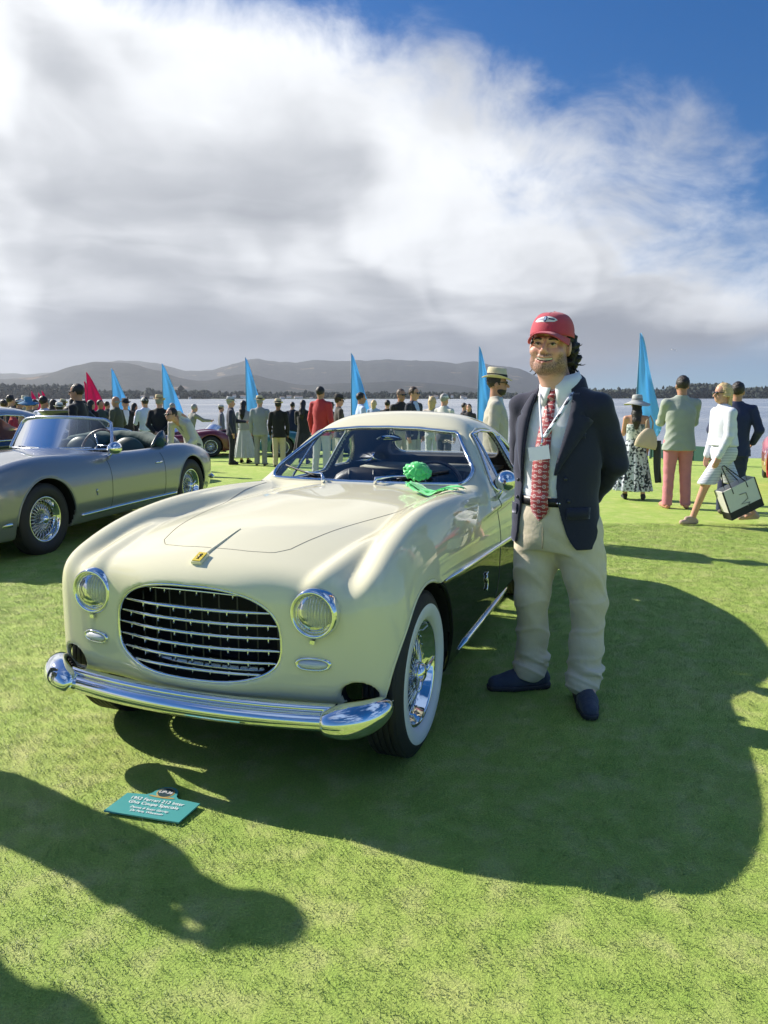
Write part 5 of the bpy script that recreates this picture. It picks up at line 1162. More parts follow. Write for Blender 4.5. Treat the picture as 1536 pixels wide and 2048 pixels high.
# ---------------------------------------------------------------- low open racing cars farther back
def racer(label, px, py, Y, yaw, col, number=None, num_x=1.2, bonnet=False, roundel=True):
    """small open two-seater: body, four wheels, windscreen, number roundel"""
    P = at_depth(px, py, Y); root = thing('racing_car', label, 'car', (float(P[0]), Y, float(gz(P[0], Y))), 0.); root.matrix_world = car_matrix(np.array([P[0], Y, float(gz(P[0], Y))]), yaw)
    zc = spline([-.8, -.5, 0, .6, 1.0, 1.6, 2.2, 2.8, 3.1], [.52, .62, .70, .76, .78, .76, .80, .70, .52]); zf = spline([-.8, -.4, 0, .5, 1.1, 1.7, 2.3, 2.8, 3.1], [.55, .70, .80, .76, .68, .74, .82, .72, .5]); W = spline([-.8, -.4, 0, 1, 2.3, 2.8, 3.1], [.55, .70, .75, .73, .75, .66, .5])
    def outer(x, y, z):
        y = np.abs(y); top = z - smax(zc(x) - .25 * y * y, zf(x) - 3.2 * (y - .58) ** 2, .07); side = y - W(x) + .3 * (z - .5) ** 2
        d = smax(smax(top, side, .16), .18 - z, .06); return smax(smax(d, -.78 + .3 * y * y - x, .25), x - 3.05 + .2 * y * y, .22)
    def cut(x, y, z):
        O_ = outer(x, y, z); ya = np.abs(y); ck = smax(smax(np.abs(x - 1.55) - .42, ya - .52, .08), .3 - z, .03); a = np.minimum(np.sqrt(x ** 2 + (z - .32) ** 2), np.sqrt((x - 2.3) ** 2 + (z - .32) ** 2)) - .36
        gr = np.maximum(np.sqrt((y / .34) ** 2 + ((z - .45) / .11) ** 2) - 1, x + .55) * .1
        return np.minimum(np.minimum(ck, np.maximum(a, .46 - ya)), gr), O_
    h = .03 if Y > 15 else .022; m = mat('racing_' + label.split()[0] + '_paint_%d' % int(px), col, .3, coat=1.)
    car_shell('body', cut, (-.95, 3.25, .85, .12, .98), h, lambda c, n: (outer(c[:, 0], c[:, 1], c[:, 2]) < -.025).astype(int), [m, M_BLACK], root, .02)
    w0 = [o for o in GREY.children if o.name.startswith('wheel')][0]
    for (x, s) in ((0, 1), (0, -1), (2.3, 1), (2.3, -1)):
        o = copy_tree(w0, root); o.location = (x, s * .62, .325); o.rotation_euler = (0, x + px, 0 if s > 0 else math.pi); o.scale = (.97, .97, .97)
    A = np.array([[(1.02 + .25 * t * t + .25 * v, .48 * t, .78 + .22 * v * (1 - .5 * t ** 4)) for v in (0, .5, 1)] for t in np.linspace(-1, 1, 15)]); MB().grid(A).build('aero_screen', M_GLASS, root)
    MB().tube([tuple(q) for q in A[:, 2]], .012, 6).build('screen_frame', M_CHROME, root)
    if number:
        for s in (-1, 1):
            c0 = on_side(outer, np.array([num_x]), np.array([.50]), s)[0] + np.array([0, s * .006, 0]); ro = None
            if roundel: ro = MB().lathe([(.0001, s * .006), (.17, s * .005), (.172, 0)], 28, 0, 'y', c0).build('number_roundel', mat('roundel_white', (.75, .76, .74), .5), root)
            cu = bpy.data.curves.new('number', 'FONT'); cu.body = number; cu.size = .25 if roundel else .36; cu.align_x = 'CENTER'; cu.align_y = 'CENTER'; cu.extrude = .003; tmp = bpy.data.objects.new('t', cu); C.objects.link(tmp); bpy.context.view_layer.update(); me = bpy.data.meshes.new_from_object(tmp.evaluated_get(bpy.context.evaluated_depsgraph_get())); bpy.data.objects.remove(tmp); me.materials.append(mat('number_green', (.02, .12, .08), .6) if roundel else mat('number_white', (.8, .8, .8), .5))
            o = link('number', me, ro or root); p_ = c0 + np.array([0, s * .012, 0]); o.matrix_local = Matrix(((s, 0, 0, p_[0]), (0, 0, s, p_[1]), (0, 1, 0, p_[2]), (0, 0, 0, 1)))
    if number and not roundel:                          # number painted on the near front wing
        a = np.array([-.52, -.44]); q = [on_top(outer, np.array([a[0] + dx]), np.array([a[1] + dy]), .2)[0] for dx, dy in ((0, 0), (.04, 0), (0, .04))]; ex = q[2] - q[0]; ey = q[1] - q[0]; ex /= np.linalg.norm(ex); ey -= ex * (ex @ ey); ey /= np.linalg.norm(ey); nz_ = np.cross(ey, ex)
        me2 = me.copy(); o = link('number', me2, root); p_ = q[0] + nz_ * .012; o.matrix_local = Matrix(((ex[0], ey[0], nz_[0], p_[0]), (ex[1], ey[1], nz_[1], p_[1]), (ex[2], ey[2], nz_[2], p_[2]), (0, 0, 0, 1)))
    if bonnet:
        A = np.array([[(.95 - .8 * t, y, .80 + .55 * t - .06 * y * y) for y in np.linspace(-.5, .5, 9)] for t in np.linspace(0, 1, 6)]); vv, ff = solidify_sheet(A, .02); obj('raised_bonnet', vv, ff, m, root)
    return root
racer('red racing roadster with white roundel numbered 67 beyond the lawn edge', 345, 885, 24.5, math.radians(62), (.14, .015, .02), '67', 1.35)
racer('bright red open racing car behind the men in dark jackets', 262, 870, 23.0, math.radians(70), (.16, .012, .018))
racer('teal open sports car behind the grey suited man', 560, 890, 24.0, math.radians(75), (.02, .12, .14))
racer('pink red sports racing car with white number 5 cut by right picture edge', 1642, 900, 12.0, math.radians(24), (.50, .015, .04), '5', .55, roundel=False)
racer('dark navy roadster with its bonnet raised behind the convertible', 120, 880, 12.6, math.radians(14), (.02, .03, .055), None, bonnet=True)

# ================================================================ flags
def flag(px, top, Y, hgt, col, label, lean=0., wd=.85, phase=0.):
    T = at_depth(px, top, Y); g = float(gz(T[0], Y)); z0 = T[2] - hgt
    o = thing('flag', label, 'flag', (float(T[0]), Y, g), 0., 'feather flags along the lawn edge')
    H = T[2] - g
    MB().tube([(0, 0, -.05), (0, 0, H * .5), (0.0, 0, H)], [.022, .018, .010], 8).build('pole', mat('flag_pole_%s' % label.split()[1], tuple(c * .35 for c in col), .5), o)
    rows = []
    for t in np.linspace(0, 1, 26):                      # t 0 at the top
        z = H - t * hgt; w = wd * 1.22 * (t ** .72) * (1 if t < .8 else 1 - ((t - .8) / .2) ** 2 * .55); row = []
        for u in np.linspace(0, 1, 13):
            x = .015 + w * u * (1 - .06 * math.sin(3 * t + phase)); y = .10 * math.sin(5.5 * u + 7 * t + phase) * u * (.4 + t) + .05 * math.sin(14 * u - 5 * t + phase) * u; row.append((x, y, z - .25 * u * w * (t > .75) * 0 - .10 * u * w))
        rows.append(row)
    m, N, L = nodes('flag_cloth_%d' % int(px)); p = N['Principled BSDF']; p.inputs['Base Color'].default_value = (*col, 1); p.inputs['Roughness'].default_value = .6; t_ = N.new('ShaderNodeBsdfTranslucent'); t_.inputs[0].default_value = (*col, 1); x = N.new('ShaderNodeMixShader'); x.inputs[0].default_value = .5; L.new(p.outputs[0], x.inputs[1]); L.new(t_.outputs[0], x.inputs[2]); L.new(x.outputs[0], N['Material Output'].inputs[0])
    vv, ff = solidify_sheet(np.array(rows), .004); obj('banner', vv, ff, m, o)
BLUE = (.30, .68, .98); PINK = (.72, .02, .20)
flag(1280, 666, 20, 2.85, BLUE, 'big blue feather flag beside the woman in the floppy hat', phase=.3, wd=.62)
flag(958, 693, 25.5, 2.7, BLUE, 'narrow blue feather flag behind the man in the panama hat', phase=1.1, wd=.55)
flag(702, 706, 29, 2.6, BLUE, 'blue feather flag right of the man in the red jacket', phase=2.0, wd=.62)
flag(490, 715, 31, 2.9, BLUE, 'thin blue feather flag between the navy suit and the grey suit', phase=2.7, wd=.62)
flag(323, 727, 35.5, 3.0, BLUE, 'blue feather flag right of the straw hat and black blazer', phase=3.3, wd=.85)
flag(222, 737, 40, 3.2, BLUE, 'blue feather flag behind the bald man in olive', phase=4.1, wd=.95)
flag(172, 744, 44, 3.6, PINK, 'large magenta feather flag behind the tall man in black suit', phase=4.6, wd=1.25)
flag(168, 762, 47, 3.0, PINK, 'slim magenta feather flag just left of the larger one', phase=5.1, wd=.9)
for i, (px, top) in enumerate(((62, 782), (76, 785), (83, 781), (43, 791))):
    flag(px, top, 80, 3.2, PINK, 'tiny distant magenta flag, %s of the four far ones' % ('second from left', 'third from left', 'rightmost', 'leftmost')[i], phase=i, wd=1.0)

# ================================================================ show card lying on the grass
def text_mesh(s, size, ext=.0006, align='CENTER', shear=0.):
    cu = bpy.data.curves.new('text', 'FONT'); cu.body = s; cu.size = size; cu.align_x = align; cu.align_y = 'CENTER'; cu.extrude = ext; cu.shear = shear; cu.offset = 0; tmp = bpy.data.objects.new('t', cu); C.objects.link(tmp); bpy.context.view_layer.update(); me = bpy.data.meshes.new_from_object(tmp.evaluated_get(bpy.context.evaluated_depsgraph_get())); bpy.data.objects.remove(tmp); return me
def build_card():
    p = at_depth(308, 1602, 1.); r = p - np.array([0, 0, CAM_H]); t = -(CAM_H - .03) / r[2]; P = r * t; P[2] = .013
    o = thing('show_card', 'teal placard with white lettering lying on the grass before the bumper', 'sign', tuple(P), math.radians(-12)); o.rotation_euler = (math.radians(1.5), 0, math.radians(-14.5)); o.scale = (.71, .71, .71)
    W, D = .205, .105; out = [(-W - .01, -D), (W - .01, -D), (W + .012, D * .62), (.09, D * .72), (.07, D * .9), (.055, D * 1.32), (.03, D * 1.52), (0, D * 1.58), (-.03, D * 1.52), (-.055, D * 1.32), (-.07, D * .9), (-.09, D * .72), (-W + .012, D * .62)]
    def slab(pts, z0, z1, nm, m, par):
        n = len(pts); V = [(x, y, z0) for x, y in pts] + [(x, y, z1) for x, y in pts]; return obj(nm, V, [tuple(range(n - 1, -1, -1)), tuple(range(n, 2 * n))] + [(i, (i + 1) % n, n + (i + 1) % n, n + i) for i in range(n)], m, par, smooth=False)
    slab(out, -.004, .004, 'board', mat('teal_board', (.08, .34, .33), .3, coat=.6), o)
    c = [(.048 * math.cos(a), D * 1.05 + .044 * math.sin(a)) for a in np.linspace(0, 6.283, 28, endpoint=False)]; slab(c, .004, .0052, 'emblem_ring', mat('card_gold', (.55, .42, .16), .4, .4), o); slab([(x * .86, D * 1.05 + (y - D * 1.05) * .86) for x, y in c], .0052, .0060, 'emblem_field', mat('card_dark', (.02, .05, .06), .4), o)
    slab([(-.075, D * .66), (-.05, D * .60), (0, D * .56), (.05, D * .60), (.075, D * .66), (.06, D * .72), (0, D * .64), (-.06, D * .72)], .0052, .0062, 'emblem_scroll', MATS['card_gold'], o)
    M_W = mat('card_white_print', (.82, .82, .80), .5)
    for s_, sz, y, sh in (('UP-36', .030, D * 1.05, .2), ('1952 Ferrari 212 Inter', .033, .028, 0), ('Ghia Coupe Speciale', .033, -.006, 0), ('Dennis & Susan Garrity', .022, -.046, .25), ('De Pere, Wisconsin', .022, -.072, .25)):
        me = text_mesh(s_, sz, shear=sh); me.materials.append(M_W); q = link('lettering', me, o); q.location = (0, y, .0072)
build_card()

# ================================================================ rosette on the windscreen
def build_rosette():
    o = thing('rosette', 'bright green ribbon rosette pinned under the coupe wiper', 'ribbon'); o.matrix_world = car_matrix(CAR_O, CAR_YAW)
    c0 = cream_ws(np.array([.325]), np.array([1.012]), .055)[0]; nrm = np.array([-.55, .25, .80]); nrm /= np.linalg.norm(nrm); a = np.cross(np.array([0, 1, 0]), nrm); a /= np.linalg.norm(a); b = np.cross(nrm, a)
    rg = np.random.default_rng(3)
    for ring, (cnt, rout, lift) in enumerate(((13, .077, .0), (10, .058, .015))):      # loops of folded ribbon
        for k in range(cnt):
            t = 2 * math.pi * (k + .5 * ring) / cnt + rg.uniform(-.06, .06); d = a * math.cos(t) + b * math.sin(t); e = -a * math.sin(t) + b * math.cos(t); ro = rout * rg.uniform(.93, 1.07); rows = []
            for u in np.linspace(0, 1, 13):
                q = math.sin(math.pi * u); r = .022 + (ro - .022) * q ** .8; z = lift + .002 + .034 * u - .008 * q; w = .021 * (.6 + .5 * q); tw = rg.uniform(-.1, .1) * 0 + .25 * math.sin(3 * u + k)
                rows.append([c0 + d * r + e * (w * v) + nrm * (z + .006 * math.sin(4 * v + k) * q + w * v * tw) for v in (-1, -.5, 0, .5, 1)])
            vv, ff = solidify_sheet(np.array(rows), .0012); obj('ribbon_loop', vv, ff, M_RIBBON, o)
    rows = [[c0 + (a * math.cos(t) + b * math.sin(t)) * r + nrm * z for r, z in ((.034, .036), (.031, .050), (.020, .055), (.001, .056))] for t in np.linspace(0, 2 * math.pi, 30, endpoint=False)]; MB().grid(rows, closed_u=True).build('button', mat('green_button', (.10, .60, .16), .35), o)
    for k, (dy, dx, L_) in enumerate(((.29, -.09, 1.), (.25, -.16, .93), (.32, -.04, .9))):
        rows = []
        for t in np.linspace(0, 1, 22):
            y = .335 + dy * t; x = 1.09 + dx * t - .02 * t; w = .040 - .012 * t; row = []
            for u in np.linspace(-1, 1, 6):
                xx = x + u * w * .9; yy = y + u * w * .35; z = float(on_top(cream_outer, np.array([xx]), np.array([yy]))[0, 2]); z = min(z, 1.0 if t < .3 else z); row.append((xx, yy, z + .008 + .006 * k + .014 * math.sin(6 * t + 3 * u + k * 2) ** 2 * (1 - .4 * t) + (.05 * (1 - t / .25) if t < .25 else 0) * .4))
            rows.append(row)
        vv, ff = solidify_sheet(np.array(rows), .0015); obj('ribbon_tail', vv, ff, M_RIBBON, o)
build_rosette()

# ================================================================ low green fence by the water and a light aircraft
def build_fence():
    a = at_depth(1300, 930, 22.5); b = at_depth(1445, 930, 20.5); o = thing('fence', 'low dark green screen fence at the lawn edge near the water', 'fence', (float(a[0]), 22.5, float(gz(a[0], 22.5))), math.atan2(b[1] - a[1], b[0] - a[0])); Ln = float(np.hypot(b[0] - a[0], b[1] - a[1])); M_F = mat('green_screen', (.02, .09, .07), .7, bump=.2, bscale=30); n = 5
    for i in range(n): MB().box((Ln * (i + .5) / n, 0, .25), (Ln / n - .03, .02, .42)).build('panel', M_F, o, smooth=False)
    for i in range(n + 1): MB().box((Ln * i / n, .0, .25), (.05, .05, .54)).build('post', mat('green_post', (.015, .06, .05), .6), o, smooth=False)
build_fence()
def build_plane():
    P = at_depth(1348, 700, 900.); o = thing('aircraft', 'tiny white aircraft in the sky right of the big flag', 'aircraft', tuple(P)); o.rotation_euler = (0, .45, .3); M_ = mat('aircraft_white', (.8, .8, .8), .4)
    MB().tube([(-4, 0, 0), (-3, 0, 0), (0, 0, 0), (3, 0, .1), (4.2, 0, .2)], [.1, .45, .55, .3, .1], 10).build('fuselage', M_, o); MB().box((-.6, 0, .5), (1.2, 9, .15)).build('wing', M_, o); MB().box((3.8, 0, .3), (.8, 3, .1)).build('tailplane', M_, o); MB().box((3.8, 0, .9), (.8, .1, 1.2)).build('fin', M_, o)
build_plane()

# ================================================================ the man beside the coupe
def build_man():
    O = np.array([.80, 3.45, 0.]); TB = math.radians(-36); TH = math.radians(-27)
    root = thing('person', 'smiling bearded man in red cap, navy blazer and patterned tie beside the cream coupe', 'person', tuple(O))
    Rb = rotz(TB)
    def Bp(x, y, z): return Rb @ np.array([x, y, 0.]) + np.array([0, 0, z])
    def Wp(x, y, z): return np.array([x, y, z]) - O
    hc = Wp(.742, 3.42, 1.668); tilt = np.array([[math.cos(.06), 0, math.sin(.06)], [0, 1, 0], [-math.sin(.06), 0, math.cos(.06)]])
    Rh = rotz(TH) @ tilt @ rotx(-.02)
    def Hp(x, y, z): return hc + Rh @ np.array([x, y, z])
    hip = [Bp(-.10, .02, .92), Bp(.10, .01, .92)]
    ank = [Wp(.735, 3.575, .10), Wp(.955, 3.40, .10)]; kne = [Wp(.715, 3.50, .50), Wp(.955, 3.40, .49)]
    sho = [Bp(-.180, .0, 1.385), Bp(.184, .0, 1.385)]
    el = [Bp(-.235, .11, 1.15), Bp(.238, .105, 1.14)]; wr = [Bp(-.09, .205, .97), Bp(.09, .215, .965)]
    HH = .0048
    # ---------- head, neck, hands: one continuous body
    B = Field(HH)
    B.ell(Hp(0, .022, .045), (.080, .098, .100), R=Rh, k=.03).ell(Hp(0, -.012, -.045), (.073, .078, .090), R=Rh, k=.04)
    B.ell(Hp(0, -.046, -.104), (.050, .042, .034), R=Rh, k=.035)                       # chin
    for s in (-1, 1):
        B.ell(Hp(s * .056, -.008, -.078), (.024, .044, .036), R=Rh, k=.03)             # jaw corner
        B.ell(Hp(s * .047, -.056, -.033), (.028, .026, .024), R=Rh, k=.022)            # smiling cheek
        B.ell(Hp(s * .081, .016, -.012), (.010, .021, .034), R=Rh @ rotz(s * .5), k=.006)
        B.cap(Hp(s * .0145, -.095, -.036), Hp(s * .012, -.088, -.04), .0088, .0088, .006)
        B.cap(Hp(s * .014, -.083, .020), Hp(s * .050, -.070, .018), .011, .010, .014)  # brow
        B.cap(Hp(s * .018, -.0845, -.0080), Hp(s * .047, -.078, -.0062), .0064, .006, .006)   # lower lid
        B.cap(Hp(s * .018, -.0842, .0080), Hp(s * .048, -.0767, .0066), .0068, .006, .006)        # upper lid
    B.cap(Hp(0, -.086, .012), Hp(0, -.105, -.024), .0085, .0105, .012); B.ell(Hp(0, -.102, -.029), (.0125, .0115, .010), R=Rh, k=.008)
    # lips of a broad smile
    mo = [(-.039, -.071, -.053), (-.020, -.086, -.0625), (0, -.092, -.0655), (.020, -.086, -.0625), (.039, -.071, -.053)]
    B.chain([Hp(x, y + .001, z + .0072) for x, y, z in mo], [.0045, .0062, .0066, .0062, .0045], .007)
    B.chain([Hp(x * .92, y + .002, z - .0150 + abs(x) * .22) for x, y, z in mo], [.003, .0062, .0070, .0062, .003], .007)
    B.cap(hc + Rh @ np.array([0, .015, -.075]), Bp(0, .005, 1.44), .066, .072, .03)
    B.stack([.86, .95, 1.10, 1.28, 1.42, 1.47], [.14, .145, .14, .15, .13, .06], [.10, .11, .105, .10, .075, .05], [0, -.01, -.01, 0, .005, .01], R=Rb, k=.03)
    for i in range(2):
        B.cap(Bp(0, 0, 1.42), sho[i], .055, .05, .03); B.cap(sho[i], el[i], .048, .042, .02); B.cap(el[i], wr[i], .042, .030, .02)
        sg = -1 if i == 0 else 1
        add_hand(B, wr[i], Rb @ np.array([-sg * .9, .1, -.35]), Rb @ np.array([0, 1., 0]), 1.08, (1 if i == 0 else -1), .5)
        B.cap(hip[i], kne[i], .085, .058, .03); B.cap(kne[i], ank[i], .058, .042, .03)
    B.cap(ank[0], ank[0] + np.array([-.10, -.02, -.04]), .042, .03, .02); B.cap(ank[1], ank[1] + np.array([0, -.10, -.04]), .042, .03, .02)
    eyec = [Hp(-.0325, -.0765, -.0005), Hp(.0325, -.0765, -.0005)]
    def mouthcut(X, Y, Z):
        p0 = np.stack(np.broadcast_arrays(X - hc[0], Y - hc[1], Z - hc[2])); q = np.tensordot(Rh.T, p0, 1); x, y, z = q
        zc = -.0695 + 5.5 * x * x; return np.maximum(np.maximum(np.abs(z - zc) - .0078 * np.clip(1 - (x / .039) ** 2, 0, 1) ** .6, np.abs(x) - .039), y + .062)
    B.cut(mouthcut, .002)
    for s in (-1, 1):
        Pc = [Hp(s * .021, -.094, -.036), Hp(s * .036, -.086, -.046), Hp(s * .046, -.075, -.060), Hp(s * .048, -.066, -.076)]
        B.cut((lambda Q: (lambda X, Y, Z: np.minimum.reduce([np.sqrt((X - q[0]) ** 2 + (Y - q[1]) ** 2 + (Z - q[2]) ** 2) for q in Q]) - .0040))(resample(Pc, 14)), .010)
    MASK = {}
    def col(V):
        q = (V - hc) @ Rh; x, y, z = q.T
        sk = np.array([.69, .395, .31]); c = np.tile(sk, (len(V), 1))
        ck = np.exp(-(((np.abs(x) - .045) / .022) ** 2 + ((z + .03) / .022) ** 2)) * (y < -.02); c += ck[:, None] * np.array([.03, -.055, -.045])
        ns = np.exp(-((x / .02) ** 2 + ((z + .028) / .02) ** 2)) * (y < -.08); c += ns[:, None] * np.array([.02, -.05, -.04])
        hd = (z > -.18) & (y > -.2)
        line = -.040 - .040 * np.clip((np.abs(y) < .03) * 0, 0, 1) - .10 * np.clip(-y - .035, 0, .05) * 1.0
        side = np.clip((np.abs(x) - .040) / .025, 0, 1); lim = -.066 + .040 * side ** 1.5
        br = np.clip((lim - z) / .024, 0, 1) * (z > -.16) * (y < .02)
        mst = np.exp(-((x / .034) ** 4)) * np.clip(1 - np.abs((z + .0495 - 3.5 * x * x) / .0085), 0, 1) * (y < -.07)
        br = np.maximum(br, 2.0 * mst); nk = np.clip((-.118 - z) / .025, 0, 1) * (y > -.060); br *= (1 - nk * .9)
        lipz = -.0695 + 5.5 * x * x; lip = (np.abs(z - lipz + .004) < .0125) * (np.abs(x) < .036) * (y < -.068); br = br * (1 - lip)
        c[lip] = np.array([.50, .20, .17]); MASK['v'] = np.clip(br, 0, 1) * hd
        return np.clip(c, .01, 1)
    m, N, L = nodes('man_skin'); p = N['Principled BSDF']; p.inputs['Roughness'].default_value = .47; p.inputs['Subsurface Weight'].default_value = .10; p.inputs['Subsurface Radius'].default_value = (.010, .004, .002); p.inputs['Subsurface Scale'].default_value = 1.
    at = N.new('ShaderNodeAttribute'); at.attribute_name = 'Col'; am = N.new('ShaderNodeAttribute'); am.attribute_name = 'beard'
    g = N.new('ShaderNodeTexCoord').outputs['Object']; mp = N.new('ShaderNodeMapping'); L.new(g, mp.inputs[0]); mp.inputs[3].default_value = (1, 1, .45)
    hn = ramp(N, L, tnoise(N, L, mp.outputs[0], 330, 4, .7), [(.34, (.18, .18, .18)), (.62, (.92, .92, .92))]); mu = N.new('ShaderNodeMath'); mu.operation = 'MULTIPLY'; L.new(hn, mu.inputs[0]); L.new(am.outputs['Fac'], mu.inputs[1])
    L.new(mixrgb(N, L, mu.outputs[0], at.outputs['Color'], (.050, .023, .011)), p.inputs['Base Color']); bn = N.new('ShaderNodeBump'); bn.inputs['Strength'].default_value = .2; bn.inputs['Distance'].default_value = .002; L.new(tnoise(N, L, g, 420, 3), bn.inputs['Height']); L.new(bn.outputs[0], p.inputs['Normal'])
    body = B.build('body', m, root, color=col); ba = body.data.attributes.new('beard', 'FLOAT', 'POINT'); ba.data.foreach_set('value', MASK['v'].astype(np.float32))
    # eyes, brows, teeth
    for s, c in zip((-1, 1), eyec):
        e = MB().lathe([(.0001, -.0122), (.0062, -.0105)], 16, 0, 'y').lathe([(.0061, -.0105), (.0095, -.0078), (.0120, -.002), (.0122, .002), (.009, .008), (0, .012)], 16, 1, 'y')
        o = e.build('eye', [mat('iris', (.018, .009, .005), .12), mat('eye_white', (.48, .44, .41), .35)], root); o.location = tuple(c + Rh @ np.array([0, -.001, 0])); o.rotation_euler = (0, 0, TH)
        MB().tube(resample([Hp(s * .0185, -.0900, .0006), Hp(s * .031, -.0910, .0032), Hp(s * .043, -.0866, .0022), Hp(s * .0495, -.0806, -.0004)], 10), [.0008, .0016, .0018, .0019, .0019, .0019, .0018, .0016, .0013, .0008], 6).build('eyelash', hair_mat('black'), root)
        br = MB(); P = [Hp(s * .016, -.0955, .0175), Hp(s * .030, -.0945, .0215), Hp(s * .045, -.0855, .0205), Hp(s * .054, -.0765, .0150)]
        br.tube(resample(P, 12), [.003, .0044, .005, .0052, .005, .005, .0047, .0044, .004, .0034, .0026, .0012], 7, flat=1).build('eyebrow', hair_mat('dark'), root)
    th = MB()
    for k in range(-5, 6):
        x = k * .0062; th.box(Hp(x, -.0805 + 4.9 * x * x, -.0665 + 5.5 * x * x), (.0066, .004, .0115), 0, Rh)
    th.build('teeth', mat('teeth', (.80, .77, .70), .2, coat=.6), root)
    MB().grid([[Hp(x, -.070 + 4 * x * x, -.0695 + 5.5 * x * x + z) for z in (-.010, .010)] for x in np.linspace(-.033, .033, 9)]).build('mouth', mat('mouth_dark', (.06, .015, .012), .5), root)
    # ---------- hair under the cap
    K = Field(.0055)
    K.chain([Hp(.070, .050, .035), Hp(.082, .068, -.01), Hp(.088, .080, -.055), Hp(.080, .082, -.095), Hp(.076, .080, -.13), Hp(.068, .082, -.155)], [.030, .030, .030, .026, .020, .010], .02)
    K.chain([Hp(.078, -.004, .030), Hp(.081, .000, -.004)], [.010, .005], .010)
    K.chain([Hp(-.068, .05, .03), Hp(-.074, .07, -.03), Hp(-.066, .08, -.08)], [.026, .024, .012], .02); K.chain([Hp(-.0775, -.006, .028), Hp(-.080, -.002, -.004)], [.008, .004], .01)
    K.chain([Hp(-.05, .085, .0), Hp(0, .10, -.01), Hp(.05, .085, 0)], [.04, .045, .04], .03); K.chain([Hp(-.04, .085, -.07), Hp(.04, .085, -.08)], [.04, .04], .04)
    K.disp = lambda X, Y, Z: .0045 * np.sin(60 * X + 6 * np.sin(40 * Z) + 50 * Y) + .004 * np.sin(95 * Z + 5 * np.sin(50 * X))
    ho = K.build('hair', hair_mat('black'), root)
    st = MB(); rg = np.random.default_rng(5)
    for i in range(58):
        side = 1 if i < 48 else -1; z0 = rg.uniform(-.13, .02); b = np.array([side * ((.094 if side > 0 else .078) + rg.uniform(-.012, .012)), .075 + rg.uniform(-.02, .03), z0]); d = np.array([side * rg.uniform(.15, .6), rg.uniform(-.3, .5), rg.uniform(-1., -.1)]); d /= np.linalg.norm(d); Ls = rg.uniform(.02, .05)
        P = [Hp(*(b - d * .012)), Hp(*(b + d * Ls * .5)), Hp(*(b + d * Ls * .8 + np.array([0, 0, .006]))), Hp(*(b + d * Ls + np.array([0, 0, .014])))]; st.tube(P, [.0030, .0026, .0018, .0005], 4)
    st.build('hair_strands', hair_mat('black'), ho, kind='stuff')
    # ---------- cap
    cp = bpy.data.objects.new('baseball_cap', None); C.objects.link(cp); cp.parent = root
    M_CAP = mat('cap_cotton', (.50, .05, .085), .85, bump=.3, bscale=300, sheen=.2, var=.08, vscale=40)
    def crown(th_, ph):
        """ph 0 at the band, pi/2 at the top"""
        r = math.cos(ph) ** .62; rx, ry = .0935, .112; x = rx * r * math.cos(th_); y = .016 + ry * r * math.sin(th_); z = .036 + .104 * math.sin(ph) ** .9 - .004 * math.sin(th_) + .010 * (1 - r) * math.sin(th_)
        z += -.004 * math.exp(-((th_ + math.pi / 2 - .2) / .5) ** 2) * math.sin(ph * 7)
        return Hp(x, y, z)
    A = [[crown(t, q) for q in np.linspace(0, math.pi / 2 - .001, 18)] for t in np.linspace(0, 2 * math.pi, 56, endpoint=False)]
    co = MB().grid(A, closed_u=True).build('crown', M_CAP, cp); md = co.modifiers.new('thickness', 'SOLIDIFY'); md.thickness = .003; md.offset = 1
    sm = MB()
    for t in np.arange(6) * math.pi / 3 + .0: sm.tube([crown(t + math.pi / 2, q) + Rh @ np.array([0, 0, .0028]) for q in np.linspace(0.02, 1.5, 14)], .0014, 5)
    sm.lathe([(0, .004), (.006, .003), (.007, 0)], 12, 0, 'z', Hp(0, .016, .141)); sm.build('seam', mat('cap_seam', (.26, .022, .04), .9), cp)
    V_ = []
    for q in np.linspace(-1.42, 1.42, 29):
        row = []
        for r in np.linspace(0, 1, 9):
            x = math.sin(q) * (.089 + .003 * r); y = .012 - .108 * math.cos(q) - r * .066 * math.cos(q) ** .55; z = .052 - .012 * r - 5.0 * max(abs(x) - .008, 0) ** 2 * (.7 + .5 * r); row.append(Hp(x, y, z))
        V_.append(row)
    vv, ff = solidify_sheet(np.array(V_), .004); obj('visor', vv, ff, M_CAP, cp)
    # winged emblem on the front of the cap
    M_PATCH = mat('patch_white', (.78, .76, .80), .8, bump=.3, bscale=300); M_NAVY = mat('patch_navy', (.02, .03, .12), .8)
    def cap_pt(a, b, off=.0045):
        t = -math.pi / 2 + a; p = np.array(crown(t, b)); c0 = Hp(0, .016, .03); d = p - c0; return p + d / np.linalg.norm(d) * off
    def capshape(pts, nm, m_, off, par):
        q = np.array(pts); c0 = q.mean(0); n_ = len(q); V_ = []
        for k in (1, .75, .5, .25, .01): V_ += [cap_pt(a - .12, b, off) for a, b in c0 + (q - c0) * k]
        return obj(nm, np.array(V_), [(r * n_ + i, r * n_ + (i + 1) % n_, (r + 1) * n_ + (i + 1) % n_, (r + 1) * n_ + i) for r in range(4) for i in range(n_)], m_, par)
    w = [(-.62, .50), (-.50, .63), (-.3, .70), (-.12, .74), (0, .76), (.12, .74), (.3, .70), (.5, .63), (.62, .55), (.46, .47), (.2, .46), (0, .45), (-.2, .46), (-.45, .45)]
    em = capshape(w, 'emblem', M_PATCH, .0042, cp)
    capshape([(-.09 * math.sin(t), .60 + .15 * math.cos(t)) for t in np.linspace(0, 6.28, 20, endpoint=False)], 'shield', M_NAVY, .0056, em); capshape([(-.05 * math.sin(t), .60 + .10 * math.cos(t)) for t in np.linspace(0, 6.28, 16, endpoint=False)], 'shield_field', mat('patch_blue', (.30, .42, .66), .7), .0068, em)
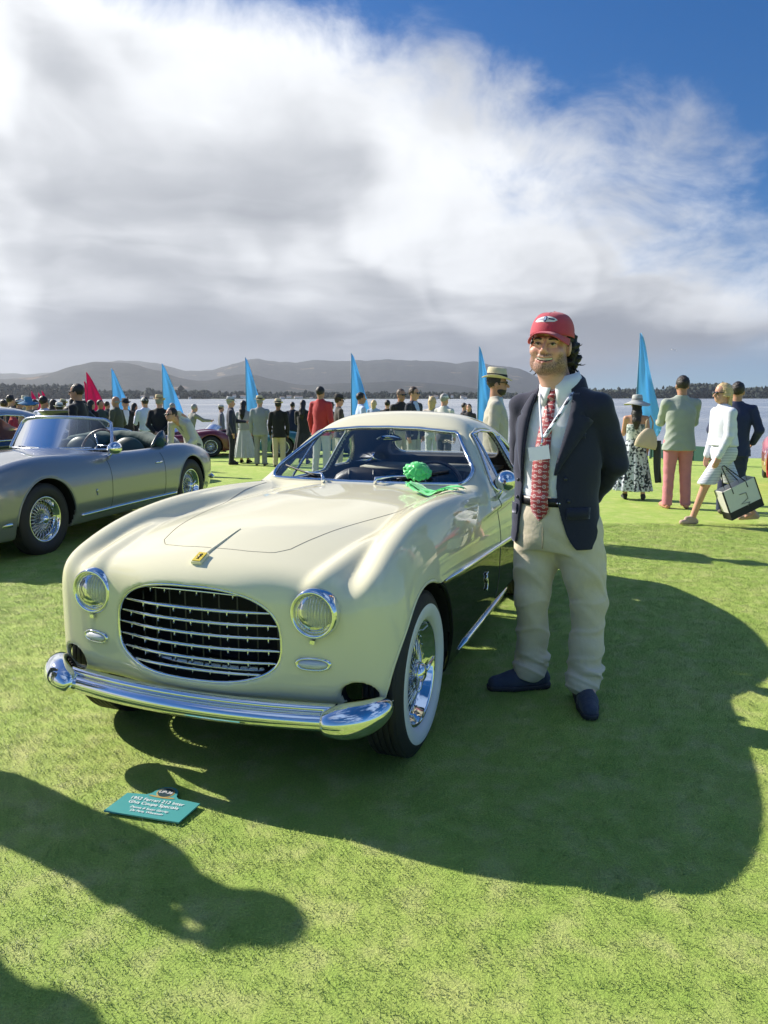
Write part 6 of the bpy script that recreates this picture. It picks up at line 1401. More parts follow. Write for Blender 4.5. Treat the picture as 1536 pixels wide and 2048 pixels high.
    for s in (-1, 1): capshape([(s * .16, .63), (s * .46, .585), (s * .48, .535), (s * .16, .545)], 'lettering', M_NAVY if s > 0 else mat('patch_lilac', (.42, .42, .60), .8), .0056, em)
    # ---------- shirt
    M_SHIRT = cloth('shirt_white', (.82, .83, .88), .8, .2, 20)
    zs = [.90, 1.0, 1.10, 1.22, 1.34, 1.43, 1.475]; sa = [.163, .168, .168, .170, .172, .125, .074]; sb = [.132, .142, .146, .142, .118, .085, .066]; sy = [-.005, -.012, -.014, -.008, 0, .006, .01]
    Sh = Field(.006); Sh.stack(zs, sa, sb, sy, R=Rb, k=.02); Sh.disp = wrinkle(.004, 10, 1.3); Sh.build('shirt', M_SHIRT, root)
    fb, fyc, fa = spline(zs, sb), spline(zs, sy), spline(zs, sa)
    def front(x, z, off=0.):       # point on the shirt front in body axes
        u = np.clip(x / fa(z), -.98, .98); return Bp(x, float(fyc(z) - fb(z) * math.sqrt(1 - u * u)) - off, z)
    # collar
    for s in (-1, 1):
        rows = []
        for t in np.linspace(0, 1, 12):
            a = -math.pi / 2 + s * (.12 + t * 2.3); rr = .078 - .003 * t; x, y = rr * math.cos(a), .010 + rr * math.sin(a) * .98
            drop = .078 * (1 - t) ** 1.2 + .050; out = .016 + .014 * (1 - t)
            d = np.array([math.cos(a), math.sin(a)]); z1 = 1.548 + .012 * t - .026 * (1 - t) ** 1.5
            rows.append([Bp(x, y, z1), Bp(x + d[0] * out * .7, y + d[1] * out * .7, z1 - drop * .4), Bp(x + d[0] * out + s * .020 * (1 - t), y + d[1] * out, z1 - drop)])
        vv, ff = solidify_sheet(np.array(rows), .003 * s); obj('collar', vv, ff, M_SHIRT, root)
    # ---------- tie
    m, N, L = nodes('tie_silk'); p = N['Principled BSDF']; p.inputs['Roughness'].default_value = .5; p.inputs['Sheen Weight'].default_value = .3
    uv = N.new('ShaderNodeAttribute'); uv.attribute_name = 'tie_uv'; sp = N.new('ShaderNodeSeparateXYZ'); L.new(uv.outputs['Vector'], sp.inputs[0])
    def mm(op, a, b=None):
        q = N.new('ShaderNodeMath'); q.operation = op
        for i, v in enumerate((a, b)):
            if v is None: continue
            if isinstance(v, (int, float)): q.inputs[i].default_value = v
            else: L.new(v, q.inputs[i])
        return q.outputs[0]
    row = mm('DIVIDE', sp.outputs[1], .0225); ri = mm('FLOOR', row); half = mm('MULTIPLY', mm('MODULO', ri, 2.0), .5)
    cu = mm('SUBTRACT', mm('FRACT', mm('ADD', mm('DIVIDE', sp.outputs[0], .046), half)), .5); cv = mm('SUBTRACT', mm('FRACT', row), .5)
    dx = mm('MULTIPLY', cu, .046); dy = mm('MULTIPLY', cv, .0225); r = mm('SQRT', mm('ADD', mm('MULTIPLY', dx, dx), mm('MULTIPLY', dy, dy)))
    ring = mm('LESS_THAN', mm('ABSOLUTE', mm('SUBTRACT', r, .0072)), .0013); dot = mm('LESS_THAN', mm('ADD', mm('ABSOLUTE', mm('MULTIPLY', dx, 1.3)), mm('ABSOLUTE', dy)), .0035)
    cu2 = mm('SUBTRACT', mm('FRACT', mm('ADD', mm('ADD', mm('DIVIDE', sp.outputs[0], .046), half), .5)), .5); bar = mm('MULTIPLY', mm('LESS_THAN', mm('ABSOLUTE', cu2), .23), mm('LESS_THAN', mm('ABSOLUTE', dy), .0021))
    brk = mm('GREATER_THAN', mm('FRACT', mm('MULTIPLY', cu2, 13.0)), .28); f = mm('MAXIMUM', mm('MAXIMUM', ring, dot), mm('MULTIPLY', bar, brk))
    L.new(mixrgb(N, L, f, (.33, .025, .035), (.72, .62, .60)), p.inputs['Base Color'])
    zt = np.concatenate([[1.484, 1.470, 1.452, 1.436, 1.43], np.linspace(1.42, .915, 26), [.885]]); w = np.interp(zt, [.885, .915, .93, 1.15, 1.40, 1.425, 1.432, 1.45, 1.478], [.001, .030, .0435, .041, .024, .019, .015, .018, .019])
    zmean = zt.copy(); rows = []; tuv = []
    for z, w_ in zip(zt, w):
        zz = max(z, .905); kn = .016 if z > 1.432 else .0
        off = .012 + kn + (.012 if z < 1.0 else 0) + .006 * math.sin((z - .9) * 9)
        xc = -.004 - .012 * (1.43 - z); rows.append([front(xc + q * w_, zz, off - abs(q) * .004) + np.array([0, 0, z - zz]) for q in (-1, -.5, 0, .5, 1)]); tuv += [(q * w_, z, 0) for q in (-1, -.5, 0, .5, 1)]
    vv, ff = solidify_sheet(np.array(rows)[::-1], .005); to = obj('tie', vv, ff, m, root); at_ = to.data.attributes.new('tie_uv', 'FLOAT_VECTOR', 'POINT'); tu = np.array(tuv).reshape(len(zt), 5, 3)[::-1].reshape(-1, 3); at_.data.foreach_set('vector', np.concatenate([tu, tu]).astype(np.float32).ravel())
    # ---------- lanyard and badge
    M_LAN = cloth('lanyard_white', (.72, .74, .84), .6, .1); M_LOGO = mat('lanyard_logo', (.02, .025, .06), .6)
    lan = bpy.data.objects.new('lanyard', None); C.objects.link(lan); lan.parent = root
    def strap(P, nm, wd, parent):
        P = resample(P, 30); rows = [[front(x - wd / 2, z, o_), front(x + wd / 2, z, o_)] for x, z, o_ in P]; vv, ff = solidify_sheet(np.array(rows), -.0018); return obj(nm, vv, ff, M_LAN, parent)
    sR = strap([(.092, 1.475, .030), (.086, 1.44, .034), (.060, 1.37, .028), (.030, 1.31, .026), (.002, 1.262, .026)], 'strap', .022, lan)
    strap([(-.072, 1.470, .026), (-.055, 1.43, .028), (-.032, 1.36, .026), (-.016, 1.30, .026), (-.006, 1.262, .026)], 'strap', .010, lan)
    for k, (x0, z0, x1, z1) in enumerate(((.0885, 1.453, .073, 1.405), (.058, 1.367, .040, 1.33), (.027, 1.306, .014, 1.283))):
        rows = []
        for t in np.linspace(0, 1, 8): rows.append([front(x0 + (x1 - x0) * t + q * .0075, z0 + (z1 - z0) * t + q * .003, .0325 if k == 0 else .0305) for q in (-1, 1)])
        vv, ff = solidify_sheet(np.array(rows), -.0012); obj('logo_print', vv, ff, M_LOGO, lan); mid = front((x0 + x1) / 2, (z0 + z1) / 2, .0350 if k == 0 else .033); MB().lathe([(.0001, 0), (.004, .0004), (.0055, 0)], 12, 0, 'y', mid).build('logo_print', mat('logo_pale', (.5, .55, .72), .6), lan)
    cl = MB(); p0 = front(-.002, 1.262, .028); p1 = front(-.004, 1.225, .030); cl.tube([p0, p1], .004, 8); cl.lathe([(.006, -.001), (.008, .001), (.006, .003)], 12, 0, 'y', p1); cl.build('clip', M_CHROME, lan)
    a0 = front(-.008, 1.195, .034); e1 = Rb @ np.array([1, 0, 0]); e1 = e1 * math.cos(.16) + np.array([0, 0, 1.]) * math.sin(.16); e2 = np.cross(Rb @ np.array([0, -1., 0]), e1) * -1; nrm = Rb @ np.array([0, -1., 0]); R3 = np.stack([e1, nrm, np.cross(e1, nrm)], 1)
    MB().box(a0, (.098, .003, .060), 0, R3).build('name_card', mat('card_white', (.62, .68, .78), .35), lan, smooth=False)
    # ---------- belt and trousers
    M_TR = cloth('khaki_twill', (.70, .61, .46), .85, .35, 30)
    T = Field(.0062); T.stack([.74, .80, .88, .95, .995], [.165, .182, .182, .175, .170], [.115, .135, .145, .146, .144], [.0, .0, -.004, -.008, -.01], R=Rb, k=.05)
    fold = [(.50, .092), (.42, .086), (.30, .084), (.20, .086), (.12, .092)]
    for i in range(2):
        a, kx, hp = ank[i], kne[i], hip[i]; T.cap(hp + np.array([0, 0, -.07]), kx + (hp - kx) * .35, .112, .098, .04); T.cap(kx + (hp - kx) * .35, kx, .096, .081, .03); T.cap(kx, kx + (a - kx) * .5, .081, .073, .03); T.cap(kx + (a - kx) * .5, a + np.array([0, 0, .05]), .073, .074, .03)
        T.cap(a + np.array([0, 0, .06]), a + np.array([-.01, -.01, .015]), .078, .080, .012)
        T.ell(a + np.array([.012, -.01, .075]), (.079, .079, .016), k=.014)
    def tdisp(X, Y, Z):
        s1 = np.sin(26 * Z + 3.5 * np.sin(7 * X + 1.) + 9 * X) * np.exp(-((Z - .30) / .30) ** 2) * .006
        s2 = np.abs(np.sin(34 * Z + 14 * X + 2 * np.sin(9 * Y))) * np.exp(-((Z - .70) / .12) ** 2) * -.006
        s3 = np.sin(20 * X - 12 * Z + 15 * Y) * .003; s4 = -.012 * np.abs(np.sin(38 * Z + 11 * X + 1.5 * np.sin(20 * Y))) * np.exp(-((Z - .14) / .08) ** 2)
        s5 = np.sin(55 * Z + 30 * X + 4 * np.sin(14 * Y)) * .0018
        def crease(ph, w): f_ = ph - np.floor(ph); return np.exp(-((f_ - .5) / w) ** 2)
        s6 = -.007 * crease(5.2 * Z + 3.2 * X + .5 * np.sin(9 * Y + 4 * X), .10) * np.exp(-((Z - .62) / .16) ** 2)
        s7 = -.006 * crease(7.5 * Z - 4.5 * X + .6 * np.sin(11 * X + 7 * Y), .09) * np.exp(-((Z - .34) / .20) ** 2)
        s8 = -.009 * crease(16 * Z + 5 * X + .4 * np.sin(16 * Y + 9 * X), .14) * np.exp(-((Z - .13) / .07) ** 2)
        return s1 * .6 + s2 * .5 + s3 + s4 * .4 + s5 + s6 + s7 + s8
    T.disp = tdisp
    a0_, a1_ = ank[0], ank[1]
    def hemcut(X, Y, Z):
        dl = (X - a0_[0]) ** 2 + (Y - a0_[1]) ** 2 < (X - a1_[0]) ** 2 + (Y - a1_[1]) ** 2
        return np.where(dl, Z - .050 - .25 * np.maximum(-(X - a0_[0]), 0), Z - .040 - .25 * np.maximum(-(Y - a1_[1]), 0))
    T.cut(hemcut, .004); T.build('trousers', M_TR, root)
    fl = MB(); P = resample([(0.004, .94), (.004, .86), (.002, .80), (-.006, .755)], 12); fz = spline([.74, .80, .88, .95, .995], [.115, .135, .145, .146, .144]); fl.tube([Bp(x, -float(fz(z)) - .004, z) for x, z in P], .003, 5); fl.build('fly_seam', cloth('khaki_seam', (.36, .31, .23)), root)
    bl = []
    for t in np.linspace(0, 2 * math.pi, 60, endpoint=False): bl.append([Bp(.178 * math.cos(t), -.009 + .152 * math.sin(t), z) for z in (.955, .975, .995)])
    bo = MB().grid(bl, closed_u=True).build('belt', mat('black_belt', (.012, .012, .014), .4), root); md = bo.modifiers.new('thickness', 'SOLIDIFY'); md.thickness = .004
    MB().box(front(.075, .974, .021), (.022, .006, .008), 0, Rb).build('buckle', M_CHROME, bo)
    # ---------- blazer
    m, N, L = nodes('navy_wool'); p = N['Principled BSDF']; p.inputs['Roughness'].default_value = .9; p.inputs['Sheen Weight'].default_value = .5; p.inputs['Sheen Roughness'].default_value = .35; p.inputs['Sheen Tint'].default_value = (.7, .72, .95, 1)
    g = N.new('ShaderNodeTexCoord').outputs['Object']; L.new(ramp(N, L, tnoise(N, L, g, 500, 3), [(.3, (.012, .014, .030)), (.7, (.026, .029, .056))]), p.inputs['Base Color']); bn = N.new('ShaderNodeBump'); bn.inputs['Strength'].default_value = .25; bn.inputs['Distance'].default_value = .004; L.new(tnoise(N, L, g, 60, 6), bn.inputs['Height']); L.new(bn.outputs[0], p.inputs['Normal']); M_NAVYW = m
    Jk = Field(.0058); jz = [.765, .85, .95, 1.06, 1.18, 1.30, 1.37, 1.43, 1.475, 1.505]; ja = [.212, .208, .200, .196, .198, .198, .184, .150, .108, .088]; jb = [.165, .162, .164, .166, .166, .150, .128, .104, .088, .082]; jy = [.008, .004, -.004, -.008, -.006, 0, .004, .008, .012, .014]
    Jk.stack(jz, ja, jb, jy, R=Rb, k=.035)
    for i in range(2):
        Jk.cap(Bp(0, .012, 1.43), sho[i] + np.array([0, 0, .002]), .078, .062, .05); Jk.chain([sho[i] + np.array([0, 0, .004]), el[i], el[i] + (wr[i] - el[i]) * .9], [.066, .057, .047], .03)
    Jk.disp = lambda X, Y, Z: .0035 * np.sin(22 * Z + 10 * X + 3 * np.sin(8 * Y)) * np.exp(-((Z - 1.1) / .25) ** 2) + .0025 * np.sin(16 * X - 20 * Z) + .003 * np.sin(60 * Z + 25 * X) * np.exp(-((np.abs(X) - .25) / .08) ** 2)
    # open front: edges as functions of height in body axes
    eR = spline([.76, .80, .86, .95, 1.06, 1.12, 1.20, 1.32, 1.42, 1.47, 1.52], [.150, .122, .098, .078, .064, .066, .080, .098, .098, .090, .085]); eL = spline([.76, .80, .86, .95, 1.06, 1.18, 1.32, 1.42, 1.47, 1.52], [-.150, -.140, -.128, -.116, -.108, -.102, -.096, -.088, -.080, -.076])
    def opening(X, Y, Z):
        u = Rb[0, 0] * X + Rb[1, 0] * Y; v = Rb[0, 1] * X + Rb[1, 1] * Y; zc = np.clip(Z, .76, 1.52)
        return np.maximum(np.maximum(eL(zc) - u, u - eR(zc)), v - .0)
    fja, fjb, fjy = spline(jz, ja), spline(jz, jb), spline(jz, jy)
    def hollow(X, Y, Z):
        u = Rb[0, 0] * X + Rb[1, 0] * Y; v = Rb[0, 1] * X + Rb[1, 1] * Y; zc = np.clip(Z, .765, 1.505); a_ = fja(zc) - .017; b_ = fjb(zc) - .017
        return (np.sqrt((u / a_) ** 2 + ((v - fjy(zc)) / b_) ** 2) - 1) * np.minimum(a_, b_)
    Jk.cut(opening, .006).cut(hollow, .004)
    jo = Jk.build('blazer', M_NAVYW, root)
    def jf(x, z, off=0.):
        u = min(max(x / float(fja(z)), -.985), .985); return Bp(x, float(fjy(z) - fjb(z) * math.sqrt(1 - u * u)) - off, z)
    # lapels with a notch
    for s, e in ((1, eR), (-1, eL)):
        rows = []
        for z in np.linspace(1.10 if s > 0 else 1.06, 1.455, 26):
            x0 = float(e(z)); t = (z - 1.08) / .375; wd = .085 * max(min((z - 1.09) / .24, 1), 0) ** .85
            if z > 1.345: wd = .085 - (z - 1.345) * .32 - (.026 if z < 1.375 else 0)
            wd = max(wd, .004); rows.append([jf(x0 - s * .003 + s * wd * q, z - .0 * q, .006 + .010 * math.sin(math.pi * min(q + .15, 1)) * (.5 + .5 * t)) for q in (0, .33, .66, 1)])
        vv, ff = solidify_sheet(np.array(rows), -.004 * s); obj('lapel', vv, ff, M_NAVYW, jo)
    # collar round the neck
    rows = []
    for t in np.linspace(-2.35, 2.35, 30):
        a = math.pi / 2 + t; d = np.array([math.cos(a), math.sin(a)]); rr = .092; k = abs(t) / 2.35; z1 = 1.548 - .062 * k ** 2; rows.append([Bp(d[0] * rr, .014 + d[1] * rr * .95, z1), Bp(d[0] * (rr + .014), .014 + d[1] * (rr + .014) * .95, z1 - .012), Bp(d[0] * (rr + .034), .014 + d[1] * (rr + .03), z1 - .075)])
    vv, ff = solidify_sheet(np.array(rows), .004); obj('blazer_collar', vv, ff, M_NAVYW, jo)
    for x, z in ((.105, 1.085), (.118, .985)): MB().lathe([(.0001, -.004), (.006, -.004), (.008, -.001), (.008, .002)], 14, 0, 'y', jf(x, z, .004)).build('button', mat('button_dark', (.05, .05, .06), .3, .5), jo)
    for z in (1.065, .985): MB().lathe([(.0001, -.004), (.006, -.004), (.008, -.001), (.008, .002)], 14, 0, 'y', jf(float(eL(z)) - .02, z, .004)).build('button', mat('button_dark', (.05, .05, .06), .3, .5), jo)
    # pocket flaps, breast welt and sleeve buttons
    def flap(x0, x1, z0, z1, nm):
        rows = [[jf(x, z0 + (z1 - z0) * t, .0045 + .003 * math.sin(math.pi * t)) for t in (0, .5, 1)] for x in np.linspace(x0, x1, 10)]; vv, ff = solidify_sheet(np.array(rows), -.003); obj(nm, vv, ff, M_NAVYW, jo)
    flap(.110, .188, .955, .905, 'pocket_flap'); flap(-.186, -.135, .955, .905, 'pocket_flap'); flap(.105, .165, 1.285, 1.262, 'breast_pocket')
    for i, sg in ((0, -1), (1, 1)):
        for k in (.70, .76, .82): c_ = el[i] + (wr[i] - el[i]) * k + Rb @ np.array([sg * .046, -.018, 0]); MB().lathe([(.0001, .004), (.005, .003), (.006, 0)], 10, 0, 'x', c_).build('sleeve_button', mat('button_dark', (.05, .05, .06), .3, .5), jo)
    # ---------- shoes
    M_SHOE = cloth('blue_grey_canvas', (.045, .055, .085), .8, .4, 60); M_SOLE = mat('dark_sole', (.03, .03, .035), .6)
    for i, (dx, dy) in ((0, (-.985, -.17)), (1, (-.10, -.995))):
        a = ank[i]; d = np.array([dx, dy, 0]); d /= np.linalg.norm(d); sd = np.array([-d[1], d[0], 0]); g0 = np.array([a[0], a[1], 0]); u = Field(.006); so = bpy.data.objects.new('shoe', None); C.objects.link(so); so.parent = root
        def pt(f, s_, z): return g0 + d * f + sd * s_ + np.array([0, 0, z])
        u.cap(pt(-.055, 0, .05), pt(.10, 0, .045), .043, .046, .02); u.cap(pt(.10, 0, .045), pt(.185, -.004, .036), .046, .036, .02); u.cap(pt(-.04, 0, .08), pt(.05, 0, .078), .042, .040, .02); u.cap(pt(.05, 0, .08), pt(.13, 0, .055), .034, .030, .02); u.cut(lambda X, Y, Z: Z - .020); u.build('upper', M_SHOE, so)
        q = Field(.006); q.cap(pt(-.055, 0, .02), pt(.10, 0, .02), .047, .050, .02); q.cap(pt(.10, 0, .02), pt(.188, -.004, .022), .050, .040, .02); q.cut(lambda X, Y, Z: .030 - Z).cut(lambda X, Y, Z: Z - .0015); q.build('sole', M_SOLE, so)
        lc = MB()
        for f, z in ((.055, .112), (.075, .104), (.095, .094)): lc.tube([pt(f, -.024, z - .010), pt(f + .006, 0, z - .002), pt(f, .024, z - .010)], .0032, 6)
        lc.build('laces', mat('laces', (.07, .08, .11), .8), so)
    return root
MAN = build_man()

# ================================================================ the crowd
G1 = 'onlookers across the lawn'
BLK = (.008, .008, .010); NAVY = (.012, .016, .04); GREYS = (.26, .27, .28); KHAKI = (.50, .43, .30); WHT = (.72, .74, .78); RED = (.45, .025, .03); DENIM = (.05, .07, .13); OLIVE = (.07, .075, .05)
STRAW = (.62, .52, .34)
def P(label, px, top, Y, face, **k): return person(label, px, top, Y, face, group=G1, **k)
# --- left crowd, far behind the convertible
P('man in dark cap and black jacket, leftmost of the crowd', 6, 797, 20.5, -150, hat='cap', hat_c=(.02, .02, .03), top_c=BLK, top_kind='jacket', bot_c=DENIM)
P('short haired man in black shirt behind the red shirted boy', 21, 790, 20, 150, hair='dark', top_c=BLK, top_kind='shirt', bot_c=DENIM, bulk=1.08)
P('man in white baseball cap and dark shirt at the far left', 38, 795, 21, 120, hat='cap', hat_c=(.75, .75, .75), top_c=(.03, .03, .035), top_kind='shirt', bot_c=KHAKI)
P('dark haired child in red shirt at the far left', 25, 814, 17.5, 100, hair='black', top_c=RED, top_kind='tee', bot_c=DENIM, kid=True)
P('person in blue bucket hat and beige jacket', 56, 793, 18.5, 170, hat='floppy', hat_c=(.06, .20, .36), band=None, hairstyle='short', top_c=(.42, .36, .28), bot_c=KHAKI)
P('person in pale straw bucket hat behind the blue hat', 50, 790, 22.5, 180, hat='panama', hat_c=(.55, .50, .40), band=None, top_c=(.30, .28, .25), bot_c=KHAKI)
P('man in dark cap right of the blue bucket hat', 69, 797, 22, 160, hat='cap', hat_c=(.02, .02, .04), top_c=(.05, .045, .05), bot_c=DENIM)
P('man in pale lavender t-shirt with his back turned', 87, 792, 16.8, 165, hair='black', top_c=(.55, .58, .78), top_kind='tee', bot_c=(.30, .30, .32), bulk=1.12, skin='tan')
P('brown haired woman left of the white fedora', 107, 799, 20.5, 160, hair='brown', hairstyle='long', top_c=(.12, .11, .10), top_kind='shirt', bot_c=DENIM)
P('person in white fedora with black band and dark top', 118, 803, 19, -160, hat='panama', hat_c=(.78, .77, .74), top_c=(.02, .022, .03), top_kind='shirt', bot_c=BLK, hair='dark')
P('dark haired child in red and white shirt behind the windscreen', 134, 813, 14.5, -120, hair='black', top_c=RED, top_kind='tee', bot_c=WHT, kid=True, skin='tan')
P('dark haired woman right behind the red shirted child', 146, 795, 20.5, 180, hair='dark', hairstyle='long', top_c=BLK, top_kind='shirt', bot_c=BLK)
P('tall man in black suit and dark glasses facing left', 153, 768, 11.3, -92, hair='black', glasses=True, top_c=(.010, .010, .016), shirt=WHT, bot_c=(.012, .012, .016), skin='tan')
P('woman with dark hair in black behind the tall man', 182, 800, 21.5, 150, hair='black', hairstyle='long', top_c=BLK, top_kind='shirt', bot_c=BLK)
P('man in green shirt with one arm stretched out', 200, 800, 20, 60, hair='black', top_c=(.03, .05, .05), top_kind='shirt', bot_c=DENIM, arms=('down', 'reach'), skin='tan')
P('bald man in olive jacket facing left', 231, 793, 17.2, -100, hair='grey', hairstyle='bald', top_c=OLIVE, bot_c=(.36, .34, .30), arms=('hip', 'hip'), bulk=1.05, skin='tan')
P('man in black hat and black jacket with white lanyard', 250, 795, 18.5, 30, hat='panama', hat_c=(.02, .02, .022), top_c=(.012, .012, .014), shirt=WHT, bot_c=KHAKI, hair='grey')
P('man in white cap and pale shirt with dark braces', 289, 792, 17.8, -135, hat='cap', hat_c=(.72, .72, .70), top_c=(.62, .68, .85), top_kind='shirt', bot_c=BLK, arms=('phone', 'phone'), hair='dark')
P('man in straw hat and black blazer, hands behind his back', 318, 788, 16.2, 180, hat='panama', hat_c=(.62, .48, .27), band=(.30, .20, .12), top_c=BLK, bot_c=(.56, .50, .34), arms=('back', 'back'), bulk=1.12, hair='grey')
P('grey haired man in grey jacket reaching to the right', 379, 809, 21.5, 130, hair='grey', hairstyle='short', top_c=(.24, .24, .22), bot_c=(.10, .10, .11), arms=('reach', 'down'), lean=.25)
P('tiny man in white hat by the water', 442, 808, 27, 100, hat='panama', hat_c=(.7, .68, .62), top_c=(.16, .17, .2), bot_c=DENIM)
P('man in white jacket bending over the tail of the convertible', 384, 836, 12.3, -25, hair='dark', top_c=(.60, .58, .53), shirt=(.7, .7, .7), bot_c=(.12, .12, .13), lean=.85, H=1.58, arms=('down', 'hip'), glasses=True, head_turn=-10)
# --- more heads at the back of the left crowd
for q in (('man in grey cap at the back of the crowd, far left', 14, 800, 25, 170, dict(hat='cap', hat_c=(.25, .25, .26), top_c=(.10, .10, .12), top_kind='shirt', bot_c=DENIM)),
          ('woman with brown hair and cream top at the back, far left', 31, 803, 26, 190, dict(hair='brown', hairstyle='bob', top_c=(.5, .46, .38), top_kind='shirt', bot_c=KHAKI)),
          ('grey haired man in navy jacket behind the lavender shirt', 98, 799, 25, 175, dict(hair='grey', top_c=NAVY, bot_c=GREYS)),
          ('man in straw hat far behind the white fedora', 126, 797, 27, 185, dict(hat='panama', hat_c=STRAW, top_c=(.2, .2, .22), bot_c=KHAKI)),
          ('dark haired man in charcoal just right of the tall man', 168, 801, 24, 165, dict(hair='black', top_c=(.04, .04, .045), bot_c=BLK)),
          ('man in dark vest between the green shirt and the bald man', 214, 803, 25, 150, dict(hair='brown', top_c=(.05, .05, .06), top_kind='shirt', bot_c=DENIM)),
          ('woman in black between the lanyard man and the white cap', 269, 806, 25, 140, dict(hair='black', hairstyle='long', top_c=BLK, top_kind='shirt', bot_c=BLK)),
          ('man in tan jacket leaning near the water behind the blue flag', 345, 806, 27, 120, dict(hair='grey', top_c=(.38, .32, .24), bot_c=KHAKI)),
          ('man in dark suit far off between the black coat and the blazer', 585, 804, 26, 170, dict(hair='dark', top_c=NAVY, bot_c=BLK)),
          ('woman in pale blue far off beside the pale blue shirt', 748, 800, 26, 160, dict(hair='blonde', hairstyle='bob', top_c=(.4, .5, .65), top_kind='shirt', bot_c=WHT)),
          ('man in pale trousers and black polo seen through the rear window', 775, 800, 22, 170, dict(hair='dark', top_c=BLK, top_kind='shirt', bot_c=(.6, .58, .52)))):
    P(*q[:5], **q[5])
# --- group standing in the middle
P('man in dark navy suit and pale grey fedora', 461, 792, 19.6, 100, hat='panama', hat_c=(.48, .50, .50), top_c=(.028, .032, .062), bot_c=(.012, .014, .026), arms=('down', 'forward'), hair='grey')
P('woman with long black hair in white and grey dress', 487, 801, 20.2, 165, hair='black', hairstyle='long', top_c=(.42, .42, .44), top_kind='shirt', bot_kind='long', bot_c=(.58, .59, .62), shoe_c=BLK)
P('man in light grey suit and panama hat seen from behind', 519, 790, 19.2, 176, hat='panama', hat_c=STRAW, top_c=(.30, .315, .33), bot_c=(.27, .28, .29), hair='grey', arms=('hip', 'down'), bulk=1.06, shoe_c=(.10, .08, .06))
P('man in black blazer and panama hat with khaki trousers', 556, 796, 18.6, 178, hat='panama', hat_c=STRAW, top_c=(.006, .006, .007), bot_c=KHAKI, hair='black', skin='brown')
P('person in black hooded coat behind the red jacket', 606, 800, 20, 170, hair='black', hairstyle='long', top_c=(.02, .02, .022), bot_kind='long', bot_c=(.03, .03, .035), arms=('down', 'phone'))
P('tall man in red jacket and pale trousers', 641, 773, 16.3, 155, hair='black', top_c=(.48, .035, .04), bot_c=(.50, .50, .52), step=.03, bulk=1.02, skin='tan')
P('person in black hat half hidden by the red jacket', 662, 803, 22, 180, hat='panama', hat_c=(.03, .03, .03), top_c=(.06, .055, .05), bot_c=(.55, .5, .42))
P('man in dark brown fedora and brown jacket', 678, 787, 17.5, 105, hat='panama', hat_c=(.05, .045, .04), top_c=(.05, .042, .035), shirt=WHT, bot_c=(.52, .50, .44), glasses=True)
P('young black haired man in pale blue shirt facing right', 722, 785, 16.5, 105, hair='black', top_c=(.50, .60, .80), top_kind='shirt', bot_c=(.50, .48, .42), skin='tan')
P('man in black shirt and sunglasses over the coupe roof', 802, 778, 15.5, 35, hair='brown', glasses=True, top_c=(.02, .02, .022), top_kind='shirt', bot_c=(.55, .52, .45), bulk=1.1, skin='tan')
P('man in navy jacket and sunglasses looking right', 828, 774, 14.6, 55, hair='brown', glasses=True, top_c=(.016, .022, .045), shirt=(.4, .5, .75), bot_c=(.45, .44, .42))
P('blonde woman with hair pinned up over the coupe roof', 865, 793, 17, 150, hair='blonde', hairstyle='bob', top_c=(.5, .45, .4), top_kind='shirt', bot_c=WHT)
P('man in white cap and white shirt facing away', 889, 785, 15.5, 140, hat='cap', hat_c=(.74, .75, .74), top_c=(.66, .65, .60), top_kind='shirt', bot_c=(.10, .11, .14), hair='grey')
P('dark haired person low beside the beige suit, farther left', 929, 806, 24, 60, hair='dark', top_c=(.1, .08, .08), top_kind='shirt', bot_c=DENIM)
P('dark haired woman close to the beige suit', 938, 808, 23, -20, hair='black', hairstyle='long', top_c=(.04, .035, .04), top_kind='shirt', bot_c=DENIM)
P('bearded man in beige suit and straw hat with black band', 995, 732, 7.6, 78, hat='panama', hat_c=(.66, .58, .38), top_c=(.46, .43, .36), shirt=(.45, .52, .62), bot_c=(.44, .41, .34), hair='dark', beard=True, glasses=True, skin='tan', bulk=1.05)
# --- right-hand group
def print_cloth(name, a, b, sc, stripes=False):
    m, N, L = nodes(name); p = N['Principled BSDF']; p.inputs['Roughness'].default_value = .85; g = N.new('ShaderNodeTexCoord').outputs['Object']
    if stripes:
        sp = N.new('ShaderNodeSeparateXYZ'); L.new(g, sp.inputs[0]); q = N.new('ShaderNodeMath'); q.operation = 'MULTIPLY'; L.new(sp.outputs[2], q.inputs[0]); q.inputs[1].default_value = sc; f = N.new('ShaderNodeMath'); f.operation = 'FRACT'; L.new(q.outputs[0], f.inputs[0]); c = ramp(N, L, f.outputs[0], [(.0, a), (.70, a), (.75, b), (.95, b), (1., a)])
    else: c = ramp(N, L, tnoise(N, L, g, sc, 3, .5), [(.44, a), (.50, a), (.545, b), (.7, b)])
    L.new(c, p.inputs['Base Color']); return m
M_PRINT = print_cloth('leaf_print', (.62, .66, .74), (.03, .04, .06), 22); M_STRIPE = print_cloth('striped_knit', (.70, .72, .78), (.20, .22, .32), 52, True); M_GREENP = print_cloth('green_print', (.55, .60, .58), (.12, .17, .16), 18)
w = P('woman in wide grey sun hat and printed maxi skirt photographing the bay', 1275, 788, 11.2, 165, hat='floppy', hat_c=(.42, .43, .42), band=(.25, .25, .25), hair='black', hairstyle='long', top_c=M_GREENP, top_kind='dress', bot_kind='long', bot_c=M_PRINT, arms=('down', 'phone'), skin='fair', arm_bare=True, stride=((-.16, .16, .02), (.12, -.02, 0)))
P('man in sage green blazer and pink trousers', 1366, 752, 10.1, 176, hair='dark', top_c=(.36, .40, .345), bot_c=(.60, .22, .25), shoe_c=(.62, .26, .18), arms=('forward', 'forward'), bulk=1.12, skin='tan', step=.02)
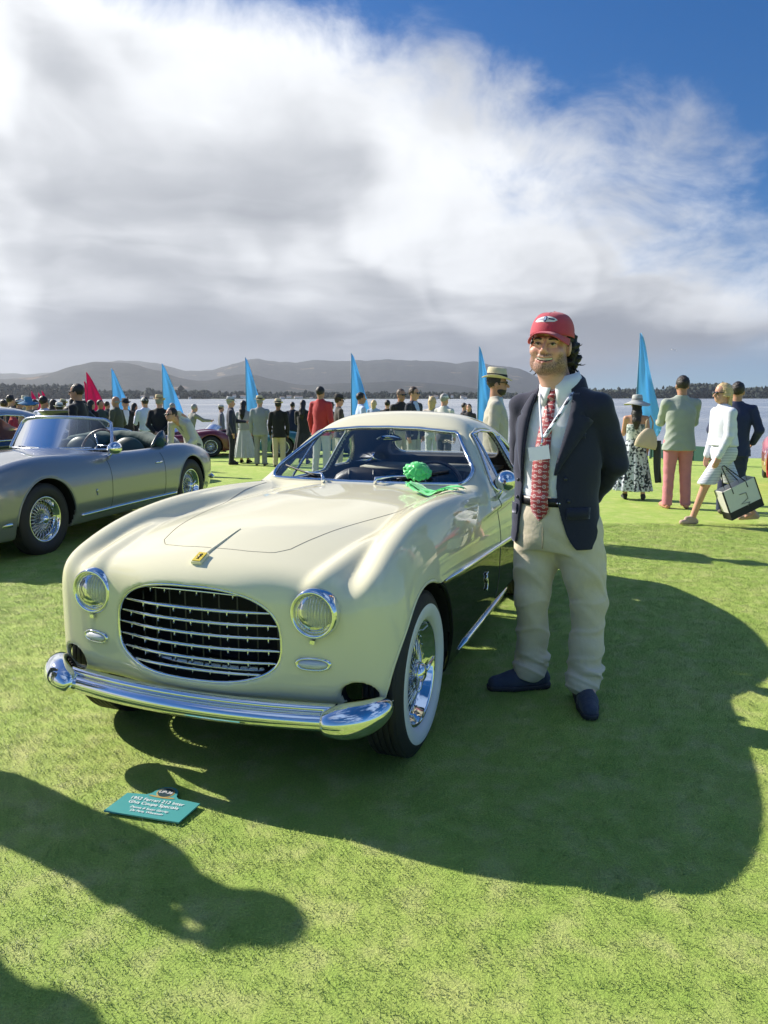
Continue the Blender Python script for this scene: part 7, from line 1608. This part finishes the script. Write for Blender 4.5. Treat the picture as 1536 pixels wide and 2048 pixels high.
P('man in navy blue suit behind the blonde woman', 1477, 764, 9.5, 150, hair='dark', top_c=(.014, .022, .075), bot_c=(.014, .022, .065), shoe_c=(.16, .13, .11), arms=('hip', 'hip'), bulk=1.1, skin='tan')
bw = P('blonde woman in white jacket and striped skirt walking left', 1457, 768, 8.55, -82, hair='blonde', hairstyle='bob', glasses=True, top_c=(.70, .72, .80), top_kind='bolero', bot_kind='skirt', bot_c=M_STRIPE, shoe_c=(.50, .36, .28), lean=.10, stride=((.05, .40, .06), (-.05, -.36, 0)), arms=('down', ((.03, -.03, -.28), (.0, -.13, -.52), (0, -.25, -1), (-1, 0, 0))), skin='fair')
# --- two onlookers just outside the picture on the left; their shadows reach the grass in view
P('photographer standing left of the picture whose shadow falls across the foreground', -452, 700, 3.13, -30, H=1.78, bulk=1.2, hair='dark', top_c=(.05, .06, .08), bot_c=DENIM, arms=(((.0, -.02, -.27), (-.11, -.13, .06), (-.2, -.2, 1), (-.5, .8, 0)),) * 2, hat='cap', hat_c=(.05, .05, .06), h=.016)
P('onlooker left of the camera whose shadow fills the lower left corner', -830, 700, 2.72, -70, H=1.70, hair='brown', top_c=(.2, .2, .2), bot_c=KHAKI, h=.016)

# --- things carried
def tote():
    c = at_depth(1478, 995, 8.35); o = thing('tote_bag', 'white tote bag with black base and handles held by the walking woman', 'bag', (float(c[0]), 8.35, float(c[2]))); o.rotation_euler = (0, math.radians(-24), math.radians(8))
    def pan(x0, x1, z0, z1, y, th=.012): return (( (x0 + x1) / 2, y, (z0 + z1) / 2), (x1 - x0, th, z1 - z0))
    M_C = mat('white_canvas', (.70, .69, .64), .7, bump=.2, bscale=40); M_K = mat('black_canvas', (.015, .015, .018), .6); W, D, Hh = .20, .075, .17
    MB().box((0, -D, .03), (2 * W, .01, 2 * Hh - .06)).box((0, D, .03), (2 * W, .01, 2 * Hh - .06)).box((-W, 0, .03), (.01, 2 * D, 2 * Hh - .06)).box((W, 0, .03), (.01, 2 * D, 2 * Hh - .06)).build('body', M_C, o, smooth=False)
    MB().box((0, 0, -Hh + .035), (2 * W + .012, 2 * D + .012, .09)).build('base', M_K, o, smooth=False)
    ed = MB()
    for sx in (-1, 1):
        for sy in (-1, 1): ed.box((sx * W, sy * D, .03), (.014, .014, 2 * Hh - .06))
    ed.build('piping', M_K, o, smooth=False)
    top = Matrix.Rotation(-math.radians(24), 4, 'Y')
    for sy in (-1, 1):
        hd = at_depth(1442, 930, 8.40) - np.array(o.location); hd = Matrix.Rotation(math.radians(-8), 3, 'Z') @ Vector(hd); hd = Matrix.Rotation(math.radians(24), 3, 'Y') @ hd; hd = np.array(hd)
        MB().tube(resample([(-.09, sy * D * 1.08, Hh - .07), (-.09, sy * D, Hh), tuple(hd * .96 + np.array([-.012, sy * .012, 0])), tuple(hd * .96 + np.array([.02, sy * .012, 0])), (.09, sy * D, Hh), (.09, sy * D * 1.08, Hh - .07)], 30), .009, 6, flat=.6).build('handle', M_K, o)
    MB().tube([(x, -D - .008, z) for x, z in ((-.03, .06), (.05, .05), (.05, -.02), (-.04, -.05), (.06, -.07), (.02, -.10))], .005, 6).build('print_mark', mat('print_grey', (.25, .24, .23), .7), o)
tote()
def shoulder_bag():
    c = at_depth(1292, 878, 11.0); o = thing('shoulder_bag', 'cream woven shoulder bag on the back of the sun hat woman', 'bag', (float(c[0]), 10.95, float(c[2]))); o.rotation_euler = (0, math.radians(12), 0)
    F = Field(.012); F.stack([-.13, -.08, 0, .10, .16], [.16, .165, .15, .10, .05], [.06, .065, .06, .045, .03], [0, 0, 0, 0, 0], k=.02); F.build('body', mat('woven_cream', (.60, .50, .36), .85, bump=.6, bscale=70), o)
    MB().tube([(-.05, 0, .13), (-.07, .02, .25), (-.02, .06, .34), (.03, .02, .25), (.04, 0, .13)], .012, 7).build('strap', mat('woven_strap', (.45, .36, .24), .8), o)
    A = np.array([[(.10 + .10 * u + .05 * t, .02 + .02 * math.sin(6 * u + 4 * t), -.02 - .62 * t) for u in np.linspace(0, 1, 8)] for t in np.linspace(0, 1, 14)]); vv, ff = solidify_sheet(A, .012); q = thing('shawl', 'charcoal shawl hanging from the arm of the sun hat woman', 'shawl', tuple(o.location)); obj('cloth', vv, ff, cloth('charcoal', (.035, .04, .045)), q)
shoulder_bag()
